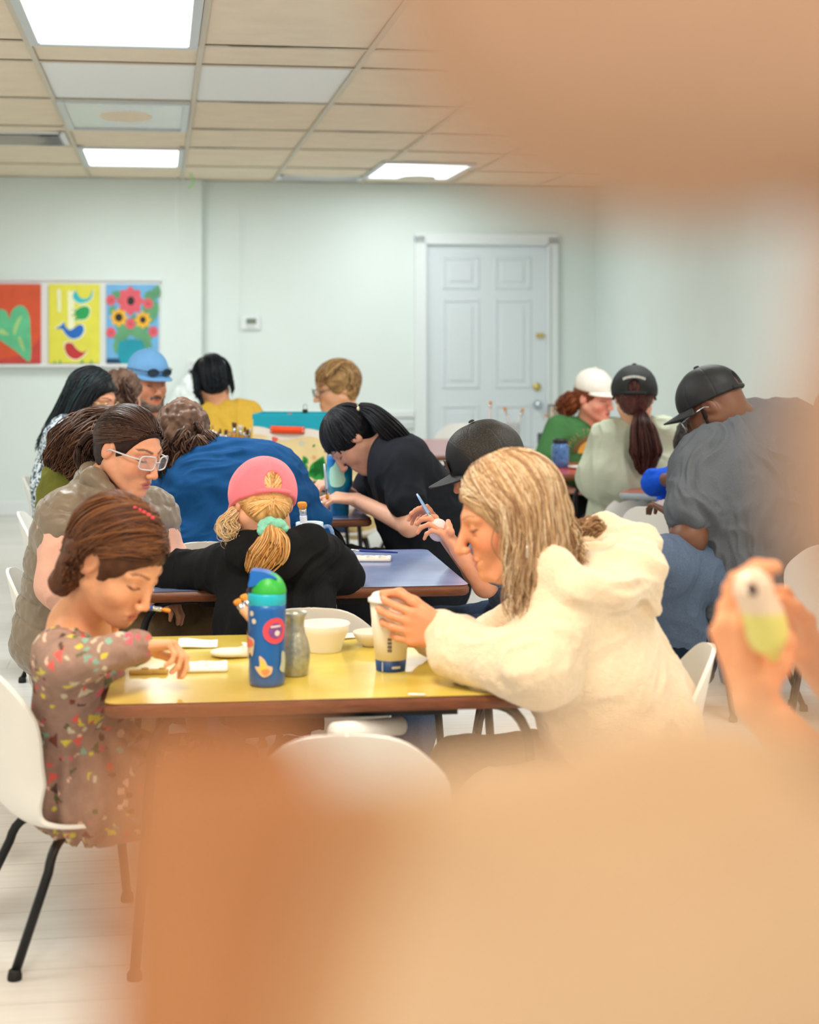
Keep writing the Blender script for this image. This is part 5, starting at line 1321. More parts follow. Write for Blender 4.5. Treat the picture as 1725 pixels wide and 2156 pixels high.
beard(m_.H, [C(70, 54, 46), C(128, 112, 102)], m_.t, 3)
M_CAPL = mat('light_blue_cotton', C(112, 168, 220), .8, noise=.05, nscale=30, bump=.2, bscale=250)
q, M_ = cap(m_, M_CAPL, brim=.072, plane=.058, curv=.5, grow=.93, h=.004, tilt=3, part='baseball_cap')
sg = MB()
for sd in (-1, 1):
    pts = [q(.117+.012-abs(sd*.034+.024*math.cos(a))*.25, sd*.034+.024*math.cos(a), .008+.016*math.sin(a)) for a in np.linspace(0, 6.28, 14)[:-1]]
    sg.tube(pts, .004, 6, closed=True); sg.add(pts, [tuple(range(13))], 0)
    sg.tube([q(.112, sd*.056, .012), q(.06, sd*.092, .012), q(.0, sd*.104, .008)], .003, 6)
sg.tube([q(.124, -.012, .012), q(.126, 0, .014), q(.124, .012, .012)], .003, 6)
world_child(sg.build('sunglasses', mat('dark_lens', C(24, 44, 60), .12, coat=.6)), m_.t)

# ---- person in the yellow sweater
e_ = Person('person in a mustard yellow sweater with black bobbed hair, seen from behind', (448, 806, 8.75, -168, 22, 6, 1.08),
    hip=(492, 1072, 8.75), by=178, skin=SK_L, neck=(466, 868, 8.75), shw=.17, size=1.08, h=.0055, shoulders=(pw(432, 885, 8.75), pw(520, 876, 8.77)),
    L=dict(el=pw(430, 980, 8.73), wr=pw(450, 990, 9.05)), R=dict(el=pw(545, 960, 8.75), wr=pw(520, 985, 9.05)))
e_.shirt('yellow', M_cloth('mustard', C(226, 184, 74)), 'long', rc=.125, rw=.135, rh=.14, sl=1.2, part='sweater', extra=lambda S, s: (S.cone(pw(450, 885, 8.70), pw(505, 880, 8.70), .085, .08, k=.06), S.cone(pw(465, 940, 8.68), pw(500, 940, 8.68), .14, .14, k=.06)), disp=folds(.010, 6, 31)); e_.pants(M_JEAN); e_.shoes(M_SHOE)
BB = [C(24, 28, 34), C(40, 50, 62), C(18, 18, 22)]
hair_cap(e_.H, 'x', BB, e_.t, h=.0055, seed=102, grow=1.02, disp=.001, nape=-.1)
falling(e_.H, [((.3, 0, 1), (-.3, 1, -.1)), ((0, 0, 1), (-1, .3, -.1)), ((-.3, 0, 1), (-1, 0, -.1)), ((0, 0, 1), (-1, -.4, -.1)), ((.3, 0, 1), (-.3, -1, -.1))], 500, BB, e_.t, drop=.095, rad=.003, seed=103, wave=.002, grow=1.05, ends=.15, down=(.12, 0, -1), frac=.65)
bundle([e_.H.p(.02, .09, -.03), pw(424, 842, 8.67), pw(428, 862, 8.67)], [.012, .014, .006], 60, BB, e_.t, rad=.0025, seed=104, part='side_lock')

# ---- short-haired person with glasses
s_ = Person('person with short sandy hair and glasses looking down behind the storage bin', (708, 818, 8.8, -70, 12, 0, 1.1),
    hip=(738, 1080, 8.95), by=-72, skin=C(226, 172, 138), neck=(738, 880, 8.86), h=.0055, paint=dict(brow=C(130, 100, 72), blush=.35, rosy=C(222, 130, 104)))
s_.shirt('cream', M_cloth('cream_yellow', C(236, 208, 150)), 'short', rc=.115, rw=.12, rh=.13, part='top'); s_.pants(M_JEAN); s_.shoes(M_SHOE)
SH = [C(176, 138, 88), C(140, 104, 66), C(198, 160, 110), C(104, 76, 52)]
hair_cap(s_.H, 'x', SH, s_.t, h=.005, seed=112, grow=1.05, disp=.005)
scalp_strands(s_.H, 'x', [(-.5, .2, .9), (-.3, 0, 1), (-.6, -.2, .8)], (.75, .45, .62), 200, SH, s_.t, rad=.003, seed=113, grow=1.12, jit=.2, endjit=.25)
scalp_strands(s_.H, 'x', [(-.4, .3, .9), (-.6, 0, .8)], (-.75, .75, -.45), 260, SH[1:], s_.t, rad=.003, seed=114, grow=1.09, jit=.25, endjit=.3)
glasses(s_, mat('grey_wire', C(110, 110, 112), .3, metal=.8), M_lens(), w=.048, hh=.038, r=.0022, sq=False, fwd=.008)
# ================================================================== people on the right
# ---- woman in the green t-shirt
a_ = Person('smiling red-haired woman in a white cap and a green printed t-shirt', (1252, 838, 9.0, 46, 8, -4, 1.06),
    hip=(1232, 1062, 9.15), by=8, skin=C(230, 166, 142), neck=(1238, 893, 9.08), shw=.175, h=.005,
    shoulders=(pw(1300, 908, 9.12), pw(1178, 905, 9.02)),
    R=dict(el=pw(1150, 985, 8.95), wr=pw(1195, 1030, 8.72), D=(1, -.1, -.1), N=(.1, -.2, 1), cut=.75), L=dict(el=pw(1325, 985, 9.0), wr=pw(1280, 965, 8.75), D=(-1, -.3, 0), cut=.75),
    headk=dict(smile=True, cheek=1.12), paint=dict(brow=C(150, 92, 64), blush=.7, rosy=C(226, 120, 108), lip=C(206, 96, 92)))
a_.shirt('green', M_cloth('forest_green', C(66, 112, 66)), 'short', rc=.115, rw=.125, rh=.14, sl=1.25, part='t_shirt', disp=folds(.006, 7, 3)); a_.pants(M_BLK_C); a_.shoes(M_SHOE)
RH = [C(132, 72, 42), C(166, 96, 58), C(108, 56, 34)]
hair_cap(a_.H, 'x', RH, a_.t, h=.005, seed=122, grow=.98)
bundle([a_.H.p(-.10, -.02, -.02), pw(1208, 842, 9.05), pw(1192, 858, 9.08), pw(1185, 874, 9.1)], [.02, .055, .06, .04], 260, RH, a_.t, rad=.003, seed=123, wave=.018, wf=2.4, ends=.4, part='ponytail')
M_CAPW = mat('white_cotton_cap', C(224, 219, 208), .85, noise=.03, bump=.15, bscale=250)
q, M_ = cap(a_, M_CAPW, brim=.066, plane=.058, curv=.5, grow=.91, h=.004, tilt=3, part='baseball_cap')
def lettering(txt, size, m, P0, right, up, parent, name='lettering', arc=None, depth=.0008):
    """letters standing on an object; arc: radius of an arch they follow"""
    if arc is None:
        me = text_mesh(txt, size, name, depth); o = link(name, me, m, None, False)
        n = np.cross(unit(right), unit(up)); o.matrix_world = Matrix.Translation(Vector(P0)) @ Matrix([list(r_) for r_ in np.array([unit(right), unit(up), n]).T]).to_4x4()
        mw = o.matrix_world.copy(); world_child(o, parent); o.matrix_basis = mw; return o
    r_, span = arc; n = len(txt); bm = bmesh.new()
    for i, ch in enumerate(txt):
        a = -span/2+span*i/(n-1); me = text_mesh(ch, size, name, depth); T = Matrix.Translation((r_*math.sin(a), r_*math.cos(a)-r_, 0)) @ Matrix.Rotation(-a, 4, 'Z')
        me.transform(T); bm.from_mesh(me); bpy.data.meshes.remove(me)
    me = from_bm(bm, name); o = link(name, me, m, None, False)
    nn = np.cross(unit(right), unit(up)); o.matrix_world = Matrix.Translation(Vector(P0)) @ Matrix([list(x) for x in np.array([unit(right), unit(up), nn]).T]).to_4x4()
    mw = o.matrix_world.copy(); world_child(o, parent); o.matrix_basis = mw; return o
# printed arch on the green shirt: cast onto the cloth
def project_on(o, target, offset=.0025, direction=(0, 1, 0)):
    """drape the flat print o onto the surface of target along direction"""
    dg = bpy.context.evaluated_depsgraph_get(); dg.update()
    from mathutils.bvhtree import BVHTree
    tm = target.matrix_world; bv = BVHTree.FromPolygons([tm @ v.co for v in target.data.vertices], [list(p.vertices) for p in target.data.polygons])
    M = o.matrix_world; Mi = M.inverted(); D = Vector(direction).normalized()
    for v in o.data.vertices:
        w_ = M @ v.co; h = bv.ray_cast(w_-D*.6, D)
        if h[0] is not None: v.co = Mi @ (h[0]-D*offset)
def print_obj(name, mb_or_obj, m, parent, target, **k):
    o = mb_or_obj.build(name, m) if isinstance(mb_or_obj, MB) else mb_or_obj
    bpy.context.view_layer.update(); project_on(o, target, **k)
    if o.parent is None: world_child(o, parent)
    return o
tee = [c for c in a_.t.children if c.name.startswith('t_shirt')][0]
def disc_grid(px, py, d, r0, r1, a0, a1, nr=5, na=24):
    m = MB(); m.grid(lambda u, v: P(px, py, d)+Vector(((r0+(r1-r0)*v)*math.cos(a0+(a1-a0)*u), 0, (r0+(r1-r0)*v)*math.sin(a0+(a1-a0)*u))), na, nr); return m
print_obj('printed_arch', disc_grid(1254, 962, 8.7, .070, .095, .1, math.pi-.1), mat('print_brown', C(110, 84, 50), .8), a_.t, tee, offset=.004)
print_obj('printed_sun', disc_grid(1254, 962, 8.7, .0, .066, .0, math.pi), mat('print_orange', C(214, 160, 62), .8), a_.t, tee, offset=.004)
lt = lettering('MULTNOMAH', .036, mat('print_cream', C(212, 186, 128), .8), P(1254, 962-48, 8.7), (1, 0, 0), (0, 0, 1), a_.t, arc=(.118, 2.3), depth=.0003)
bpy.context.view_layer.update(); project_on(lt, tee, offset=.0045)

# ---- woman in the sage sweatshirt
c_ = Person('woman in a sage green sweatshirt and black cap with a long brown ponytail, from behind', (1336, 838, 7.6, 172, 6, 0, 1.05),
    hip=(1335, 1120, 7.72), by=178, skin=C(226, 172, 140), neck=(1345, 905, 7.66), shw=.175, h=.005, shoulders=(pw(1278, 928, 7.66), pw(1405, 922, 7.72)),
    L=dict(el=pw(1252, 1010, 7.62), wr=pw(1295, 1012, 7.92), D=(.6, 1, 0)), R=dict(el=pw(1428, 1005, 7.75), wr=pw(1400, 1000, 8.05), D=(-.4, 1, 0)))
c_.shirt('sage', M_cloth('sage_fleece', C(176, 182, 162), nscale=20), 'long', rc=.125, rw=.135, rh=.15, sl=1.35, part='sweatshirt', disp=folds(.011, 6, 5), extra=lambda S, s: (S.cone(pw(1300, 925, 7.62), pw(1390, 920, 7.66), .085, .08, k=.06), S.cone(pw(1290, 1000, 7.6), pw(1370, 1000, 7.62), .13, .13, k=.06))); c_.pants(M_BLK_C); c_.shoes(M_SHOE)
MB_ = [C(60, 34, 32), C(78, 46, 42), C(44, 26, 26), C(96, 58, 50)]
hair_cap(c_.H, 'x', MB_, c_.t, h=.005, seed=132, grow=1.0, nape=-.105, front=-.02)
scalp_strands(c_.H, 'x', [(0, 1, .1), (0, -1, .1), (-.3, .9, -.3), (-.3, -.9, -.3), (-.9, .3, .2), (-.9, -.3, .2), (-.6, .7, .2)], (-.80, -.12, -.62), 320, MB_, c_.t, rad=.0026, seed=133, grow=1.02, jit=.12, endjit=.06)
bundle([pw(1349, 870, 7.52), pw(1353, 900, 7.46), pw(1360, 950, 7.45), pw(1358, 1000, 7.48)], [.018, .055, .075, .02], 460, MB_, c_.t, rad=.0026, seed=134, wave=.006, wf=1.2, ends=.3, part='ponytail')
M_CAPK = mat('black_cotton_cap', C(30, 32, 32), .8, noise=.1, nscale=20, bump=.2, bscale=250)
q, M_ = cap(c_, M_CAPK, brim=.07, plane=.036, low=.012, grow=1.05, h=.004, hole=True, part='baseball_cap')
wl = mat('embroidery_white', C(222, 222, 216), .8)
o = lettering('', .01, wl, q(-.12, 0, .03), -M_[1], M_[2], c_.t) if False else None
emb = MB()
for i in range(11):
    a = -.45+.09*i; emb.box((0, 0, 0), (.006+.002*(i % 2), .002, .011), M=Matrix.Translation(Vector(q(-.126*math.cos(a)*.99, .103*math.sin(a), .045-.35*a*a*.12))) @ Matrix([list(r_) for r_ in np.array([M_[1], M_[0], M_[2]]).T]).to_4x4())
world_child(emb.build('embroidery', wl), c_.t)

# ---- man in the grey t-shirt
d_ = Person('large man in a charcoal grey t-shirt and black cap, seen from behind at right', (1503, 858, 6.0, -118, 36, 0, 1.16),
    hip=(1568, 1215, 5.98), by=-150, skin=C(108, 68, 46), neck=(1598, 918, 6.08), shw=.23, size=1.25, h=.0045, rn=.066,
    shoulders=(pw(1478, 1000, 5.86), pw(1692, 925, 6.22)),
    L=dict(el=pw(1450, 1132, 5.74), wr=pw(1420, 1080, 6.1), D=(-.4, 1, .3), N=(0, .3, -1), hs=1.05, cut=.55, am=1.35), R=dict(el=pw(1740, 1080, 6.3), wr=pw(1640, 1060, 6.5), D=(-.8, .8, 0), hs=1.05, cut=.7),
    headk=dict(cheek=1.1, jaw=1.12), paint=dict(brow=C(30, 20, 16), lip=C(110, 60, 50), blush=.1, rosy=C(120, 62, 44), lash=C(20, 14, 12)),
    legs={1: (pw(1402, 1196, 5.68), pw(1462, 1400, 5.86)), -1: (pw(1560, 1230, 6.4), pw(1560, 1480, 6.4))})
def big_extra(S, s):
    S.cone(pw(1560, 930, 6.0), pw(1660, 905, 6.1), .12, .11, k=.08); S.cone(pw(1560, 1020, 5.95), pw(1640, 1010, 6.02), .20, .19, k=.1); S.cone(pw(1575, 1110, 5.92), pw(1610, 1180, 5.92), .20, .20, k=.1)
    S.cone(pw(1482, 1000, 5.84), pw(1462, 1078, 5.76), .085, .080, k=.03); S.ell(pw(1560, 1170, 5.90), (.15, .13, .08), k=.06)
    S.cone(pw(1545, 880, 6.02), pw(1590, 872, 6.08), .05, .05, k=.04)
M_GREYT = M_cloth('charcoal_jersey', C(92, 96, 102), noise=.14, nscale=300)
d_.shirt('tee', M_GREYT, 'short', rc=.15, rw=.16, rh=.16, sl=1.2, part='t_shirt', extra=big_extra, disp=lambda v, n: folds(.010, 8, 14, ridge=.7)(v, n)*np.clip(1.5-(v[:, 2]-.5)*1.4, .3, 1.2), h=.0055)
d_.pants(M_cloth('blue_denim', C(84, 98, 120), noise=.2, nscale=260), (.088, .074, .062), disp=folds(.008, 8, 6), h=.007, cuff=.25)
S = SDF(); hp, kn, an = d_.legs[0]; S.cone(an+(kn-an)*.25, an+(kn-an)*.05, .088, .084, k=.02)
sdf_obj(S, .006, 'dark_cuff', M_cloth('navy_cuff', C(22, 36, 52)), d_.t, folds(.004, 15, 2)); d_.shoes(M_SHOE)
beard(d_.H, [C(28, 20, 18), C(40, 30, 26)], d_.t, 5)
q, M_ = cap(d_, M_CAPB, brim=.068, plane=.034, grow=.95, hole=True, tilt=-10, part='baseball_cap')
glasses(d_, mat('silver_wire', C(190, 196, 204), .25, metal=.9), M_lens(), w=.052, hh=.038, r=.0020, sq=True, fwd=.006)

# ---- boy in the blue shirt
h_ = Person('boy in a bright blue shirt half hidden behind the man in grey', (1468, 936, 6.95, 120, 30, 0, .98),
    hip=(1470, 1180, 7.0), by=165, skin=SK_D, neck=(1450, 985, 6.98), size=.85, h=.005, rn=.045, shoulders=(pw(1425, 1010, 7.0), pw(1495, 1008, 6.9)),
    L=dict(el=pw(1378, 1015, 6.86), wr=pw(1430, 1004, 6.70), D=(1, -.3, .05), N=(0, -.3, -1), cuff=.72), R=dict(el=pw(1530, 1040, 6.9), wr=pw(1500, 1020, 6.7)),
    paint=dict(brow=C(30, 20, 16), lip=C(110, 60, 50), blush=.1, rosy=C(120, 62, 44), lash=C(20, 14, 12)))
h_.shirt('blue', M_cloth('royal_blue', C(22, 78, 196)), 'long', rc=.11, rw=.12, rh=.13, sl=1.1, part='shirt'); h_.pants(M_BLK_C); h_.shoes(M_SHOE)
hair_cap(h_.H, 'x', [C(30, 24, 22), C(44, 36, 32)], h_.t, h=.005, seed=142, grow=.95, disp=.003)

# ---- bald man at the right edge
i_ = Person('bald brown-skinned man cut off by the right edge, behind the man in grey', (1764, 876, 6.9, -60, 15, 0, 1.12),
    hip=(1800, 1140, 7.0), by=-70, skin=C(150, 104, 80), neck=(1800, 955, 6.95), h=.007, size=1.05, paint=dict(brow=C(60, 40, 30), blush=.1, rosy=C(150, 90, 70)))
i_.shirt('tan', M_cloth('tan_tee', C(150, 130, 112)), 'short', part='t_shirt'); i_.pants(M_JEAN); i_.shoes(M_SHOE)

# ---- person painting a figurine in the right foreground
j_ = Person('person out of focus in the right foreground holding a small ceramic bird', (2110, 700, 2.15, -75, 25, 0, 1.0),
    hip=(2250, 1900, 2.35), by=-70, skin=C(232, 158, 112), neck=(2230, 880, 2.25), h=.0038, shoulders=(pw(2180, 1010, 2.05), pw(2260, 1000, 2.5)),
    L=dict(el=pw(1830, 1720, 1.98), wr=pw(1592, 1478, 2.06), D=(-.30, .06, 1), N=(.92, .35, .28), curls=[(15, 50, 30), (22, 55, 30), (30, 55, 30), (35, 55, 35)], spread=5, hs=1.12, thumb=[pw(1640, 1400, 2.04), pw(1652, 1352, 2.05), pw(1630, 1318, 2.06)]),
    R=dict(el=pw(1850, 1560, 2.5), wr=pw(1690, 1360, 2.26), D=(-.55, -.1, .75), N=(-.7, -.5, -.3), curls=[(45, 50, 30), (50, 55, 30), (55, 55, 30), (60, 55, 30)], hs=.95))
j_.shirt('tan', M_cloth('peach_knit', C(222, 180, 150)), 'short', part='knit_top'); j_.pants(M_JEAN); j_.shoes(M_SHOE)
hair_cap(j_.H, 'x', BL, j_.t, h=.006, seed=152, grow=1.04)
# ================================================================== things on the tables
M_PORC = mat('white_glaze', C(238, 234, 228), .25, coat=.3); M_BISQW = mat('white_bisque', C(236, 226, 214), .8, noise=.03)
M_PAPER = mat('white_paper', C(240, 240, 236), .8); M_FERR = mat('silver_ferrule', C(200, 205, 210), .25, metal=.9)
M_ORB = mat('orange_bristles', C(232, 150, 52), .7, noise=.2, nscale=200); M_TANB = mat('tan_bristles', C(196, 150, 92), .7, noise=.2, nscale=200)
M_HBLUE = mat('blue_handle', C(30, 92, 196), .3); M_HCLEAR = mat('clear_acrylic', C(206, 220, 236), .15, coat=.5); M_HWHITE = mat('white_handle', C(232, 234, 238), .3)
def local(parent, o): o.parent = parent; return o
def paintbrush(tip, end, label, handle, bristle, w=.010, group=None, fl=.3):
    """brush from its bristle tip to the end of its handle"""
    tip, end = Vector(tip), Vector(end); L = (end-tip).length; q = (tip-end).to_track_quat('Z', 'Y').to_matrix().to_4x4()
    t = thing('paintbrush', label, 'paintbrush', tuple(end), 0, group); t.rotation_mode = 'QUATERNION'; t.rotation_quaternion = q.to_quaternion()
    bl = min(.026, L*.16); f = min(.03, L*.18)
    MB().lathe([(.0, 0), (w*.28, .001), (w*.36, L*.2), (w*.46, L-bl-f), (w*.42, L-bl-f*.8)], (0, 0, 0), 12).build('handle', handle, t)
    MB().lathe([(w*.43, L-bl-f), (w*.45, L-bl-f*.7), (w*.48, L-bl-.001), (w*.40, L-bl)], (0, 0, 0), 12, sy=.8).build('ferrule', M_FERR, t)
    MB().lathe([(w*.40, L-bl-.002), (w*.62, L-bl*.55), (w*.60, L-bl*.2), (w*.50, L-.001), (0, L)], (0, 0, 0), 12, sy=.55).build('bristles', bristle, t)
    return t
def cyl_sticker(px0, t, name, m, R, a0, z0, shape, off=.0012, sy=1.0):
    """sticker bent round a bottle: shape in metres (x along the girth, z up)"""
    bm = bmesh.new(); vs = [bm.verts.new((x, z, 0)) for x, z in shape]; f = bm.faces.new(vs)
    bmesh.ops.triangulate(bm, faces=[f]); bmesh.ops.subdivide_edges(bm, edges=bm.edges[:], cuts=3, use_grid_fill=True)
    for v in bm.verts:
        a = a0+v.co.x/R; z = z0+v.co.y; v.co = ((R+off)*math.sin(a), -(R+off)*sy*math.cos(a), z)
    me = from_bm(bm, name); return link(name, me, m, t)

# ---- blue water bottle with a green dome lid
bp = on(562, 1441, YZ)
t = thing('water_bottle', 'blue water bottle with a green dome lid and stickers on the yellow table', 'bottle', tuple(bp))
R_ = .0408
MB().lathe([(0, 0), (.034, 0), (.0375, .004), (.0385, .012), (.0395, .08), (R_, .165), (R_, .176)], (0, 0, 0), 40).build('bottle_body', mat('blue_steel_paint', C(10, 92, 168), .35, coat=.2), t)
MB().lathe([(R_*.99, .174), (R_*1.015, .176), (R_*1.015, .196), (R_*.99, .199)], (0, 0, 0), 40).build('lid_band', mat('cyan_plastic', C(30, 178, 200), .35), t)
S = SDF().ell((.004, 0, .196), (.0385, .039, .046), k=.004).half((0, 0, .197), (0, 0, -1), k=.003)
o = sdf_obj(S, .002, 'lid_dome', mat('green_plastic', C(46, 170, 62), .4), None); o.parent = t
bm = bmesh.new(); vs_ = [bm.verts.new((x, -.024, z)) for x, z in curve([(-.038, .2145), (-.035, .232), (-.0325, .2475), (-.020, .2480), (.0, .2445), (.018, .2360), (.024, .2300), (.012, .2330), (-.004, .2280), (-.02, .2180)], 3)]; fc_ = bm.faces.new(vs_); r_ = bmesh.ops.extrude_face_region(bm, geom=[fc_])
for v_ in [x for x in r_['geom'] if isinstance(x, bmesh.types.BMVert)]: v_.co.y += .048
bmesh.ops.recalc_face_normals(bm, faces=bm.faces[:])
link('spout_cover', from_bm(bm), mat('mid_blue_plastic', C(22, 104, 190), .35), t, False)
S = SDF().cone((-.030, 0, .200), (-.018, 0, .226), .014, .011, k=.004)
o = sdf_obj(S, .002, 'hinge', mat('purple_black_plastic', C(58, 48, 66), .4), None); o.parent = t
circ = lambda r, n=20, sx=1.0: [(sx*r*math.cos(6.2832*i/n), r*math.sin(6.2832*i/n)) for i in range(n)]
cyl_sticker(0, t, 'sticker', mat('sticker_red', C(226, 72, 84), .5), R_, .55, .122, circ(.0275)); cyl_sticker(0, t, 'sticker', mat('sticker_purple', C(120, 72, 140), .5, noise=.5, nscale=130), R_, .57, .122, circ(.0165), .0020)
cyl_sticker(0, t, 'sticker', mat('sticker_white_dots', C(228, 206, 204), .5), R_, .63, .117, circ(.006), .0026); cyl_sticker(0, t, 'sticker', mat('sticker_white_dots', C(228, 206, 204), .5), R_, .55, .131, [(-.011, -.002), (.011, -.001), (.011, .003), (-.011, .002)], .0026)
cyl_sticker(0, t, 'sticker', mat('sticker_edge', C(214, 196, 170), .5), R_, -1.05, .092, curve([(-.02, .03), (-.006, .018), (.016, .012), (.017, -.004), (.012, -.026), (.004, -.018), (-.004, -.03), (-.02, -.03)], 3)); cyl_sticker(0, t, 'sticker', mat('sticker_coral', C(222, 112, 92), .5), R_, -1.06, .092, curve([(-.02, .026), (-.006, .014), (.014, .008), (.013, -.004), (-.02, -.008)], 3), .002)
cyl_sticker(0, t, 'sticker', mat('sticker_cream', C(226, 190, 150), .5), R_, -.12, .043, curve([(-.008, .026), (.004, .018), (.010, .006), (.020, .002), (.017, -.012), (.002, -.019), (-.010, -.010), (-.018, .003), (-.007, .004)], 3)); cyl_sticker(0, t, 'sticker', mat('sticker_yellow', C(228, 196, 78), .5), R_, -.12, .043, curve([(-.005, .020), (.004, .010), (.008, .0), (.004, -.010), (-.008, -.006), (-.004, .004)], 3), .002); cyl_sticker(0, t, 'sticker', mat('sticker_orange', C(226, 140, 84), .5), R_, -.05, .036, curve([(-.006, .002), (.006, .006), (.012, .0), (.002, -.008)], 3), .0023)
cyl_sticker(0, t, 'sticker', mat('sticker_grey', C(178, 186, 172), .5), R_, 1.05, .05, curve([(-.004, .026), (.008, .02), (.01, -.004), (.004, -.02), (-.01, -.012), (-.006, .004)], 3))
for z in (.158, .142): cyl_sticker(0, t, 'sticker', mat('sticker_pale', C(206, 206, 188), .5), R_, -.72-(z-.15)*10, z, circ(.006, 12))

# ---- silver vase, bowls, cup
M_SILV = mat('silver_glaze', C(164, 166, 150), .28, metal=.45, noise=.25, nscale=60, bump=.3, bscale=120)
vp = on(621, 1421, YZ)
o = MB().lathe([(0, 0), (.026, 0), (.029, .003), (.033, .03), (.035, .05), (.030, .075), (.0225, .095), (.0205, .112), (.0225, .128), (.028, .139), (.026, .140), (.020, .130), (.018, .11)], tuple(vp), 36).build('vase', M_SILV)
tag(o, 'small silver glazed vase with a flared lip behind the blue bottle', 'vase')
def bowl(p, r, h, m, name, label, cat='bowl', foot=.45, seg=40, sy=1.0, group=None):
    prof = [(0, .002), (r*foot, 0), (r*foot*1.05, .004), (r*.74, h*.35), (r*.92, h*.72), (r, h), (r*.98, h+.002), (r*.955, h*.98), (r*.86, h*.70), (r*.66, h*.36), (r*.3, h*.16), (0, h*.14)]
    o = MB().lathe(prof, tuple(p), seg, sy=sy).build(name, m); return tag(o, label, cat, group)
bowl(on(683, 1371, YZ), .062, .066, mat('translucent_plastic', C(240, 236, 226), .35, sss=.1), 'mixing_bowl', 'white plastic bowl behind the silver vase on the yellow table', foot=.62)
bowl(on(782, 1360, YZ), .045, .034, M_BISQW, 'small_bowl', 'small cream bowl left of the coffee cup')
def sheet(p, w, h, rz, m, name, label, cat, fold=.004, th=.0025, seed=1):
    def fn(u, v): return (w*(u-.5), h*(v-.5), fold*(.5+.5*math.sin(u*4.5+seed))*(.4+v*.6)+.0015)
    o = MB().grid(fn, 12, 8).build(name, m); o.location = tuple(p); o.rotation_euler = (0, 0, rz)
    md = o.modifiers.new('thick', 'SOLIDIFY'); md.thickness = th; md.offset = 1; return tag(o, label, cat)
sheet(on(417, 1359, YZ), .095, .085, .1, M_PAPER, 'napkin', 'folded white napkin near the far edge of the yellow table', 'napkin', .006, .004)
sheet(on(733, 1341, YZ), .05, .06, .5, M_PAPER, 'paper_scrap', 'white paper scrap behind the white bowl', 'paper', .003)
sheet(on(878, 1464, YZ), .036, .012, .05, M_PAPER, 'paper_tag', 'tiny white tag at the front edge of the yellow table', 'paper tag', .001, .001)
sheet(on(990, 1437, YZ), .07, .04, .3, mat('grey_paper', C(196, 204, 208), .5), 'paper_sheet', 'pale paper beneath the cream fleece sleeve', 'paper', .002, .001)
cp = on(823, 1416, YZ); cp.y += .03; cp.x = (823-CX)/FPX*cp.y
t = thing('coffee_cup', 'tall paper coffee cup with a white lid in the grey-haired woman\'s hand', 'cup', tuple(cp))
h_ = .158
rc = lambda z: .033+(.0475-.033)*z/h_
MB().lathe([(0, .004), (rc(0), 0), (rc(.001), .002), (rc(.026), .026)], (0, 0, 0), 40).build('blue_band', mat('cup_navy', C(24, 62, 116), .5), t)
MB().lathe([(rc(.026), .026), (rc(.08), .08), (rc(h_), h_)], (0, 0, 0), 40).build('cup_body', mat('cup_paper', C(238, 226, 206), .6), t)
MB().lathe([(rc(h_)-.001, h_-.004), (rc(h_)+.004, h_-.003), (rc(h_)+.004, h_+.004), (rc(h_)-.001, h_+.006), (rc(h_)-.006, h_+.014), (rc(h_)-.009, h_+.016), (.0, h_+.015)], (0, 0, 0), 40).build('lid', mat('cup_lid', C(244, 240, 234), .35), t)
bar = MB()
for i, w_ in enumerate((.007, .005, .008, .006, .009)):
    for s_i in (0,): cyl = None
for i in range(4):
    cyl_sticker(0, t, 'printed_label', mat('print_grey', C(112, 98, 90), .6, noise=.4, nscale=300), rc(.06), -.05, .050+.0085*i, [(-.0045, -.003), (.0045, -.003), (.0045, .003), (-.0045, .003)], .0016+.0012*0)
for i in range(7): cyl_sticker(0, t, 'printed_letter', mat('print_cream2', C(226, 214, 196), .6), rc(.013), .12+.085*i, .011, [(-.0011, -.0026), (.0011, -.0026), (.0011, .0026+.001*(i % 2)), (-.0011, .0026)], .001)
cyl_sticker(0, t, 'printed_stripes', mat('print_pale_stripe', C(190, 198, 204), .6), rc(.013), -.55, .013, [(-.0014, -.011), (.0014, -.011), (.0014, .011), (-.0014, .011)], .001)

# ---- palettes and bisque pieces
def palette_tray(p, L, Wd, rz, label, wells, group='paint palettes'):
    t = thing('paint_palette', label, 'palette', tuple(p), rz, group)
    S = SDF().box((0, 0, .006), (L/2-.006, Wd/2-.006, .0008), rd=.0052)
    nx, ny = wells
    cs = [(-L/2+L*(i+.5)/nx, -Wd/2+Wd*(j+.5)/ny) for i in range(nx) for j in range(ny)]
    for x, y in cs: S.ell((x, y, .013), (L/nx*.42, Wd/ny*.40, .0085), k=.002, op='-')
    o = sdf_obj(S, .0016, 'tray', M_PORC, None); o.parent = t
    pc = [C(168, 128, 166), C(150, 166, 176), C(220, 150, 124), C(238, 186, 140), C(214, 140, 104), C(226, 170, 164), C(150, 92, 66), C(236, 206, 150)]
    for i, (x, y) in enumerate(cs):
        MB().lathe([(0, .0008), (min(L/nx, Wd/ny)*.34, 0)], (x, y, .0052), 18, sx=1.0).build('paint_well', mat('palette_paint_%d' % (i % 8), pc[i % 8], .4), t)
    return t
palette_tray(on(432, 1409, YZ), .105, .085, .10, 'small white paint palette with pale paint on the yellow table', (2, 3))
dp = on(484, 1383, YZ)
S = SDF(); S.ell((0, 0, .011), (.046, .034, .012), k=.01).cone((.03, 0, .014), (.062, .018, .013), .014, .006, k=.02).cone((.03, 0, .014), (.062, -.016, .013), .014, .006, k=.02).ell((0, 0, .022), (.040, .028, .013), k=.004, op='-').half((0, 0, .002), (0, 0, -1), k=.002)
o = sdf_obj(S, .0022, 'fish_dish', M_BISQW, None); o.location = tuple(dp); o.rotation_euler = (0, 0, .1); tag(o, 'cream fish-shaped ceramic dish left of the blue bottle', 'dish')
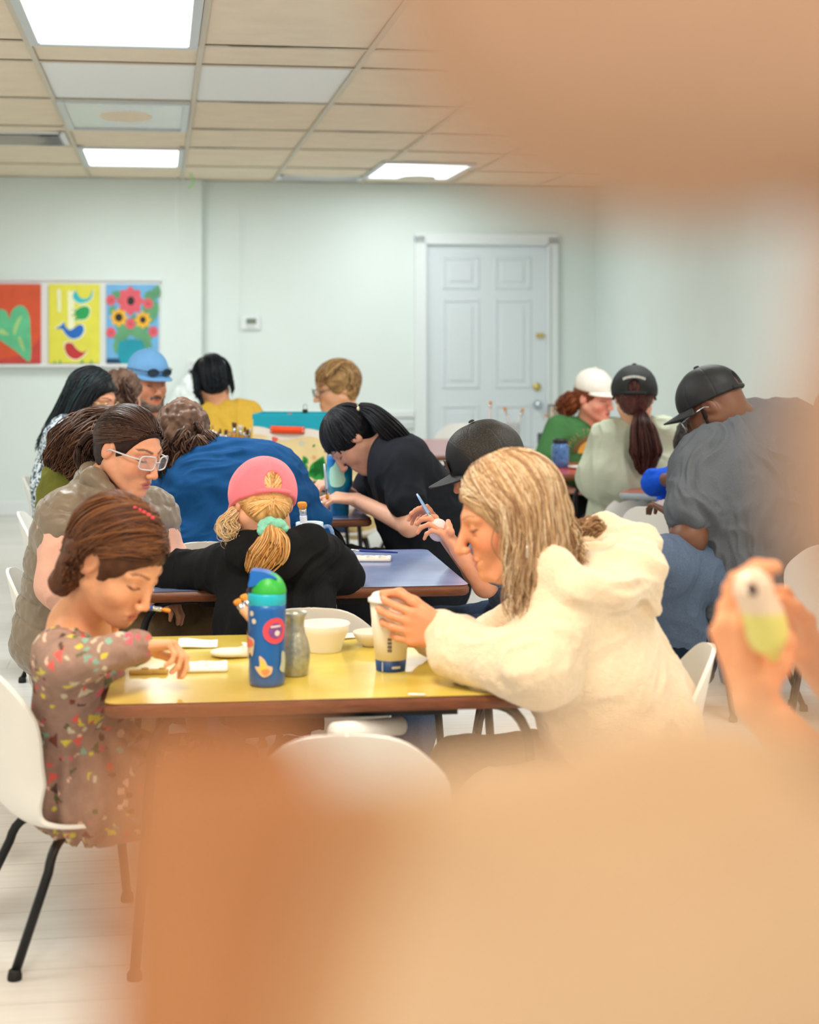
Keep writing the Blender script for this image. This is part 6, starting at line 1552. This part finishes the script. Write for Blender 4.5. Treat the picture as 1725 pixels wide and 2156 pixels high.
for i, (px, py, l) in enumerate(((296, 1419, .05), (334, 1418, .042))):
    o = MB().box((0, 0, .005), (l, .022, .010), bev=.003).box((l*.2, .002, .0115), (l*.3, .014, .004), bev=.0015).build('ceramic_tile', mat('tan_bisque', C(206, 170, 96), .8, noise=.08)); o.location = tuple(on(px, py, YZ)); o.rotation_euler = (0, 0, .1-.15*i)
    tag(o, ['flat tan ceramic piece at the table corner below the girl\'s sleeve', 'flat tan ceramic piece right under the girl\'s fingertips'][i], 'ceramic piece', 'tan ceramic pieces by the girl')
paintbrush(P(497, 1263, 3.66), P(545, 1325, 3.64), 'orange-tipped paintbrush leaning behind the blue water bottle', mat('peach_handle', C(226, 176, 130), .4), M_ORB, .022)
paintbrush(P(512, 1252, 3.70), P(556, 1330, 3.67), 'second orange-tipped brush behind the blue bottle, closer to it', mat('peach_handle', C(226, 176, 130), .4), M_ORB, .020)
paintbrush(P(359, 1286, 3.74), P(236, 1268, 3.70), 'blue and white paintbrush in the girl\'s raised hand', M_HBLUE, M_ORB, .013)

# ---- blue table
palette_tray(on(775, 1180, BZ), .145, .075, -.03, 'white paint palette on the blue table', (4, 2))
bq = on(740, 1176, BZ)
paintbrush(on(722, 1174, BZ)+Vector((0, .005, .024)), on(838, 1175, BZ)+Vector((0, .01, .016)), 'dark blue handled brush lying on the white palette', mat('navy_handle', C(34, 58, 150), .3), M_TANB, .010)
paintbrush(PZ(744, 4.60, BZ+.012), PZ(700, 4.62, BZ+.012), 'orange brush tip beside the black hoodie sleeve on the blue table', M_HWHITE, M_ORB, .020)
paintbrush(PZ(275, 4.58, BZ+.008), PZ(326, 4.56, BZ+.006), 'white brush handle at the left front edge of the blue table', M_HWHITE, M_TANB, .012)
def mug(p, r, h, body, hand, label, rz=0, cat='mug', deco=None):
    t = thing('mug', label, cat, tuple(p), rz)
    MB().lathe([(0, 0), (r*.75, 0), (r*.82, .004), (r*.93, h*.4), (r, h), (r*.96, h+.002), (r*.92, h*.97), (r*.84, h*.4), (r*.7, .012), (0, .010)], (0, 0, 0), 36).build('mug_body', body, t)
    MB().tube(smooth_path([(r*.93, 0, h*.85), (r*1.45, 0, h*.86), (r*1.68, 0, h*.55), (r*1.35, 0, h*.25), (r*.88, 0, h*.2)]), .006, 10).build('handle', hand, t)
    if deco:
        for i, (a, z, r_, m_) in enumerate(deco): cyl_sticker(0, t, 'painted_spot', m_, r*(.82+.18*z/h), a, z, circ(r_, 14), .0012)
    return t
mp_ = on(652, 1166, BZ)
mug(mp_, .044, .098, mat('pale_blue_glaze', C(206, 224, 236), .3), mat('speckled_handle', C(120, 150, 190), .3, noise=.6, nscale=120), 'white painted mug holding a brush, beside the pink-capped child', .1, deco=[(-.5, .07, .016, mat('paint_red', C(214, 74, 70), .4)), (.05, .06, .014, mat('paint_green', C(60, 140, 90), .4)), (-.2, .045, .01, mat('paint_red', C(214, 74, 70), .4))])
paintbrush(P(636, 1057, 5.22), mp_+Vector((-.012, .0, .03)), 'flat orange brush standing in the painted mug', M_HWHITE, M_ORB, .026)

# ---- lavender table: tumbler, plate, brush
def tumbler_mat():
    m = bpy.data.materials.new('tie_dye_blue'); m.use_nodes = True; nt = m.node_tree; bs = nt.nodes['Principled BSDF']; L = nt.links
    tc = nt.nodes.new('ShaderNodeTexCoord'); mp = nt.nodes.new('ShaderNodeMapping'); mp.inputs['Location'].default_value = (.31, .2, .55); L.new(tc.outputs['Object'], mp.inputs[0])
    n = nt.nodes.new('ShaderNodeTexNoise'); n.inputs['Scale'].default_value = 9; n.inputs['Detail'].default_value = 1.5; L.new(mp.outputs[0], n.inputs['Vector'])
    r = nt.nodes.new('ShaderNodeValToRGB'); e = r.color_ramp.elements; e[0].position = .32; e[0].color = (*C(16, 96, 204), 1); e[1].position = .6; e[1].color = (*C(20, 150, 190), 1)
    x = e.new(.45); x.color = (*C(14, 128, 186), 1); x = e.new(.8); x.color = (*C(120, 205, 205), 1)
    L.new(n.outputs['Fac'], r.inputs[0]); L.new(r.outputs[0], bs.inputs['Base Color']); bs.inputs['Roughness'].default_value = .35; return m
tp_ = on(715, 1087, BZ); tp_.y += .045; tp_.x = (715-CX)/FPX*tp_.y
t = thing('tumbler', 'tall blue tie-dye tumbler with a straw on the lavender table', 'tumbler', tuple(tp_))
MB().lathe([(0, 0), (.0335, 0), (.036, .003), (.0375, .06), (.039, .088), (.044, .103), (.0495, .115), (.0495, .212), (.049, .228)], (0, 0, 0), 40).build('tumbler_body', tumbler_mat(), t)
MB().lathe([(.048, .227), (.0485, .229), (.0485, .240), (.047, .241)], (0, 0, 0), 40).build('steel_rim', M_FERR, t)
MB().lathe([(.0475, .240), (.0490, .242), (.0495, .256), (.046, .259), (.0, .258)], (0, 0, 0), 40).build('lid', mat('smoky_lid', C(60, 84, 96), .15, coat=.4), t)
for sx in (-1, 1): MB().box((sx*.043, 0, .262), (.012, .03, .010), bev=.004).build('lid_clip', mat('teal_plastic', C(20, 140, 160), .35), t)
MB().tube([(-.028, 0, .25), (-.036, 0, .304)], .0048, 10).build('straw', mat('grey_straw', C(120, 140, 148), .2), t)
cyl_sticker(0, t, 'mint_patch', mat('mint_dye', C(178, 232, 214), .4), .0495, -.18, .158, curve([(-.028, .022), (-.010, .038), (.0, .066), (.006, .040), (.026, .026), (.030, -.004), (.034, -.022), (.018, -.044), (-.022, -.044), (-.031, -.010)], 3), .0018)
pp = on(676, 1066, BZ)
o = MB().lathe([(0, .003), (.05, 0), (.052, .004), (.07, .014), (.078, .020), (.076, .022), (.06, .012), (0, .010)], tuple(pp), 36).build('plate', M_PORC); tag(o, 'white fluted plate being painted beside the tall tumbler', 'plate')
paintbrush(P(690, 1052, 6.14), P(683, 976, 6.12), 'slim white brush upright in the black-haired woman\'s hand', M_HCLEAR, M_ORB, .012)

# ---- storage bin with beach print on the cream table
bx = on(611, 1010, BZ); bx.y += .14
bw, bd, bh, brz = .375, .26, .31, -.08
t = thing('storage_bin', 'fabric storage bin with a beach print and orange handles, full of papers', 'storage bin', (bx.x+.02, bx.y, BZ), brz)
M_TEAL = mat('bin_teal', C(14, 164, 188), .7, bump=.1); M_SAND = mat('bin_sand', C(234, 212, 158), .75, noise=.05, nscale=12); M_FOAM = mat('bin_foam', C(236, 228, 218), .75); M_BOR = mat('bin_orange', C(240, 76, 22), .55)
m = MB(); th = .006
m.box((0, -bd/2, bh/2), (bw, th, bh), 1); m.box((0, bd/2, bh/2), (bw, th, bh), 1); m.box((-bw/2, 0, bh/2), (th, bd, bh), 1); m.box((bw/2, 0, bh/2), (th, bd, bh), 1); m.box((0, 0, .004), (bw, bd, .008), 1)
for s in (-1, 1):
    m.box((0, s*bd/2, bh-.012), (bw+.006, th+.005, .026), 0, bev=.002); m.box((s*bw/2, 0, bh-.012), (th+.005, bd+.006, .026), 0, bev=.002)
m.build('bin_body', [M_TEAL, M_SAND], t)
def face_plate(name, mat_, poly, yoff=.001, face='front'):
    n = len(poly); m_ = MB(); y = -bd/2-th/2-yoff
    if face == 'front': vs = [(x*bw-bw/2, y, z*bh) for x, z in poly]+[(x*bw-bw/2, y+.0008, z*bh) for x, z in poly]
    else: vs = [(bw/2+th/2+yoff, -bd/2+x*bd, z*bh) for x, z in poly]+[(bw/2+th/2+yoff-.0008, -bd/2+x*bd, z*bh) for x, z in poly]
    m_.add(vs, [tuple(range(n)), tuple(range(n, 2*n))[::-1]]+[((i+1) % n, i, n+i, n+(i+1) % n) for i in range(n)], 0, False); return m_.build(name, mat_, t)
wav = lambda z0, a, n=24, ph=0.0, s=1.0: [(i/n, z0-s*.14*i/n*0+a*math.sin(i/n*9.5+ph)-.05*(i/n)) for i in range(n+1)]
top_w = wav(.79, .03, ph=1.2); bot_w = wav(.66, .035, ph=1.0)
for fc in ('front', 'side'):
    face_plate('printed_foam', M_FOAM, [(x, z) for x, z in bot_w]+[(x, z) for x, z in top_w][::-1], .0012, fc)
    face_plate('printed_sea', M_TEAL, [(x, z) for x, z in top_w]+[(1, .93), (0, .93)], .0022, fc)
cx_, cz_ = .24, .46
ringp = lambda r0, r1, a0, a1, n=8: [(cx_+r1*math.cos(a0+(a1-a0)*i/n), cz_+r1*1.2*math.sin(a0+(a1-a0)*i/n)) for i in range(n+1)]+[(cx_+r0*math.cos(a1-(a1-a0)*i/n), cz_+r0*1.2*math.sin(a1-(a1-a0)*i/n)) for i in range(n+1)]
M_CORAL = mat('bin_coral', C(226, 98, 88), .7); M_RINGW = mat('bin_ring_white', C(226, 226, 206), .7)
for i in range(8): face_plate('printed_lifebuoy', M_CORAL if i % 2 else M_RINGW, ringp(.085, .165, i*math.pi/4+(.0 if i % 2 else -.25)+.25, i*math.pi/4+(.42 if i % 2 else .17)+.35), .0014)
M_LEAF = mat('bin_leaf', C(34, 146, 62), .7); M_BROWNP = mat('bin_brown', C(74, 52, 40), .7)
def leafp(x, z, l, a, w=.28): return [(x+l*(t_*math.cos(a)-s*w*math.sin(math.pi*t_)*math.sin(a)), z+l*1.2*(t_*math.sin(a)+s*w*math.sin(math.pi*t_)*math.cos(a))) for s, t_ in [(1, i/6) for i in range(7)]+[(-1, i/6) for i in range(5, 0, -1)]]
for x, z, l, a in ((.54, .22, .14, 1.5), (.60, .2, .12, .9), (.70, .24, .12, 2.1), (.76, .50, .05, .8), (.92, .54, .05, 1.2), (.68, .05, .2, .5), (.72, .06, .26, .9), (.80, .05, .28, 1.2), (.9, .06, .22, 1.7), (.66, .08, .16, 1.6), (.86, .05, .2, .6), (.75, .03, .2, .2)):
    face_plate('printed_leaf', M_LEAF, leafp(x, z, l, a), .0016)
face_plate('printed_coconut', M_BROWNP, [(.93+.02*math.cos(k*.6), .44+.022*math.sin(k*.6)) for k in range(10)], .0016)
face_plate('printed_shell', mat('bin_shell', C(206, 206, 190), .7), [(.62+.04*math.cos(k*.6), .56+.04*math.sin(k*.6)) for k in range(10)], .0016)
face_plate('printed_starfish', mat('bin_star', C(226, 176, 120), .7), [(.78+(.045 if k % 2 else .02)*math.cos(k*.628), .34+(.055 if k % 2 else .025)*math.sin(k*.628)) for k in range(10)], .0016)
hd = MB(); hd.grid(lambda u, v: (-.105+.165*u, -bd/2-th-.004-.016*math.sin(math.pi*u)**.6, .222+.034*v-.004*u), 14, 3)
o = hd.build('handle', M_BOR, t); md = o.modifiers.new('t', 'SOLIDIFY'); md.thickness = .004
hd = MB(); hd.grid(lambda u, v: (bw/2+th+.004+.02*math.sin(math.pi*u)**.6, -bd/2+.01+.03*v-.01+.02*u, .02+.2*u), 14, 3)
o = hd.build('handle', M_BOR, t); md = o.modifiers.new('t', 'SOLIDIFY'); md.thickness = .004
for x in (-.098, -.094+.146): 
    for z in (.230, .246): MB().lathe([(.0045, 0), (.004, .002), (0, .003)], (x, -bd/2-th-.008, z), 10, M=R90).build('rivet', M_FERR, t)
st = thing('orange_folder', 'orange folder corner sticking out of the storage bin', 'folder', (bx.x-.04, bx.y+.05, BZ+.012), brz)
MB().box((0, 0, .145), (.13, .004, .28), M=Matrix.Translation((0, 0, 0)) @ Matrix.Rotation(-.22, 4, 'Y')).build('cover', M_BOR, st); MB().box((.018, -.006, .142), (.11, .003, .27), M=Matrix.Rotation(-.16, 4, 'Y')).build('paper_sheets', M_PAPER, st)
o = MB().box((0, 0, 0), (.026, .016, .018), bev=.003).tube([(-.008, 0, .008), (-.008, .004, .03), (.0, .004, .034), (.008, .004, .03), (.008, 0, .008)], .0012, 6).build('binder_clip', M_BLK); o.location = (bx.x+.055, bx.y-.0+bd/2-.004, BZ+bh+.004); tag(o, 'black binder clip on the back rim of the storage bin', 'binder clip')

# ---- jars of brushes left of the bin
M_GLASS = mat('clear_jar_plastic', C(220, 226, 226), .12, alpha=.35, spec=.6)
rb = rng(77)
for i, px in enumerate((455, 482, 508)):
    d_i = 7.98+.06*i; bs_ = PZ(px, d_i, BZ)
    o = MB().lathe([(0, .003), (.038, 0), (.040, .004), (.041, .12), (.038, .12), (.037, .006), (0, .006)], tuple(bs_), 24).build('brush_jar', M_GLASS); tag(o, ['clear jar of brushes touching the curly hair of the person in blue', 'clear jar of brushes, middle of three left of the storage bin', 'clear jar of brushes nearest to the storage bin'][i], 'jar', 'brush jars left of the storage bin')
    for k_ in range(9):
        a = rb.uniform(0, 6.28); r0 = rb.uniform(.0, .022); r1 = rb.uniform(.015, .06)
        foot = bs_+Vector((r0*math.cos(a), r0*math.sin(a), .008)); tipv = bs_+Vector((r1*math.cos(a), r1*math.sin(a)*.7, rb.uniform(.20, .27)))
        paintbrush(tipv, foot, 'orange-handled brush crowded in the jars left of the storage bin', mat('amber_handle', C(224, 150, 50), .3) if k_ % 3 else M_HWHITE, [M_TANB, mat('dark_bristles', C(92, 60, 36), .7), mat('white_bristles', C(238, 236, 230), .7)][k_ % 3], rb.uniform(.014, .022), 'brushes in the jars left of the storage bin')

# ---- red tables
jp = on(1180, 984, BZ)
t = thing('glass_jar', 'blue painted jar with a black lid on the red table', 'jar', tuple(jp))
MB().lathe([(0, 0), (.040, 0), (.045, .006), (.046, .05), (.046, .10), (.042, .118), (.036, .124), (.036, .130)], (0, 0, 0), 32).build('jar_body', mat('blue_dotted_glass', C(70, 108, 160), .2, noise=.3, nscale=40, coat=.4), t)
MB().lathe([(.037, .126), (.040, .127), (.040, .146), (.036, .149), (0, .149)], (0, 0, 0), 32).build('lid', M_BLK, t)
for i in range(7): cyl_sticker(0, t, 'dot', mat('navy_dot', C(30, 48, 84), .3), .0455, -.9+.33*i, .05+.03*(i % 3), circ(.0045, 10), .001)
dp = on(1232, 972, BZ); S = SDF().ell((0, 0, 0), (.066, .05, .072), k=.005).half((0, 0, .001), (0, 0, -1), k=.002)
o = sdf_obj(S, .005, 'bisque_dome', M_BISQW, None); o.location = tuple(dp); tag(o, 'white domed ceramic piece beside the blue jar on the red table', 'ceramic piece')
o = MB().lathe([(0, .003), (.045, 0), (.062, .010), (.066, .014), (.06, .012), (0, .008)], tuple(on(1222, 987, BZ)), 30).build('plate', M_PORC); tag(o, 'white plate at the front of the red table by the sage sleeve', 'plate')
o = MB().lathe([(0, .003), (.05, 0), (.072, .010), (.076, .014), (.07, .012), (0, .008)], tuple(on(1412, 1033, BZ)), 30).build('plate', M_PORC); tag(o, 'white plate with paint on the red table beside the man in grey', 'plate')
fp = on(1082, 929, BZ)
o = MB().lathe([(0, .003), (.042, 0), (.044, .004), (.05, .12), (.047, .12), (.041, .008), (0, .008)], tuple(fp), 24).build('brush_jar', M_GLASS); tag(o, 'clear jar with colourful brushes on the far red table, below the door', 'jar')
paintbrush(fp+Vector((-.06, 0, .22)), fp+Vector((.01, 0, .01)), 'left orange brush of the clear jar on the far red table', M_HWHITE, M_ORB, .03)
paintbrush(fp+Vector((.06, 0, .21)), fp+Vector((-.01, 0, .01)), 'right orange brush of the clear jar on the far red table', M_HWHITE, M_ORB, .03)
gp = on(1030, 930, BZ)
o = MB().box((0, 0, .065), (.095, .08, .13), bev=.006).build('brush_box', mat('grey_green_box', C(164, 176, 170), .6)); o.location = tuple(gp); tag(o, 'small grey box holding one brush on the far red table', 'box')
paintbrush(gp+Vector((.01, 0, .26)), gp+Vector((0, 0, .12)), 'orange brush standing out of the small grey box', M_HWHITE, M_ORB, .03)
kp = on(1150, 936, BZ)
o = MB().box((0, 0, .035), (.10, .12, .07), bev=.006).build('speaker_box', mat('charcoal_box', C(70, 78, 84), .6)); o.location = tuple(kp); tag(o, 'dark grey box on the far red table beside the green t-shirt', 'box')
paintbrush(kp+Vector((.0, 0, .19)), kp+Vector((.01, 0, .07)), 'orange brush upright behind the dark grey box', M_HWHITE, M_ORB, .024)
sp_ = on(1170, 932, BZ)
t = thing('picture_stand', 'small framed sign standing left of the red ponytail', 'framed sign', tuple(sp_), .15)
MB().box((0, 0, .12), (.10, .012, .25), bev=.003).build('frame', mat('grey_frame', C(120, 132, 136), .5), t); MB().box((0, -.007, .12), (.08, .002, .22)).build('picture', mat('sign_print', C(206, 196, 176), .6, noise=.3, nscale=40), t)
for i, (px, py, s) in enumerate(((1105, 948, .07), (1070, 940, .05))):
    sheet(on(px, py, BZ), s*2.2, s*1.6, .2*i, M_PAPER, 'paper_sheet', ['white paper at the front of the far red table', 'white paper behind the boy\'s cap on the far red table'][i], 'paper', .003)

# ---- egg and brush of the boy
ec = P(923, 1116, 4.90)
o = SDF().ell(V3(ec), (.030, .030, .034), k=.01); o = sdf_obj(o, .003, 'ceramic_egg', mat('pink_bisque', C(234, 214, 214), .7, noise=.03), None); tag(o, 'pale pink ceramic egg in the fingers of the boy in black cap', 'ceramic egg')
paintbrush(P(914, 1100, 4.90), P(878, 1040, 4.97), 'blue and orange brush the boy touches to the pale egg', mat('light_blue_handle', C(140, 178, 228), .2, coat=.4), M_ORB, .012)

# ---- bags
M_LEATH = mat('brown_leather', C(150, 82, 40), .5, noise=.12, nscale=30, bump=.2, bscale=80)
t = thing('leather_bag', 'brown leather bag with straps hanging on the chair behind the boy', 'bag', tuple(P(962, 1120, 6.35)))
S = SDF().box(V3(P(958, 1150, 6.40)), (.075, .035, .12), rd=.02); sdf_obj(S, .006, 'bag_body', M_LEATH, t, lambda v, n: .004*vnoise(v*18, 4))
for pts in ([P(972, 1150, 6.33), P(966, 1100, 6.32), P(968, 1060, 6.33), P(958, 1046, 6.36)], [P(945, 1140, 6.34), P(958, 1090, 6.34), P(972, 1085, 6.33), P(984, 1060, 6.36)]):
    s_ = SDF().chain([V3(q) for q in smooth_path(pts, 4)], [.013]*13, k=.003, flat=(0, 1, 0), fs=.35); sdf_obj(s_, .003, 'strap', M_LEATH, t)
t = thing('tote_bag', 'tan canvas bag hanging low at the left edge behind the girl\'s chair', 'bag', tuple(P(28, 1690, 4.1)))
S = SDF(); S.cone(P(10, 1555, 4.14), P(44, 1655, 4.14), .062, .035, k=.03, flat=(0, 1, 0), fs=.5).cone(P(5, 1560, 4.14), P(50, 1600, 4.14), .05, .04, k=.03, flat=(0, 1, 0), fs=.5); sdf_obj(S, .005, 'bag_body', mat('tan_canvas', C(196, 142, 74), .8, noise=.1, nscale=25), t, lambda v, n: .003*vnoise(v*25, 4))
s_ = SDF().chain([V3(q) for q in smooth_path([P(-20, 1530, 4.1), P(10, 1500, 4.1), P(20, 1470, 4.1), P(8, 1440, 4.1)], 4)], [.008]*13, k=.003); sdf_obj(s_, .004, 'strap', M_LEATH, t)

# ---- rolled paper under the yellow table
t = thing('paper_roll', 'white paper roll lying under the yellow table', 'roll', tuple(P(770, 1545, 3.5)))
MB().tube([P(706, 1541, 3.42)-t.location, P(842, 1528, 3.60)-t.location], .020, 20).build('paper', M_PAPER, t)

# ---- small bird figurine in the right foreground
fc_ = V3(P(1588, 1300, 1.975))
S = SDF().ell(V3(P(1585, 1238, 1.975)), (.021, .021, .022), k=.012).ell(V3(P(1612, 1312, 1.985)), (.024, .024, .034), k=.02).cone(V3(P(1586, 1245, 1.975)), V3(P(1598, 1290, 1.975)), .018, .018, k=.015).cone(V3(P(1578, 1245, 1.955)), V3(P(1570, 1250, 1.945)), .006, .002, k=.006).cone(V3(P(1620, 1340, 1.995)), V3(P(1628, 1375, 2.015)), .018, .010, k=.02)
cw, cy, cd = np.array(C(232, 206, 180)), np.array(C(222, 214, 116)), np.array(C(70, 44, 40))
def fig_col(v):
    z = v[:, 2]; z0 = P(1600, 1290, 1.975).z; t_ = np.clip((z0-z)/.006+.5, 0, 1)[:, None]; c = cw*(1-t_)+cy*t_
    e = np.linalg.norm((v-V3(P(1582, 1241, 1.955)))*np.array([1, .5, 1]), axis=1) < .0075; c[e] = cd; return c
o = sdf_obj(S, .0024, 'ceramic_bird', mat('bird_glaze', (1, 1, 1), .4, attr=True, coat=.3), None, None, [], fig_col); tag(o, 'small ceramic bird with a dark eye and a yellow body in the blurred hand', 'figurine')
# ================================================================== close in front of the lens: a wooden display shelf with unglazed pots
FG = .30
def fg(px, py, d=FG): return P(px, py, d)
M_SHELF = mat('pale_pine', C(188, 150, 122), .6, noise=.12, nscale=18, stretch=(1, 6, 1))
M_TERRA = mat('unglazed_terracotta', C(184, 124, 80), .75, noise=.12, nscale=14)
M_BISQ = mat('cream_bisque', C(206, 174, 138), .75, noise=.06, nscale=10)
t = thing('display_shelf', 'blurred pale wooden shelf close to the camera, across the top right', 'shelf', fg(1500, 500))
S = SDF()
S.chain([fg(1010, -260), fg(1050, 60), fg(1190, 190), fg(1420, 215), fg(1900, 200)], [.026, .0155, .0175, .019, .022], k=.012, flat=(0, 1, 0), fs=1.4)
S.ell(fg(1560, -60), (.05, .03, .03), k=.02).ell(fg(1300, 0), (.03, .03, .02), k=.02)
sdf_obj(S, .0025, 'upper_board', M_SHELF, t)
S = SDF().chain([fg(1830, 200), fg(1810, 600), fg(1790, 900), fg(1790, 1100), fg(1900, 1500)], [.013, .0085, .0095, .0085, .012], k=.012)
sdf_obj(S, .0025, 'upright', M_SHELF, t)
# pots standing low in front
t = thing('clay_pot', 'blurred orange-brown unglazed pot close to the camera, lower left', 'pot', fg(480, 2300))
prof = [(0, -.062), (.020, -.062), (.0215, -.03), (.0205, 0), (.019, .02), (.0185, .034), (.016, .0375), (.0155, .034), (.016, .0)]
world_child(MB().lathe(prof, fg(462, 1975), 40).build('pot_body', M_TERRA), t)
MB().tube(smooth_path([fg(300, 1700), fg(262, 1740), fg(250, 1860), fg(275, 1960), fg(310, 1990)]), .0035, 10).build('handle', M_TERRA); world_child(COL.objects[-1], t)
t = thing('clay_jar', 'blurred cream unglazed jar close to the camera, lower right', 'jar', fg(1150, 2400))
S = SDF().ell(fg(1150, 2160, .32), (.052, .045, .050), k=.01).ell(fg(1560, 2050, .33), (.045, .04, .052), k=.03).ell(fg(820, 2300, .31), (.03, .03, .05), k=.03)
sdf_obj(S, .003, 'jar_body', M_BISQ, t)
t = thing('clay_bowl', 'blurred tan unglazed bowl close to the camera, bottom centre between pot and jar', 'bowl', fg(760, 2400))
S = SDF().ell(fg(740, 2120, .305), (.026, .024, .043), k=.01).ell(fg(820, 2300, .31), (.03, .03, .04), k=.02)
sdf_obj(S, .003, 'bowl_body', mat('tan_bisque_near', C(190, 142, 100), .75, noise=.12, nscale=12), t)
